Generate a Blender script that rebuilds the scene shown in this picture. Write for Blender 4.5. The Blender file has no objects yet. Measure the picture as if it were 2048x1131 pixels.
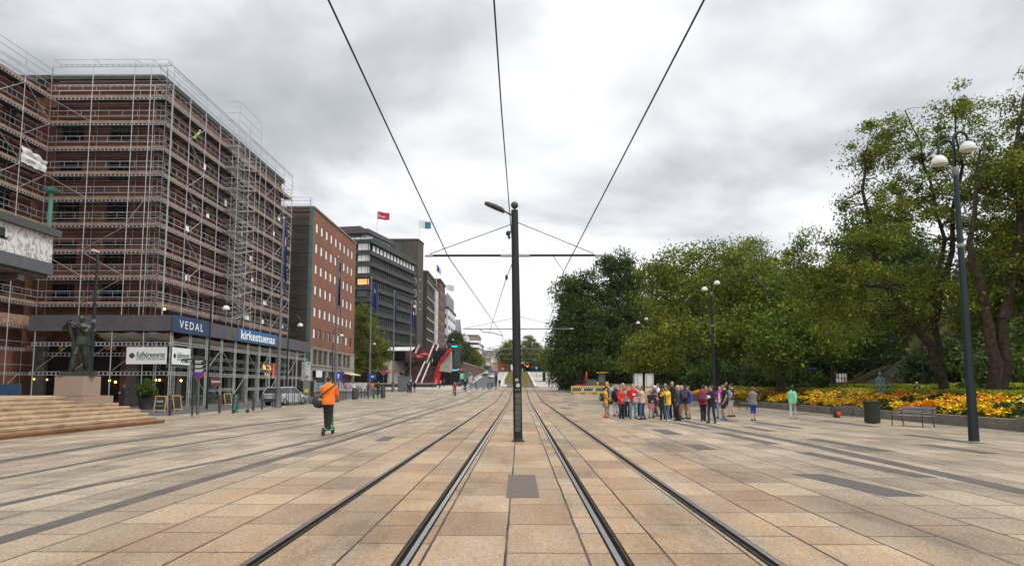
import bpy, math, random
import numpy as np
from mathutils import Vector, Matrix, noise
R = math.radians
rng = random.Random(7)
scene = bpy.context.scene
COL = scene.collection

# ------------------------------------------------------------------ camera
FPX, CAMZ = 1400.0, 1.67
PITCH = math.atan(140 / FPX); CY = 630.0          # principal point a little below the middle (lens shift)
YAW = math.atan(16 / (FPX / math.cos(PITCH)))
cam_d = bpy.data.cameras.new("camera"); cam = bpy.data.objects.new("camera", cam_d); COL.objects.link(cam)
cam.location = (0, 0, CAMZ); cam.rotation_euler = (R(90) + PITCH, 0, YAW)
cam_d.sensor_width = 36; cam_d.lens = FPX / 2048 * 36; cam_d.shift_y = (CY - 565) / 2048; cam_d.clip_start = .1; cam_d.clip_end = 9000
scene.camera = cam

# ------------------------------------------------------------------ world: overcast sky
SUN_EL, SUN_AZ = R(52), R(115)          # azimuth clockwise from +Y
world = bpy.data.worlds.new("World"); scene.world = world; world.use_nodes = True
nt = world.node_tree; N, L = nt.nodes, nt.links
N.clear()
def nd(tree, typ, **kw):
    n = tree.nodes.new(typ)
    for k, v in kw.items():
        if k.startswith("i_"): n.inputs[k[2:].replace("_", " ")].default_value = v
        elif k.startswith("n_"): n.inputs[int(k[2:])].default_value = v
        else: setattr(n, k, v)
    return n
def ramp(tree, stops, interp="LINEAR"):
    r = tree.nodes.new("ShaderNodeValToRGB"); r.color_ramp.interpolation = interp
    e = r.color_ramp.elements
    while len(e) < len(stops): e.new(.5)
    for q, (p, c) in zip(e, stops): q.position = p; q.color = (*c, 1) if len(c) == 3 else c
    return r
tc = nd(nt, "ShaderNodeTexCoord")
sep = nd(nt, "ShaderNodeSeparateXYZ"); L.new(tc.outputs["Generated"], sep.inputs[0])
zc = nd(nt, "ShaderNodeMath", operation="MAXIMUM", n_1=0.0); L.new(sep.outputs[2], zc.inputs[0])
za = nd(nt, "ShaderNodeMath", operation="ADD", n_1=.17); L.new(zc.outputs[0], za.inputs[0])
dx = nd(nt, "ShaderNodeMath", operation="DIVIDE"); L.new(sep.outputs[0], dx.inputs[0]); L.new(za.outputs[0], dx.inputs[1])
dy = nd(nt, "ShaderNodeMath", operation="DIVIDE"); L.new(sep.outputs[1], dy.inputs[0]); L.new(za.outputs[0], dy.inputs[1])
cmb = nd(nt, "ShaderNodeCombineXYZ"); L.new(dx.outputs[0], cmb.inputs[0]); L.new(dy.outputs[0], cmb.inputs[1])
n1 = nd(nt, "ShaderNodeTexNoise", i_Scale=.95, i_Detail=9.0, i_Roughness=.55, i_Distortion=.25); L.new(cmb.outputs[0], n1.inputs["Vector"])
mpw = nd(nt, "ShaderNodeMapping"); mpw.inputs["Location"].default_value = (3.1, 1.7, .4); mpw.inputs["Scale"].default_value = (.8, 1.3, 1)
L.new(cmb.outputs[0], mpw.inputs[0])
n2 = nd(nt, "ShaderNodeTexNoise", i_Scale=.42, i_Detail=4.0, i_Roughness=.5, i_Distortion=.2); L.new(mpw.outputs[0], n2.inputs["Vector"])
mxn = nd(nt, "ShaderNodeMath", operation="MULTIPLY_ADD", n_1=.5); L.new(n2.outputs[0], mxn.inputs[0])
half = nd(nt, "ShaderNodeMath", operation="MULTIPLY", n_1=.5); L.new(n1.outputs[0], half.inputs[0]); L.new(half.outputs[0], mxn.inputs[2])
cr = ramp(nt, [(.36, (.34, .355, .385)), (.43, (.53, .55, .58)), (.482, (.78, .79, .81)), (.535, (1.0, 1.0, 1.0))])
L.new(mxn.outputs[0], cr.inputs[0])
# an overcast sky is up to three times brighter overhead than at the horizon
g1 = nd(nt, "ShaderNodeMapRange", n_1=.38, n_2=.95, n_3=1.0, n_4=2.2, interpolation_type="SMOOTHSTEP"); L.new(sep.outputs[2], g1.inputs[0])
sc = nd(nt, "ShaderNodeVectorMath", operation="SCALE"); L.new(cr.outputs[0], sc.inputs[0]); L.new(g1.outputs[0], sc.inputs["Scale"])
# a pale even band near the horizon
hz = nd(nt, "ShaderNodeMapRange", n_1=0.0, n_2=.22, n_3=.62, n_4=0.0); L.new(sep.outputs[2], hz.inputs[0])
mh = nd(nt, "ShaderNodeMix", data_type="RGBA"); L.new(hz.outputs[0], mh.inputs[0]); L.new(sc.outputs[0], mh.inputs[6]); mh.inputs[7].default_value = (.84, .86, .88, 1)
s10 = nd(nt, "ShaderNodeVectorMath", operation="SCALE"); s10.inputs["Scale"].default_value = 9.6; L.new(mh.outputs[2], s10.inputs[0])
sky = nd(nt, "ShaderNodeTexSky"); sky.sky_type = "NISHITA"; sky.sun_disc = False; sky.sun_elevation = SUN_EL; sky.sun_rotation = SUN_AZ
sky.air_density = 1.0; sky.dust_density = 2.0
mx = nd(nt, "ShaderNodeMix", data_type="RGBA"); mx.inputs[0].default_value = .95
L.new(sky.outputs[0], mx.inputs[6]); L.new(s10.outputs[0], mx.inputs[7])
bg = nd(nt, "ShaderNodeBackground"); bg.inputs[1].default_value = .1; L.new(mx.outputs[2], bg.inputs[0])
wo = nd(nt, "ShaderNodeOutputWorld"); L.new(bg.outputs[0], wo.inputs[0])

sun_d = bpy.data.lights.new("sun", "SUN"); sun = bpy.data.objects.new("sun", sun_d); COL.objects.link(sun)
sun_d.energy = 1.5; sun_d.angle = R(10); sun_d.color = (1, .95, .88)
sd = Vector((math.sin(SUN_AZ) * math.cos(SUN_EL), math.cos(SUN_AZ) * math.cos(SUN_EL), math.sin(SUN_EL)))
sun.rotation_euler = (-sd).to_track_quat("-Z", "Y").to_euler(); sun.location = sd * 60
scene.view_settings.view_transform = "Standard"; scene.view_settings.look = "None"
scene.view_settings.exposure = 0.32; scene.view_settings.gamma = 1; scene.view_settings.use_curve_mapping = False
scene.render.engine = "CYCLES"
scene.cycles.max_bounces = 6; scene.cycles.transparent_max_bounces = 8; scene.cycles.use_denoising = True; scene.cycles.denoising_prefilter = "ACCURATE"

# ------------------------------------------------------------------ picture <-> world helpers (measuring the photograph)
_f = Vector((-math.sin(YAW) * math.cos(PITCH), math.cos(YAW) * math.cos(PITCH), math.sin(PITCH)))
_r = Vector((math.cos(YAW), math.sin(YAW), 0)); _u = _r.cross(_f)
EL = [(-60, 0), (70, 0), (85, .25), (100, .7), (130, 1.2), (169, 1.4), (340, 8.5), (450, 12), (900, 20), (4200, 20)]
def elev(Y): return float(np.interp(Y, [a for a, b in EL], [b for a, b in EL]))
def ray(x, y): return _r * ((x - 1024) / FPX) + _u * ((CY - y) / FPX) + _f
def P(x, y, Y):
    d = ray(x, y); q = d * (Y / d.y); q.z += CAMZ; return q
def PX(x, y, X):
    d = ray(x, y); q = d * (X / d.x); q.z += CAMZ; return q
def G(x, y):
    d = ray(x, y); Y = 2.0
    while Y < 900 and CAMZ + d.z * Y / d.y > elev(Y): Y += .05
    q = d * (Y / d.y); q.z = elev(q.y); return q

# ------------------------------------------------------------------ materials
MATS = {}
def M(name, col, rough=.75, metal=0., var=.18, scale=2.5, bump=0., bscale=None, spec=.5, emit=0., detail=4., coords="Object"):
    if name in MATS: return MATS[name]
    m = bpy.data.materials.new(name); m.use_nodes = True; t = m.node_tree
    b = t.nodes["Principled BSDF"]; b.inputs["Roughness"].default_value = rough; b.inputs["Metallic"].default_value = metal
    b.inputs["Specular IOR Level"].default_value = spec
    if emit:
        b.inputs["Emission Color"].default_value = (*col, 1); b.inputs["Emission Strength"].default_value = emit
    co = nd(t, "ShaderNodeTexCoord"); n = nd(t, "ShaderNodeTexNoise", i_Scale=scale, i_Detail=detail, i_Roughness=.6)
    t.links.new(co.outputs[coords], n.inputs["Vector"])
    r = ramp(t, [(.3, tuple(c * (1 - var) for c in col)), (.7, tuple(min(1, c * (1 + var)) for c in col))])
    t.links.new(n.outputs[0], r.inputs[0]); t.links.new(r.outputs[0], b.inputs["Base Color"])
    if bump:
        n2_ = nd(t, "ShaderNodeTexNoise", i_Scale=bscale or scale * 8, i_Detail=3.); t.links.new(co.outputs[coords], n2_.inputs["Vector"])
        bp = nd(t, "ShaderNodeBump", i_Strength=bump, i_Distance=.03); t.links.new(n2_.outputs[0], bp.inputs["Height"]); t.links.new(bp.outputs[0], b.inputs["Normal"])
    MATS[name] = m; return m
def facade_uv(t):
    """wall coordinates: horizontal run along the wall, height"""
    g = nd(t, "ShaderNodeNewGeometry"); s = nd(t, "ShaderNodeSeparateXYZ"); t.links.new(g.outputs["Position"], s.inputs[0])
    sn = nd(t, "ShaderNodeSeparateXYZ"); t.links.new(g.outputs["True Normal"], sn.inputs[0])
    ab = nd(t, "ShaderNodeMath", operation="ABSOLUTE"); t.links.new(sn.outputs[0], ab.inputs[0])
    gt = nd(t, "ShaderNodeMath", operation="GREATER_THAN", n_1=.6); t.links.new(ab.outputs[0], gt.inputs[0])
    mxx = nd(t, "ShaderNodeMix", data_type="FLOAT"); t.links.new(gt.outputs[0], mxx.inputs[0]); t.links.new(s.outputs[0], mxx.inputs[2]); t.links.new(s.outputs[1], mxx.inputs[3])
    c = nd(t, "ShaderNodeCombineXYZ"); t.links.new(mxx.outputs[0], c.inputs[0]); t.links.new(s.outputs[2], c.inputs[1])
    return c.outputs[0], g.outputs["Position"]
def brick_mat(name, c1, c2, mortar, w=.26, h=.085, ms=.012, rough=.85, bump=.4, var=.3, offset=.5):
    if name in MATS: return MATS[name]
    m = bpy.data.materials.new(name); m.use_nodes = True; t = m.node_tree; b = t.nodes["Principled BSDF"]; b.inputs["Roughness"].default_value = rough
    uv, pos = facade_uv(t)
    br = nd(t, "ShaderNodeTexBrick", offset=offset); br.inputs["Color1"].default_value = (*c1, 1); br.inputs["Color2"].default_value = (*c2, 1); br.inputs["Mortar"].default_value = (*mortar, 1)
    br.inputs["Scale"].default_value = 1; br.inputs["Mortar Size"].default_value = ms; br.inputs["Brick Width"].default_value = w; br.inputs["Row Height"].default_value = h
    t.links.new(uv, br.inputs["Vector"])
    n = nd(t, "ShaderNodeTexNoise", i_Scale=.35, i_Detail=6., i_Roughness=.65); t.links.new(pos, n.inputs["Vector"])
    r = ramp(t, [(.3, (1 - var,) * 3), (.7, (1 + var * .4,) * 3)]); t.links.new(n.outputs[0], r.inputs[0])
    mm = nd(t, "ShaderNodeMix", data_type="RGBA", blend_type="MULTIPLY"); mm.inputs[0].default_value = 1
    t.links.new(br.outputs[0], mm.inputs[6]); t.links.new(r.outputs[0], mm.inputs[7]); t.links.new(mm.outputs[2], b.inputs["Base Color"])
    bp = nd(t, "ShaderNodeBump", i_Strength=bump, i_Distance=.01, invert=True); t.links.new(br.outputs[1], bp.inputs["Height"]); t.links.new(bp.outputs[0], b.inputs["Normal"])
    MATS[name] = m; return m
def leaf_mat(name, dark, mid, light, trans=.3):
    if name in MATS: return MATS[name]
    m = bpy.data.materials.new(name); m.use_nodes = True; t = m.node_tree; t.nodes.clear()
    g = nd(t, "ShaderNodeNewGeometry"); r = ramp(t, [(0, dark), (.45, mid), (.82, mid), (1, light)]); t.links.new(g.outputs["Random Per Island"], r.inputs[0])
    n = nd(t, "ShaderNodeTexNoise", i_Scale=.45, i_Detail=3.); t.links.new(g.outputs["Position"], n.inputs["Vector"])
    r2 = ramp(t, [(.33, (.62, .66, .7)), (.67, (1.35, 1.25, 1.0))]); t.links.new(n.outputs[0], r2.inputs[0])
    mm = nd(t, "ShaderNodeMix", data_type="RGBA", blend_type="MULTIPLY"); mm.inputs[0].default_value = 1; t.links.new(r.outputs[0], mm.inputs[6]); t.links.new(r2.outputs[0], mm.inputs[7])
    d = nd(t, "ShaderNodeBsdfPrincipled"); d.inputs["Roughness"].default_value = .5; d.inputs["Specular IOR Level"].default_value = .14; t.links.new(mm.outputs[2], d.inputs["Base Color"])
    tr = nd(t, "ShaderNodeBsdfTranslucent"); t.links.new(mm.outputs[2], tr.inputs[0])
    ms = nd(t, "ShaderNodeMixShader"); ms.inputs[0].default_value = trans; t.links.new(d.outputs[0], ms.inputs[1]); t.links.new(tr.outputs[0], ms.inputs[2])
    o = nd(t, "ShaderNodeOutputMaterial"); t.links.new(ms.outputs[0], o.inputs[0])
    MATS[name] = m; return m

# ------------------------------------------------------------------ mesh builder and scene tree
LOC = {}
class MB:
    def __init__(s): s.v = []; s.f = []; s.mi = []
    def add(s, vs, fs, mi=0):
        o = len(s.v); s.v.extend([tuple(p) for p in vs]); s.f.extend([tuple(i + o for i in f) for f in fs]); s.mi.extend([mi] * len(fs)); return s
    def box(s, x0, x1, y0, y1, z0, z1, mi=0):
        return s.add([(x0, y0, z0), (x1, y0, z0), (x1, y1, z0), (x0, y1, z0), (x0, y0, z1), (x1, y0, z1), (x1, y1, z1), (x0, y1, z1)],
                     [(0, 3, 2, 1), (4, 5, 6, 7), (0, 1, 5, 4), (1, 2, 6, 5), (2, 3, 7, 6), (3, 0, 4, 7)], mi)
    def obox(s, c, dx, dy, dz, mat=None, mi=0):
        m = mat or Matrix.Identity(3); vs = []
        for z in (-.5, .5):
            for a, b in ((-.5, -.5), (.5, -.5), (.5, .5), (-.5, .5)): vs.append(Vector(c) + m @ Vector((a * dx, b * dy, z * dz)))
        return s.add(vs, [(0, 3, 2, 1), (4, 5, 6, 7), (0, 1, 5, 4), (1, 2, 6, 5), (2, 3, 7, 6), (3, 0, 4, 7)], mi)
    def quad(s, a, b, c, d, mi=0): return s.add([a, b, c, d], [(0, 1, 2, 3)], mi)
    def prism(s, poly, z0, z1, mi=0):
        n = len(poly); a = sum(poly[i][0] * poly[(i + 1) % n][1] - poly[(i + 1) % n][0] * poly[i][1] for i in range(n))
        if a < 0: poly = poly[::-1]
        return s.add([(p[0], p[1], z0) for p in poly] + [(p[0], p[1], z1) for p in poly],
                     [tuple(range(n - 1, -1, -1)), tuple(range(n, 2 * n))] + [(i, (i + 1) % n, n + (i + 1) % n, n + i) for i in range(n)], mi)
    def extr(s, poly3, vec, mi=0):
        n = len(poly3); vec = Vector(vec); p = [Vector(q) for q in poly3]
        return s.add(p + [q + vec for q in p], [tuple(range(n)), tuple(range(2 * n - 1, n - 1, -1))] + [(i, n + i, n + (i + 1) % n, (i + 1) % n) for i in range(n)], mi)
    def path(s, pts, rad, n=6, mi=0, caps=True, sq=1.0):
        pts = [Vector(p) for p in pts]; k = len(pts)
        if not hasattr(rad, "__len__"): rad = [rad] * k
        vs = []; prev = None
        for i in range(k):
            t = (pts[min(i + 1, k - 1)] - pts[max(i - 1, 0)]); t = t.normalized() if t.length > 1e-9 else Vector((0, 0, 1))
            if prev is None:
                a = Vector((0, 0, 1)) if abs(t.z) < .9 else Vector((0, 1, 0)); x = a.cross(t).normalized()
            else: x = (prev - t * prev.dot(t)).normalized()
            prev = x; y = t.cross(x)
            for j in range(n):
                q = 2 * math.pi * (j + .5) / n; vs.append(pts[i] + x * math.cos(q) * rad[i] + y * math.sin(q) * rad[i] * sq)
        fs = [(i * n + j, i * n + (j + 1) % n, (i + 1) * n + (j + 1) % n, (i + 1) * n + j) for i in range(k - 1) for j in range(n)]
        if caps: fs += [tuple(range(n - 1, -1, -1)), tuple(range((k - 1) * n, k * n))]
        return s.add(vs, fs, mi)
    def tube(s, a, b, r0, r1=None, n=6, mi=0): return s.path([a, b], [r0, r0 if r1 is None else r1], n, mi)
    def rings(s, rg, mi=0, n=10):
        """rg: (centre, x-vector, y-vector) elliptic rings, capped"""
        vs = []
        for c, x, y in rg:
            for j in range(n): q = 2 * math.pi * j / n; vs.append(Vector(c) + Vector(x) * math.cos(q) + Vector(y) * math.sin(q))
        k = len(rg)
        fs = [(i * n + j, i * n + (j + 1) % n, (i + 1) * n + (j + 1) % n, (i + 1) * n + j) for i in range(k - 1) for j in range(n)]
        return s.add(vs, fs + [tuple(range(n - 1, -1, -1)), tuple(range((k - 1) * n, k * n))], mi)
    def lathe(s, prof, c=(0, 0, 0), n=12, mi=0):
        return s.rings([((c[0], c[1], c[2] + z), (r, 0, 0), (0, r, 0)) for r, z in prof], mi, n)
    def ball(s, c, rx, ry=None, rz=None, n=10, k=6, mi=0):
        ry = rx if ry is None else ry; rz = rx if rz is None else rz
        return s.rings([((c[0], c[1], c[2] + rz * math.sin(a)), (rx * math.cos(a), 0, 0), (0, ry * math.cos(a), 0)) for a in [(-.97 + 1.94 * i / k) * math.pi / 2 for i in range(k + 1)]], mi, n)
    def xf(s, m): s.v = [tuple(m @ Vector(p)) for p in s.v]; return s
    def mesh(s, name, mats, smooth=False):
        me = bpy.data.meshes.new(name); me.from_pydata(s.v, [], s.f)
        for m in (mats if isinstance(mats, (list, tuple)) else [mats]): me.materials.append(m)
        if any(s.mi): me.polygons.foreach_set("material_index", s.mi)
        if smooth: me.shade_smooth(); me.set_sharp_from_angle(angle=R(42))
        me.update(); return me
    def build(s, name, mats, parent=None, smooth=False, world=False, loc=None, rotz=0.):
        o = bpy.data.objects.new(name, s.mesh(name, mats, smooth)); return place(o, parent, world, loc, rotz)
def place(o, parent=None, world=False, loc=None, rotz=0.):
    COL.objects.link(o)
    if loc is not None: o.location = loc; o.rotation_euler.z = rotz
    if parent is not None:
        o.parent = parent
        if world: o.matrix_parent_inverse = LOC[parent.name].inverted()
    LOC[o.name] = (Matrix.Translation(o.location) @ Matrix.Rotation(o.rotation_euler.z, 4, "Z")) if parent is None else Matrix.Identity(4)
    return o
def tag(o, label=None, cat=None, group=None, kind=None):
    if label: o["label"] = label
    if cat: o["category"] = cat
    if group: o["group"] = group
    if kind: o["kind"] = kind
    return o
def thing(name, label, cat, loc=(0, 0, 0), rotz=0., group=None):
    o = bpy.data.objects.new(name, None); o.empty_display_size = .3; COL.objects.link(o); o.location = loc; o.rotation_euler.z = rotz
    LOC[o.name] = Matrix.Translation(Vector(loc)) @ Matrix.Rotation(rotz, 4, "Z")
    return tag(o, label, cat, group)
def struct(mb, name, mat, smooth=False): return tag(mb.build(name, mat, None, smooth), kind="structure")
def inst(name, me, parent, loc, rotz=0.):
    """another object on shared mesh data, in world coordinates, under parent"""
    o = bpy.data.objects.new(name, me); COL.objects.link(o); o.parent = parent
    o.matrix_parent_inverse = LOC[parent.name].inverted() if parent.name in LOC else Matrix.Identity(4)
    o.location = loc; o.rotation_euler.z = rotz; LOC[o.name] = Matrix.Translation(Vector(loc)) @ Matrix.Rotation(rotz, 4, "Z"); return o
def dup(root, loc, rotz=None, label=None, scale=None):
    def cp(o, parent):
        c = o.copy(); COL.objects.link(c)
        if parent is not None: c.parent = parent; c.matrix_parent_inverse = o.matrix_parent_inverse.copy()
        for ch in list(o.children): cp(ch, c)
        return c
    r = cp(root, None); r.location = loc
    if rotz is not None: r.rotation_euler.z = rotz
    if scale: r.scale = scale
    if label: r["label"] = label
    LOC[r.name] = Matrix.Translation(Vector(loc)) @ Matrix.Rotation(r.rotation_euler.z, 4, "Z"); return r
WORK = bpy.data.scenes.new("workbench")          # temporary scene for evaluating modifiers and lettering
def baked(o):
    WORK.collection.objects.link(o); vl = WORK.view_layers[0]; vl.update(); return bpy.data.meshes.new_from_object(o.evaluated_get(vl.depsgraph))
def text_obj(name, s, u, up, centre, height, width=None, mat=None, parent=None, bold=0., depth=.004, shear=0., space=1.):
    """lettering as a thin raised mesh; u = reading direction"""
    cu = bpy.data.curves.new("t", "FONT"); cu.body = s; cu.align_x = "CENTER"; cu.align_y = "CENTER"; cu.size = 1; cu.extrude = .002; cu.offset = bold; cu.shear = shear; cu.space_character = space; cu.resolution_u = 3
    t = bpy.data.objects.new("t", cu); me = baked(t); bpy.data.objects.remove(t); bpy.data.curves.remove(cu)
    n = len(me.vertices); co = np.empty(n * 3, np.float32); me.vertices.foreach_get("co", co); co = co.reshape(-1, 3)
    lo, hi = co.min(0), co.max(0); c = (lo + hi) / 2; sy = height / (hi[1] - lo[1]); sx = (width / (hi[0] - lo[0])) if width else sy
    u = Vector(u).normalized(); up = Vector(up).normalized(); nn = u.cross(up)
    q = np.outer((co[:, 0] - c[0]) * sx, u) + np.outer((co[:, 1] - c[1]) * sy, up) + np.outer(co[:, 2] / .002 * depth * .5 + depth, nn) + np.array(centre)
    me.vertices.foreach_set("co", q.astype(np.float32).ravel()); me.materials.clear(); me.materials.append(mat); me.update(); me.name = name
    o = bpy.data.objects.new(name, me); return place(o, parent, True) if parent else place(o)

# wall with recessed openings; u x z points outwards
def wall(mb, O, u, W, H, holes, depth=.2, mi=0, mr=None):
    O = Vector(O); u = Vector(u).normalized(); n = u.cross(Vector((0, 0, 1))); us = sorted({0, W, *[h[0] for h in holes], *[h[0] + h[2] for h in holes]}); zs = sorted({0, H, *[h[1] for h in holes], *[h[1] + h[3] for h in holes]})
    pt = lambda a, z, d=0: O + u * a + Vector((0, 0, z)) - n * d
    for i in range(len(us) - 1):
        for j in range(len(zs) - 1):
            a, z = (us[i] + us[i + 1]) / 2, (zs[j] + zs[j + 1]) / 2
            if any(h[0] < a < h[0] + h[2] and h[1] < z < h[1] + h[3] for h in holes): continue
            mb.quad(pt(us[i], zs[j]), pt(us[i + 1], zs[j]), pt(us[i + 1], zs[j + 1]), pt(us[i], zs[j + 1]), mi)
    for a, z, w, h in [q[:4] for q in holes]:
        m2 = mi if mr is None else mr
        mb.quad(pt(a, z), pt(a, z, depth), pt(a + w, z, depth), pt(a + w, z), m2); mb.quad(pt(a, z + h), pt(a + w, z + h), pt(a + w, z + h, depth), pt(a, z + h, depth), m2)
        mb.quad(pt(a, z), pt(a, z + h), pt(a, z + h, depth), pt(a, z, depth), m2); mb.quad(pt(a + w, z), pt(a + w, z, depth), pt(a + w, z + h, depth), pt(a + w, z + h), m2)
_wm = {}
def windows(parent, O, u, holes, depth, fm, pm, mull=1, fw=.06, name="window", pick=None, transom=None):
    """one window part per opening, its pane a sub-part"""
    O = Vector(O); u = Vector(u).normalized(); n = u.cross(Vector((0, 0, 1))); rz = math.atan2(u.y, u.x)
    for i, (a, z, w, h) in enumerate(holes):
        pmm = pick(i) if pick else pm
        key = (round(w, 3), round(h, 3), fm.name, mull, transom)
        if key not in _wm:
            b = MB(); t = .07
            b.box(0, fw, 0, t, 0, h).box(w - fw, w, 0, t, 0, h).box(fw, w - fw, 0, t, 0, fw).box(fw, w - fw, 0, t, h - fw, h)
            for k in range(1, mull + 1): x = w * k / (mull + 1); b.box(x - fw * .4, x + fw * .4, .004, t - .004, fw, h - fw)
            if transom: b.box(fw, w - fw, .008, t - .008, h * transom - .03, h * transom + .03)
            _wm[key] = b.mesh(name, fm)
        kp = (round(w, 3), round(h, 3), pmm.name)
        if kp not in _wm: _wm[kp] = MB().box(fw * .8, w - fw * .8, 0, .012, fw * .8, h - fw * .8).mesh("pane", pmm)
        p = O + u * a + Vector((0, 0, z)) - n * (depth - .07)
        o = inst(name, _wm[key], parent, p, rz)
        c = bpy.data.objects.new("pane", _wm[kp]); COL.objects.link(c); c.parent = o; c.location = (0, .035, 0)
# ================================================================== SETTING: ground sheets
YB = sorted({a for a, b in EL} | set(range(-60, 400, 20)) | {3000})
def sheet(name, prof, mat, dz=0., xdiv=1, kind="structure"):
    """strip of ground between x0(Y) and x1(Y); prof = [(Y, x0, x1), ...]; follows the terrain"""
    Ys = [p[0] for p in prof]; rows = sorted(set(Ys) | {y for y in YB if Ys[0] < y < Ys[-1]}); b = MB(); vs = []; fs = []
    for y in rows:
        x0 = np.interp(y, Ys, [p[1] for p in prof]); x1 = np.interp(y, Ys, [p[2] for p in prof])
        for k in range(xdiv + 1): vs.append((x0 + (x1 - x0) * k / xdiv, y, elev(y) + dz))
    for i in range(len(rows) - 1):
        for k in range(xdiv): a = i * (xdiv + 1) + k; fs.append((a, a + 1, a + xdiv + 2, a + xdiv + 1))
    b.add(vs, fs); return struct(b, name, mat)

def paving_mat():
    m = bpy.data.materials.new("granite_paving"); m.use_nodes = True; t = m.node_tree; l = t.links; b = t.nodes["Principled BSDF"]
    g = nd(t, "ShaderNodeNewGeometry"); s = nd(t, "ShaderNodeSeparateXYZ"); l.new(g.outputs["Position"], s.inputs[0])
    c = nd(t, "ShaderNodeCombineXYZ"); l.new(s.outputs[1], c.inputs[0])
    ox = nd(t, "ShaderNodeMath", operation="ADD", n_1=.53 + 90); l.new(s.outputs[0], ox.inputs[0]); l.new(ox.outputs[0], c.inputs[1])
    wn = nd(t, "ShaderNodeTexNoise", i_Scale=.9, i_Detail=2.); l.new(g.outputs["Position"], wn.inputs["Vector"])
    ws = nd(t, "ShaderNodeVectorMath", operation="MULTIPLY_ADD"); ws.inputs[1].default_value = (.03, .03, 0); l.new(wn.outputs["Color"], ws.inputs[0]); l.new(c.outputs[0], ws.inputs[2])
    br = nd(t, "ShaderNodeTexBrick", offset=.43, offset_frequency=2, squash=.66, squash_frequency=3)
    for k, v in (("Color1", (.228, .184, .137, 1)), ("Color2", (.345, .290, .218, 1)), ("Mortar", (.22, .175, .125, 1)), ("Scale", 1.), ("Mortar Size", .015), ("Mortar Smooth", .15), ("Bias", 0.), ("Brick Width", 1.45), ("Row Height", .80)): br.inputs[k].default_value = v
    l.new(ws.outputs[0], br.inputs["Vector"])
    # granite grain
    gr = nd(t, "ShaderNodeTexNoise", i_Scale=60., i_Detail=4., i_Roughness=.85); l.new(g.outputs["Position"], gr.inputs["Vector"])
    gr2 = ramp(t, [(.38, (.40, .385, .37)), (.5, (1, 1, 1)), (.62, (1.55, 1.52, 1.46))]); l.new(gr.outputs[0], gr2.inputs[0])
    m1 = nd(t, "ShaderNodeMix", data_type="RGBA", blend_type="MULTIPLY"); m1.inputs[0].default_value = 1; l.new(br.outputs[0], m1.inputs[6]); l.new(gr2.outputs[0], m1.inputs[7])
    # broad soiling, drawn out along the lines of travel
    mp = nd(t, "ShaderNodeMapping"); mp.inputs["Scale"].default_value = (1.1, .33, 1); l.new(g.outputs["Position"], mp.inputs[0])
    so = nd(t, "ShaderNodeTexNoise", i_Scale=.55, i_Detail=7., i_Roughness=.68); l.new(mp.outputs[0], so.inputs["Vector"])
    so2 = ramp(t, [(.32, (.50, .50, .52)), (.46, (.90, .90, .90)), (.66, (1.22, 1.19, 1.14))]); l.new(so.outputs[0], so2.inputs[0])
    m2 = nd(t, "ShaderNodeMix", data_type="RGBA", blend_type="MULTIPLY"); m2.inputs[0].default_value = 1; l.new(m1.outputs[2], m2.inputs[6]); l.new(so2.outputs[0], m2.inputs[7])
    # rust carried out from the rails
    ab = nd(t, "ShaderNodeMath", operation="ABSOLUTE"); l.new(s.outputs[0], ab.inputs[0])
    mr = nd(t, "ShaderNodeMapRange", n_1=1.8, n_2=7.0, n_3=1., n_4=0., interpolation_type="SMOOTHSTEP"); l.new(ab.outputs[0], mr.inputs[0])
    rn = nd(t, "ShaderNodeTexNoise", i_Scale=.9, i_Detail=6., i_Roughness=.7); l.new(mp.outputs[0], rn.inputs["Vector"])
    rr = nd(t, "ShaderNodeMapRange", n_1=.36, n_2=.66, n_3=.12, n_4=.95); l.new(rn.outputs[0], rr.inputs[0])
    rm = nd(t, "ShaderNodeMath", operation="MULTIPLY"); l.new(mr.outputs[0], rm.inputs[0]); l.new(rr.outputs[0], rm.inputs[1])
    m3 = nd(t, "ShaderNodeMix", data_type="RGBA", blend_type="MULTIPLY"); l.new(rm.outputs[0], m3.inputs[0]); l.new(m2.outputs[2], m3.inputs[6]); m3.inputs[7].default_value = (1.0, .72, .45, 1)
    # small dark spots (chewing gum, oil)
    vo = nd(t, "ShaderNodeTexVoronoi", i_Scale=1.3, i_Randomness=1.); l.new(g.outputs["Position"], vo.inputs["Vector"])
    vr = ramp(t, [(.02, (.45, .43, .42)), (.05, (1, 1, 1))]); l.new(vo.outputs["Distance"], vr.inputs[0])
    m4 = nd(t, "ShaderNodeMix", data_type="RGBA", blend_type="MULTIPLY"); m4.inputs[0].default_value = 1; l.new(m3.outputs[2], m4.inputs[6]); l.new(vr.outputs[0], m4.inputs[7])
    # joints: open and dark in some runs, filled and pale in others
    jn = nd(t, "ShaderNodeTexNoise", i_Scale=.55, i_Detail=3.); l.new(g.outputs["Position"], jn.inputs["Vector"]); jr = nd(t, "ShaderNodeMapRange", n_1=.36, n_2=.56, n_3=.6, n_4=1.); l.new(jn.outputs[0], jr.inputs[0])
    jm = nd(t, "ShaderNodeMath", operation="MULTIPLY"); l.new(jr.outputs[0], jm.inputs[0]); l.new(br.outputs[1], jm.inputs[1])
    m5 = nd(t, "ShaderNodeMix", data_type="RGBA"); l.new(jm.outputs[0], m5.inputs[0]); l.new(m4.outputs[2], m5.inputs[6]); m5.inputs[7].default_value = (.018, .014, .010, 1)
    # mottling inside the slabs
    mo = nd(t, "ShaderNodeTexNoise", i_Scale=17., i_Detail=6., i_Roughness=.85); l.new(g.outputs["Position"], mo.inputs["Vector"]); mo2 = ramp(t, [(.39, (.68, .66, .64)), (.5, (1, 1, 1)), (.61, (1.24, 1.22, 1.2))]); l.new(mo.outputs[0], mo2.inputs[0])
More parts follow.
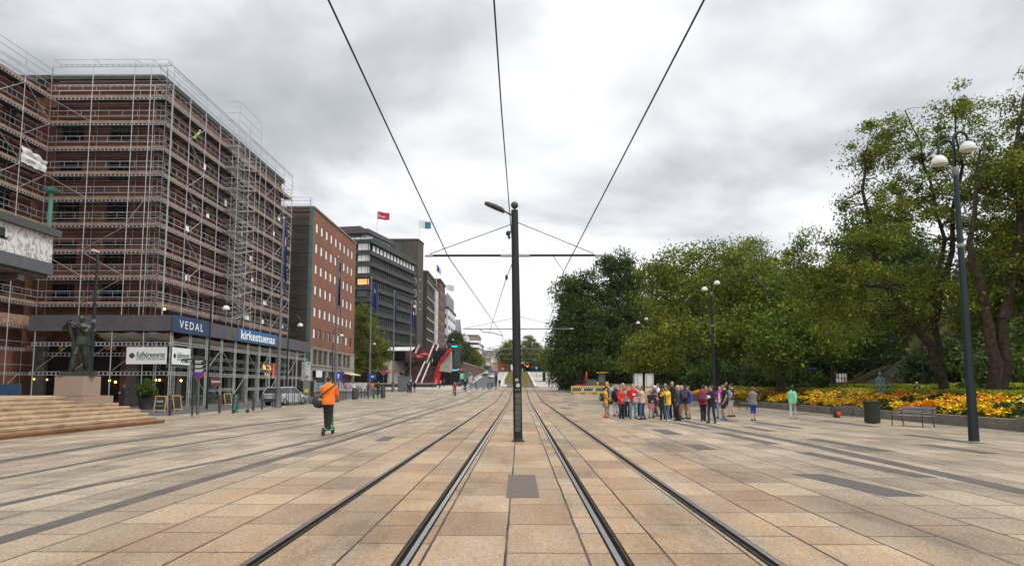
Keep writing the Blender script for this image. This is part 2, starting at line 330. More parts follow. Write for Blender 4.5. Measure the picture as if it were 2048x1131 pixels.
    m6 = nd(t, "ShaderNodeMix", data_type="RGBA", blend_type="MULTIPLY"); m6.inputs[0].default_value = 1; l.new(m5.outputs[2], m6.inputs[6]); l.new(mo2.outputs[0], m6.inputs[7])
    l.new(m6.outputs[2], b.inputs["Base Color"]); b.inputs["Specular IOR Level"].default_value = .3; b.inputs["Roughness"].default_value = .62
    bp = nd(t, "ShaderNodeBump", i_Strength=.5, i_Distance=.012, invert=True); l.new(br.outputs[1], bp.inputs["Height"])
    bp2 = nd(t, "ShaderNodeBump", i_Strength=.25, i_Distance=.004); l.new(gr.outputs[0], bp2.inputs["Height"]); l.new(bp.outputs[0], bp2.inputs["Normal"]); l.new(bp2.outputs[0], b.inputs["Normal"])
    return m
MP = paving_mat()
ASPH = M("asphalt", (.07, .068, .07), .85, var=.3, scale=1.2, bump=.15, bscale=60, coords="Object")
WALKWAY = M("side_pavement", (.10, .082, .068), .85, var=.3, scale=1.5, bump=.1)
PALEWALK = M("pale_pavement", (.33, .31, .28), .8, var=.15, scale=.8)
GRASS = M("lawn_green", (.045, .075, .015), .9, spec=.05, var=.45, scale=1.2, bump=.5, bscale=40)
sheet("ground", [(-60, -2500, 2500), (4200, -2500, 2500)], M("far_ground", (.12, .12, .10), .9, var=.3, scale=.02), -.05, 2)
sheet("plaza", [(-60, -70, 22.5), (143, -70, 22.5)], MP, 0, 8)
sheet("side_street", [(31.6, -29, -20.0), (60, -29, -19.6), (118, -29.2, -19.6)], ASPH, .004)
sheet("pavement", [(31.6, -39, -24.6), (54, -39, -24.4), (96, -30, -24.4)], WALKWAY, .010)
sheet("lawn", [(-60, 22.5, 60), (143, 22.5, 60), (400, 24, 80)], GRASS, 0, 4)
# far side of the plaza: tram reserve, platforms and the rising street
sheet("platform", [(143, -3.9, -3.3), (146, -5.6, -3.3), (235, -8.3, -5.1), (322, -9.2, -5.8)], PALEWALK, .05)
sheet("park_path", [(143, 3.3, 22), (235, 3.9, 16), (322, 3.4, 12)], PALEWALK, .05)
sheet("tram_track_bed", [(143, -3.3, 3.3), (235, -5.1, 3.9), (330, -5.8, 3.4)], M("track_ballast", (.075, .055, .04), .95, var=.4, scale=2), 0)
sheet("track_grass", [(150, -.8, .8), (175, -.8, .8), (200, -5.0, 3.9), (330, -5.8, 3.4)], M("track_grass", (.10, .085, .018), .95, spec=.05, var=.35, scale=.8), .004)
KERB = M("kerb_stone", (.48, .47, .44), .7, var=.12, scale=1)
def kerb(name, prof, w=.3, h=.12):
    b = MB(); Ys = [p[0] for p in prof]; rows = sorted(set(Ys) | {y for y in YB if Ys[0] < y < Ys[-1]})
    for a, c in zip(rows[:-1], rows[1:]):
        xa, xc = (np.interp(q, Ys, [p[1] for p in prof]) for q in (a, c)); za, zc = elev(a), elev(c)
        b.add([(xa, a, za - .1), (xa + w, a, za - .1), (xc + w, c, zc - .1), (xc, c, zc - .1), (xa, a, za + h), (xa + w, a, za + h), (xc + w, c, zc + h), (xc, c, zc + h)],
              [(4, 5, 6, 7), (0, 1, 5, 4), (1, 2, 6, 5), (2, 3, 7, 6), (3, 0, 4, 7)])
    return struct(b, name, KERB)
kerb("kerb", [(144, -3.75), (175, -3.75)], .55, .28); kerb("kerb", [(144, 3.25), (190, 3.5), (322, 3.45)], .55, .28); kerb("kerb", [(176, -5.0), (322, -5.9)], .4, .2)
sheet("road", [(119, -10.2, -4.0), (130, -10.4, -4.2), (170, -12.6, -6.0), (235, -13.2, -8.4), (304, -14.2, -9.3), (370, -15.5, -11.5), (700, -34, -28)], ASPH, .008)
kerb("kerb", [(126, -10.7), (170, -12.9), (235, -13.5), (304, -14.5), (370, -15.8)], .28, .14)
PAINT = M("road_paint", (.72, .71, .68), .6, var=.1, scale=2)
b = MB()
for k in range(5):
    x = -9.6 + k * 1.12; b.quad((x, 123.6, elev(123.6) + .013), (x + .6, 123.6, elev(123.6) + .013), (x + .6, 127.6, elev(127.6) + .013), (x, 127.6, elev(127.6) + .013))
struct(b, "road_markings", PAINT)
sheet("side_pavement", [(119, -30, -10.2), (130, -29, -10.4), (170, -30, -12.6), (235, -17, -13.2), (330, -17.5, -14.9)], PALEWALK, .012)
# dark granite strips let into the plaza
STRIP = M("dark_granite", (.072, .061, .053), .7, var=.25, scale=1.2, bump=.2, bscale=70)
def strip(pts, w):
    """pts on the ground, w metres wide"""
    b = MB(); rows = []
    P2 = []
    for (a, c) in zip(pts[:-1], pts[1:]):
        n = max(1, int(abs(c[1] - a[1]) / 6))
        P2 += [(a[0] + (c[0] - a[0]) * i / n, a[1] + (c[1] - a[1]) * i / n) for i in range(n)]
    P2.append(pts[-1]); P2 = sorted(P2 + [(float(np.interp(y, [q[1] for q in pts], [q[0] for q in pts])), y) for y in YB if pts[0][1] < y < pts[-1][1]], key=lambda q: q[1])
    vs = [v for x, y in P2 for v in ((x - w / 2, y, elev(y) + .004), (x + w / 2, y, elev(y) + .004))]
    b.add(vs, [(2 * i, 2 * i + 1, 2 * i + 3, 2 * i + 2) for i in range(len(P2) - 1)]); return struct(b, "paving_strip", STRIP)
strip([(-5.62, 3), (-5.66, 12), (-5.42, 22), (-5.5, 46), (-5.3, 80), (-4.7, 112)], .28)
strip([(-7.5, 6), (-7.2, 12), (-6.65, 16), (-6.1, 24), (-6.5, 46), (-7.0, 70), (-6.6, 112)], .2)
strip([(-9.3, 10), (-9.6, 18.5), (-9.0, 32), (-8.7, 50), (-9.3, 78), (-8.2, 112)], .2)
strip([(-11.4, 14), (-11.8, 20), (-11.5, 29.3), (-11.0, 36)], .42)
strip([(8.0, 8), (7.95, 11.5), (8.2, 21), (7.75, 33.5)], .42)
strip([(7.42, 13.1), (7.14, 18)], .42); strip([(5.85, 10.9), (5.45, 13.6)], .62); strip([(7.3, 20.4), (7.1, 25.3)], .42); strip([(7.25, 27.5), (7.0, 32.2)], .42)
for x, y, x2, y2, w in ((9.35, 18.2, 9.2, 22.4, .5), (11.6, 17.6, 11.45, 20.4, .45), (13.3, 20.6, 13.2, 24.5, .5), (14.3, 17.2, 14.2, 20, .4), (8.75, 10.6, 8.7, 11.4, .55), (5.3, 24.3, 5.3, 27.2, .6), (4.9, 18.6, 4.9, 20.3, .5), (8.3, 36, 8.2, 41, .5), (11, 28, 10.9, 33, .45), (10, 33, 9.9, 36.5, .5), (14.5, 29, 14.4, 34, .6), (3.4, 52, 3.4, 54, .8), (4.6, 60, 4.6, 62, .8), (-4.2, 21.4, -4.3, 23.4, .4), (9.2, 26, 9.2, 29, .4)): strip([(x, y), (x2, y2)], w)
b = MB(); b.quad((-.21, 10.7, .004), (.29, 10.7, .004), (.28, 13.4, .004), (-.22, 13.4, .004)); struct(b, "paving_slab", M("slab_brown", (.10, .075, .062), .75, var=.22, scale=9, bump=.3, bscale=90))

# rails of the two tram tracks
RAILH = M("rail_head", (.40, .39, .39), .3, 1., var=.12, scale=6); RAILG = M("rail_groove", (.010, .008, .007), .9, 0, spec=.05, var=.3, scale=5); RAILD = M("rail_lip", (.045, .033, .026), .7, var=.4, scale=5, spec=.15); RAILR = M("rail_rust", (.16, .075, .04), .8, .3, var=.4, scale=5)
XC = -.07
def rail(x, side, label):
    t = thing("tram_rail", label, "tram rail", (x, 2, 0), group="rails of the two tram tracks")
    rows = [y for y in YB if 3 < y < 330]; rows = [2.5] + rows
    def lane(nm, a, c, dz, mt):
        b = MB(); f = lambda y: XC + (x - XC) * (1 + .22 * max(0, min(1, (y - 160) / 160))) - .9 * max(0, (y - 160) / 160)
        vs = [v for y in rows for v in ((f(y) + a, y, elev(y) + dz), (f(y) + c, y, elev(y) + dz))]
        b.add(vs, [(2 * i, 2 * i + 1, 2 * i + 3, 2 * i + 2) for i in range(len(rows) - 1)])
        if dz > .011: b.add([(p[0], p[1], p[2] - .02) for p in vs], []); k = len(vs); b.f += [(2 * i, 2 * i + 2, k + 2 * i + 2, k + 2 * i) for i in range(len(rows) - 1)] + [(2 * i + 1, k + 2 * i + 1, k + 2 * i + 3, 2 * i + 3) for i in range(len(rows) - 1)]; b.mi += [0] * (2 * (len(rows) - 1))
        b.build(nm, mt, t, world=True)
    s = side    # side of the flangeway, towards the track centre
    lane("rail_head", *sorted((0, -s * .055)), .014, RAILH); lane("groove", *sorted((0, s * .055)), .005, RAILG)
    lane("lip", *sorted((s * .055, s * .078)), .010, RAILD); lane("rust_edge", *sorted((-s * .055, -s * .074)), .006, RAILG); lane("joint", *sorted((s * .078, s * .095)), .007, RAILG)
for tcx, nm in ((-1.76, "left"), (1.76, "right")):
    for sgn, w in ((-1, "left"), (1, "right")): rail(XC + tcx + sgn * .7175, -sgn, {(-1.76, -1): "polished grooved rail farthest to the left, outer rail of the left track", (-1.76, 1): "grooved rail between the left track and the central pole", (1.76, -1): "grooved rail just right of the central pole, inner rail of the right track", (1.76, 1): "polished rail farthest to the right, on the side of the tour group"}[(tcx, sgn)])

# park slope on the right and the far hills
b = MB(); vs = []; nx, ny = 26, 40
for j in range(ny + 1):
    Y = -20 + j * 9.5
    for i in range(nx + 1):
        X = 27 + i * 3.0; q = max(0, min(1, (X - 30) / 40)); h = 13 * q * q * (3 - 2 * q) + 1.1 * noise.noise((X * .09, Y * .07, 3)) * min(1, q * 4)
        h += 2.6 * math.exp(-((X - 39) / 5) ** 2 - ((Y - 72) / 7) ** 2)
        vs.append((X, Y, elev(Y) - .02 + h))
b.add(vs, [(j * (nx + 1) + i, j * (nx + 1) + i + 1, (j + 1) * (nx + 1) + i + 1, (j + 1) * (nx + 1) + i) for j in range(ny) for i in range(nx)])
SLOPE = M("slope_grass", (.040, .042, .010), .95, spec=.04, var=.5, scale=.35, bump=.5, bscale=12)
struct(b, "park_slope", SLOPE, True)
b = MB(); vs = []; nx, ny = 60, 8
for j in range(ny + 1):
    for i in range(nx + 1):
        X = -1500 + i * 50; Y = 1300 + j * 130; h = 18 + (j / ny) ** .8 * (95 + 22 * noise.noise((X * .003, 1, 2))) + 6 * noise.noise((X * .012, Y * .01, 0)); vs.append((X, Y, h))
b.add(vs, [(j * (nx + 1) + i, j * (nx + 1) + i + 1, (j + 1) * (nx + 1) + i + 1, (j + 1) * (nx + 1) + i) for j in range(ny) for i in range(nx)])
struct(b, "hills", M("hill_wood", (.10, .13, .10), .95, var=.4, scale=.02, detail=8), True)
# far houses on the hillside, read as one mass
b = MB(); r2 = random.Random(3)
for k in range(260):
    X = r2.uniform(-210, 60); j = r2.uniform(.5, 7); Y = 1300 + j * 130; z = 18 + (j / ny) ** .8 * 95; w = r2.uniform(8, 22); h = r2.uniform(6, 16)
    b.box(X, X + w, Y, Y + 12, z - 6, z + h, r2.choice([0, 0, 1, 2])); b.prism([(X - 1, Y - 1), (X + w + 1, Y - 1), (X + w + 1, Y + 13), (X - 1, Y + 13)], z + h, z + h + .8, 3)
o = b.build("far_houses", [M("far_cream", (.55, .52, .47)), M("far_white", (.7, .7, .68)), M("far_red", (.30, .16, .12)), M("far_roof", (.10, .09, .09))]); tag(o, "pale mass of far-off houses on the hillside at the end of the street", "houses", kind="stuff")
# ================================================================== the scaffolded brick building
GALV = M("galvanised_steel", (.40, .405, .41), .5, .25, var=.2, scale=1.5); GALVD = M("galvanised_dull", (.36, .40, .385), .55, .3, var=.25, scale=2)
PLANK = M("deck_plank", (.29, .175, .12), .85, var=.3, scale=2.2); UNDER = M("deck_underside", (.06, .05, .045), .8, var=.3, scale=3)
DBRICK = brick_mat("dark_red_brick", (.155, .046, .025), (.235, .074, .038), (.12, .08, .06), .30, .11, .016, var=.35)
GLASS = M("window_glass", (.03, .035, .04), .06, var=.2, spec=.8, scale=.5); GLASSD = M("dim_window", (.010, .010, .011), .25, spec=.25, var=.3, scale=.4)
BLIND = M("white_blind", (.80, .80, .80), .6, var=.05, scale=1); WFRAME = M("dark_wood_frame", (.055, .03, .025), .6); WHITEF = M("white_frame", (.65, .65, .63), .5)
STONE = M("grey_stone", (.10, .092, .085), .8, var=.25, scale=2.2, bump=.3); ROOFD = M("dark_roof", (.045, .045, .05), .6, var=.25)
WARM = M("warm_lamp", (1.0, .55, .16), .4, emit=3.2, var=0); WARMD = M("warm_window", (1.0, .50, .18), .5, emit=.55, var=.25, scale=1.5)
LV = [8.28, 10.46, 12.6, 14.8, 16.96, 19.1, 21.26, 23.45, 25.65]
XW, YF, XS, YE, XWG = -30.7, 57.2, -29.5, 89.0, -40.4       # side wall, front wall, scaffold planes, wing wall
cb = thing("brick_building", "big dark red brick building wrapped in scaffolding on the left of the square", "building", (-45, 70, 0))
wl = MB()
GF = 7.0   # ground floor height
fh = [(GF + 1.2 + 3.52 * k) for k in range(5)]
holesF = [(a, z, 2.0, 1.9) for z in fh for a in (1.4, 5.6)]
wall(wl, (XWG, YF, 0), (1, 0, 0), XW - XWG, 27.6, holesF, .25)
holesS = [(a, z, 1.5, 1.9) for z in fh for a in [1.6 + 3.4 * k for k in range(9)]]
wall(wl, (XW, YF, 0), (0, 1, 0), YE - 1.2 - YF, 27.6, holesS, .25)
holesW = [(a, z, 1.7, 1.9) for z in fh for a in [3 + 4.2 * k for k in range(8)]]
wall(wl, (XWG, 20, 0), (0, 1, 0), YF - 20, 26.1, holesW, .25)
wall(wl, (XW, YE - 1.2, 0), (-1, 0, 0), 20, 27.6, [], .2); wall(wl, (-62, 20, 0), (1, 0, 0), 62 + XWG, 26.1, [], .2)
wl.build("wall", [DBRICK], cb, world=True)
rf = MB(); rf.prism([(XWG - 1, YF - .3), (XW + .35, YF - .3), (XW + .35, YE - .9), (-62, YE - .9), (-62, YF - .3)], 27.6, 28.0).prism([(-62, 19.7), (XWG + .3, 19.7), (XWG + .3, YF - .3), (-62, YF - .3)], 26.1, 26.4); rf.build("roof", ROOFD, cb, world=True)
for hs, O, u in ((holesF, (XWG, YF, 0), (1, 0, 0)), (holesS, (XW, YF, 0), (0, 1, 0)), (holesW, (XWG, 20, 0), (0, 1, 0))): windows(cb, O, u, hs, .25, WFRAME, GLASSD, 2)
# brick ledges
b = MB()
for z in (25.2, 26.6): b.box(XWG + .01, XW + .12, YF - .12, YF + .02, z, z + .22).box(XW - .02, XW + .12, YF + .02, YE - 1.2, z, z + .22)
b.build("cornice", brick_mat("ledge_brick", (.20, .07, .03), (.25, .095, .045), (.12, .09, .07), .30, .11), cb, world=True)
# ground floor: stone piers, shop glass in front of the brick
pr = MB(); sg = MB()
for k in range(9):
    y = YF + .6 + 3.6 * k; MB().box(XW - .02, XW + .55, y, y + .9, 0, 5.6).build("pier", STONE, cb, world=True)
    if k < 8: sg.box(XW - .02, XW + .16, y + .9, y + 3.6, .5, 5.2)
for k in range(3): x = XWG + .8 + 3.8 * k; MB().box(x, x + .9, YF - .55, YF + .02, 0, 5.6).build("pier", STONE, cb, world=True); sg.box(x + .9, x + 3.0, YF - .16, YF + .02, .5, 5.2)
sg.build("shop_window", GLASSD, cb, world=True)

# ------------------------------------------------ scaffold
scf = thing("scaffolding", "galvanised steel scaffolding with plank decks all round the dark brick building", "scaffolding", (-33, 60, 0))
def ladder_beam(b, A, u, Ln, z, h=.22, r=.018, step=.3):
    A = Vector(A); u = Vector(u); e = Vector((0, 0, 1))
    n = u.cross(e)
    def bar(p, q, t): # flat bar
        d = (q - p); s = Vector((0, 0, t)) if abs(d.z) < 1e-6 else u * t; w = n * .02
        b.add([p - s - w, p + s - w, p + s + w, p - s + w, q - s - w, q + s - w, q + s + w, q - s + w], [(0, 1, 5, 4), (1, 2, 6, 5), (2, 3, 7, 6), (3, 0, 4, 7)])
    bar(A + e * z, A + u * Ln + e * z, r * 1.2); bar(A + e * (z - h), A + u * Ln + e * (z - h), r * 1.2)
    for i in range(int(Ln / step) + 1): p = A + u * min(Ln, i * step) + e * z; bar(p, p - e * h, .045)
def scaffold_face(O, u, poles, levels, z0, ztop, braces, skip=None):
    """O outer-plane origin (z=0), u along, n outwards"""
    O = Vector(O); u = Vector(u); n = u.cross(Vector((0, 0, 1))); e = Vector((0, 0, 1)); Ln = poles[-1]
    for a in poles:
        b = MB(); b.tube(O + u * a + e * z0, O + u * a + e * ztop, .036, n=6)
        for zz in [q for q in levels if q > z0]: b.tube(O + u * a + e * (zz - .12), O + u * a + e * (zz + .1), .055, n=6)
        b.build("post", GALV, scf, world=True)
        b = MB(); b.tube(O + u * a - n * 1.0 + e * z0, O + u * a - n * 1.0 + e * (levels[-1] + 1), .028, n=5)
        for zz in levels: b.tube(O + u * a + e * (zz - .1), O + u * a - n * 1.0 + e * (zz - .1), .025, n=4)
        b.build("inner_post", GALVD, scf, world=True)
    for zz in levels:
        b = MB(); q = lambda a, d, z: O + u * a - n * d + e * z
        for i in range(4):        # planks side by side
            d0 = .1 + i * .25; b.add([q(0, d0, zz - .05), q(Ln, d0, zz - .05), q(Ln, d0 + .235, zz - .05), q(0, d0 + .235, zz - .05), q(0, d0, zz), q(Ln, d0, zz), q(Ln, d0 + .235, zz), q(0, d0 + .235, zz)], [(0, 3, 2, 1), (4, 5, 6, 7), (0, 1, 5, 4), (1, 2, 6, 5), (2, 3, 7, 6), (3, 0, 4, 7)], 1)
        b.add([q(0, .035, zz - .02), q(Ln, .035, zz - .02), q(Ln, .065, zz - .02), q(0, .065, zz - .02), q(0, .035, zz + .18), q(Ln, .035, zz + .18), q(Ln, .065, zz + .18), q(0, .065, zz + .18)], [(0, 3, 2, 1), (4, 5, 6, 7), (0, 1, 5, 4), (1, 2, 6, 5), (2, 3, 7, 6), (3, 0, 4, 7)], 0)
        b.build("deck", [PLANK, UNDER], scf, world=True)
        b = MB(); ladder_beam(b, O - n * .02, u, Ln, zz - .06, .17, .012, .34)
        b.build("ledger", GALV, scf, world=True)
        b = MB()
        for hz_ in (.52, 1.02): b.tube(O + u * 0 - n * .03 + e * (zz + hz_), O + u * Ln - n * .03 + e * (zz + hz_), .026, n=5)
        for a0, a1 in zip(poles[:-1], poles[1:]):
            k = max(1, round((a1 - a0) / 1.02))
            for i in range(k): p = a0 + (a1 - a0) * (i + .28) / k; b.tube(O + u * p - n * .03 + e * (zz + .52), O + u * p - n * .03 + e * (zz + 1.02), .016, n=4)
        b.build("guard_rail", GALV, scf, world=True)
        b = MB(); [b.tube(O - n * 1.0 + e * (zz + q_), O + u * Ln - n * 1.0 + e * (zz + q_), .022, n=4) for q_ in (.5, 1.0, 1.8)]; b.build("inner_rail", GALVD, scf, world=True)
    for (i, lv, dr) in braces:
        a0, a1 = poles[i], poles[i + 1]; z0_, z1_ = levels[lv], levels[lv + 1]
        if dr < 0: a0, a1 = a1, a0
        MB().tube(O + u * a0 + n * .05 + e * (z0_ + .1), O + u * a1 + n * .05 + e * (z1_ - .1), .023, n=5).build("brace", GALV, scf, world=True)
polF = [0, .05 + 0, 3.45, 6.9, 8.3, 9.7]; polF = [0, 3.45, 6.95, 8.35, 9.7]
scaffold_face((-39.2, 56, 0), (1, 0, 0), polF, LV, 7.2, 28.4, [(0, 7, -1), (1, 2, 1), (1, 1, -1), (1, 0, 1), (0, 1, -1), (2, 3, 1), (0, 4, -1)])
polS = [0, 1.15] + [1.15 + 3.12 * k for k in range(1, 11)]
brS = []
for k, i in enumerate((2, 6, 8, 9, 10)):
    for lv in range(8): brS.append((i, lv, 1 if (lv + k) % 2 else -1))
scaffold_face((XS, 56, 0), (0, 1, 0), polS, LV, 7.2, 28.0, brS)
polW = [3.07 * k for k in range(9)]
scaffold_face((-39.2, 56 - 3.07 * 8, 0), (0, 1, 0), polW, LV[:8] + [25.7], 0, 28.2, [(7, 7, -1), (7, 6, 1), (6, 7, 1), (7, 5, -1), (6, 5, -1), (7, 4, 1), (6, 4, 1), (7, 2, 1), (6, 2, -1), (7, 1, -1), (6, 0, 1)])
# lower lifts of the wing, seen left of the grey hoarding
ladders = MB()
for z in (2.7, 4.6, 6.4):
    ladder_beam(ladders, (-39.2, 31.4, 0), (0, 1, 0), 24.6, z, .2, .014, .34)
for z in (5.1, 3.3): ladders.tube((-39.2, 31.4, z), (-39.2, 56, z), .022, n=4)
for k in range(6): ladders.tube((-39.17, 36 + 3.07 * k, .3), (-39.17, 39 + 3.07 * k, 2.6), .022, n=4)
ladders.build("lower_ledger", GALV, scf, world=True)
MB().box(-40.2, -39.25, 32, 56, 6.35, 6.45).box(-39.28, -39.22, 40, 55.6, 6.45, 7.2).build("deck", PLANK, scf, world=True)
# roof edge protection with bent tops
tp = MB()
def hoop(b, p, n, z0, z1, bend=.8):
    p = Vector(p); n = Vector(n); e = Vector((0, 0, 1)); b.path([p + e * z0, p + e * (z1 - .35), p - n * .12 + e * (z1 - .08), p - n * .4 + e * z1, p - n * bend + e * (z1 + .02)], .026, n=5)
for a in polF: hoop(tp, (-39.2 + a, 56, 0), (0, -1, 0), 26, 28.95)
for z in (27.5, 28.25, 28.9): tp.tube((-39.2, 56, z), (XS, 56, z), .022, n=5); tp.tube((XS, 56, z - .2), (XS, 89, z - .2), .022, n=5)
for z in (27.1, 28.9): ladder_beam(tp, (-39.2, 56.9, 0), (1, 0, 0), 9.7, z, .16, .012, .5)
tp.build("roof_guard", GALV, scf, world=True)
tp = MB()
for a in polS[1:]: hoop(tp, (XS, 56 + a, 0), (1, 0, 0), 25, 28.9); tp.tube((XS, 56 + a, 26.9), (XS - 1.6, 56 + a, 26.9), .022, n=4); tp.tube((XS - 1.2, 56 + a, 27.8), (XS - 1.2, 56 + a, 29.0), .02, n=4)
ladder_beam(tp, (XS, 57.1, 0), (0, 1, 0), 31.2, 28.75, .3, .014, .8); ladder_beam(tp, (XS - 1.2, 57.1, 0), (0, 1, 0), 31.2, 28.75, .16, .012, .6)
for z in (27.0, 27.9): tp.tube((XS - 1.2, 57, z), (XS - 1.2, 89, z), .02, n=4)
tp.build("roof_guard", GALV, scf, world=True)
tp = MB()
for k in range(9): tp.tube((-39.2, 31.4 + 3.07 * k, 27), (-39.2, 31.4 + 3.07 * k, 28.3), .025, n=5)
for z in (27.45, 28.0): tp.tube((-39.2, 31.4, z), (-39.2, 56, z), .022, n=5)
tp.build("roof_guard", GALV, scf, world=True)
# stair tower standing proud of the side face
tw = MB(); y0, y1, xo = 67.8, 70.7, XS + 1.35
for (x, y) in ((xo, y0), (xo, y1), (xo, y1 + 3.0), (XS + .1, y1 + 3.0)): tw.tube((x, y, 7.2), (x, y, 29.2), .03, n=6)
hoop(tw, (xo, y0, 0), (1, 0, 0), 28, 30.2); hoop(tw, (xo, y1 + 3, 0), (1, 0, 0), 28, 30.2)
for z in (28.2, 29.0, 30.1): tw.tube((xo, y0, z), (xo, y1 + 3, z), .022, n=4); tw.tube((XS, y0, z), (xo, y0, z), .022, n=4)
tw.build("stair_tower_frame", GALV, scf, world=True)
for k, zz in enumerate(LV):
    b = MB(); b.box(XS + .05, xo, y0, y0 + 1.0, zz - .06, zz); MB().box(XS + .05, xo, y1 + 2.2, y1 + 3.0, zz - 1.1, zz - 1.04).build("half_landing", PLANK, scf, world=True)
    for h in (.5, 1.0): b.tube((XS, y0, zz + h), (xo, y0, zz + h), .022, n=4); b.tube((xo, y0, zz + h), (xo, y0 + 1.2, zz + h), .022, n=4); MB().tube((xo, y1 + 2.0, zz - 1.1 + h), (xo, y1 + 3, zz - 1.1 + h), .022, n=4).build("landing_rail", GALV, scf, world=True)
    ladder_beam(b, (XS, y0 - .02, 0), (1, 0, 0), 1.35, zz - .05, .17, .012, .3)
    b.build("landing", GALV, scf, world=True)
    if k < len(LV) - 1:
        b = MB(); z2 = LV[k + 1]; zm = zz + 1.06
        for (xa, ya, za, yb, zb) in ((xo - .35, y0 + 1, zz, y1 + 2.2, zm), (XS + .35, y1 + 2.2, zm, y0 + 1, z2)):
            for off in (-.3, .3):
                b.tube((xa + off, ya, za), (xa + off, yb, zb), .035, n=4); b.tube((xa + off, ya, za + 1.0), (xa + off, yb, zb + 1.0), .02, n=4); b.tube((xa + off, ya, za + .5), (xa + off, yb, zb + .5), .016, n=4)
            for s in range(6): q = (s + .5) / 6; b.box(xa - .3, xa + .3, ya + (yb - ya) * q - .12, ya + (yb - ya) * q + .12, za + (zb - za) * q - .02, za + (zb - za) * q + .02)
        b.build("stair_flight", GALV, scf, world=True)
# end face of the scaffold
tp = MB()
for zz in LV: 
    for h in (0, .5, 1.0): tp.tube((XS, 89, zz + h), (XS - 1.2, 89, zz + h), .022, n=4)
tp.build("end_rail", GALV, scf, world=True)

# protection gantry over the pavement with its grey hoarding
gan = thing("pavement_gantry", "grey plywood hoarding on steel props over the pavement, under the scaffolding", "gantry", (-28, 56, 0))
PLY = M("grey_ply", (.085, .08, .088), .75, var=.18, scale=1.2, bump=.15, bscale=12)
PXx, PY0, PY1, PZ0, PZ1 = -27.3, 54.5, 91, 5.95, 7.2
MB().box(-38.7, PXx - .06, PY0, PY0 + .05, PZ0, PZ1).build("front_board", PLY, gan, world=True)
sb = MB(); ys = [PY0 + i * 2.44 for i in range(15)] + [PY1]
for a, c in zip(ys[:-1], ys[1:]): sb.box(PXx - .05, PXx, a + .005, c - .005, PZ0, PZ1)
sb.build("side_board", PLY, gan, world=True)
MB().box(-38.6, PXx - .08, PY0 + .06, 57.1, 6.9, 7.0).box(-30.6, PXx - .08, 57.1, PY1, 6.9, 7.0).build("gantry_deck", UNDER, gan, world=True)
def prop(x, y, z1=5.93):
    b = MB(); zg = max(0.0, elev(y)) + .01
    for q in (0, .5): b.tube((x, y + q * .62, zg), (x, y + q * .62, z1), .045, n=6)
    for k in range(9): b.tube((x, y, zg + .5 + k * .62), (x, y + .31, zg + .5 + k * .62), .02, n=4)
    b.box(x - .09, x + .09, y - .09, y + .4, zg - .005, zg + .02); b.build("prop", GALVD, gan, world=True)
for k in range(12): prop(PXx - .2, PY0 + .2 + 3.12 * k + (0 if k else 0))
for k in range(12): prop(XS + .1, 56 + 3.12 * k)
for x in (-38.2, -35.2, -32.1, -29.6): 
    b = MB(); b.tube((x, PY0 + .1, .01), (x, PY0 + .1, 5.93), .04, n=6); b.build("prop", GALV, gan, world=True)
for nm, A, u, ln, z in (("beam", (PXx - .2, PY0 + .3, 0), (0, 1, 0), 35.5, 5.15), ("beam", (PXx - .2, PY0 + .3, 0), (0, 1, 0), 35.5, 2.75), ("beam", (-38.4, PY0 + .1, 0), (1, 0, 0), 11, 5.05), ("beam", (-38.4, PY0 + .1, 0), (1, 0, 0), 11, 2.75), ("beam", (XS + .1, 57, 0), (0, 1, 0), 32, 4.3), ("beam", (XS + .1, 57, 0), (0, 1, 0), 32, 3.5), ("beam", (-38.4, 56.1, 0), (1, 0, 0), 8.6, 4.3)):
    b = MB(); ladder_beam(b, A, u, ln, z, .26, .02, .34); b.build(nm, GALV, gan, world=True)
for k in (2, 3, 5, 6, 8, 9): 
    b = MB(); ladder_beam(b, (PXx - .2, PY0 + .7 + 3.12 * k, 0), (0, 1, 0), 2.7, 1.35 + .02 * k, .22, .02, .3); b.build("low_beam", GALV, gan, world=True)
for k, (s, z) in enumerate(((1, 3.0), (-1, 1.2), (1, 3.0), (-1, 3.0), (1, .9), (-1, 3.0), (1, 3.1), (1, 1), (-1, 3), (1, 3))):
    y = PY0 + .5 + 3.12 * k; a, c = (y, y + 2.9) if s > 0 else (y + 2.9, y); MB().tube((PXx - .22, a, z), (PXx - .22, c, z + 1.9), .028, n=5).build("brace", GALV, gan, world=True)
    MB().tube((XS + .1, c, 2.4), (XS + .1, a, 4.2), .025, n=5).build("brace", GALVD, gan, world=True)
for x0 in (-38, -34.9, -31.9): MB().tube((x0, PY0 + .14, 2.9), (x0 + 2.6, PY0 + .14, 4.9), .025, n=5).build("brace", GALV, gan, world=True)
# sagging clear plastic sheet under the gantry
def drape(name, O, u, v, lu, lv, sag, label, nu=16, nv=5):
    O = Vector(O); u = Vector(u); v = Vector(v); vs = []; b = MB()
    for i in range(nu + 1):
        for j in range(nv + 1):
            a, c = i / nu, j / nv; vs.append(O + u * (a * lu) + v * (c * lv) - Vector((0, 0, sag * (1 - (2 * ((a * 3) % 1) - 1) ** 2) * math.sin(math.pi * c) + .1 * noise.noise((a * 7, c * 3, lu)))))
    b.add(vs, [(i * (nv + 1) + j, (i + 1) * (nv + 1) + j, (i + 1) * (nv + 1) + j + 1, i * (nv + 1) + j + 1) for i in range(nu) for j in range(nv)])
    k = len(b.v); b.add([(p[0], p[1], p[2] + .012) for p in b.v], [tuple(reversed(f)) if False else tuple(q for q in f) for f in b.f[:]])
    return tag(b.build(name, M("plastic_sheet", (.50, .49, .47), .35, var=.15, scale=2), None, True), label, "plastic sheet")
drape("plastic_sheet", (-33.5, 54.7, 5.8), (1, 0, 0), (0, .8, -.28), 5.8, 2.0, .2, "sagging pale plastic sheet hung under the grey hoarding at the street corner")
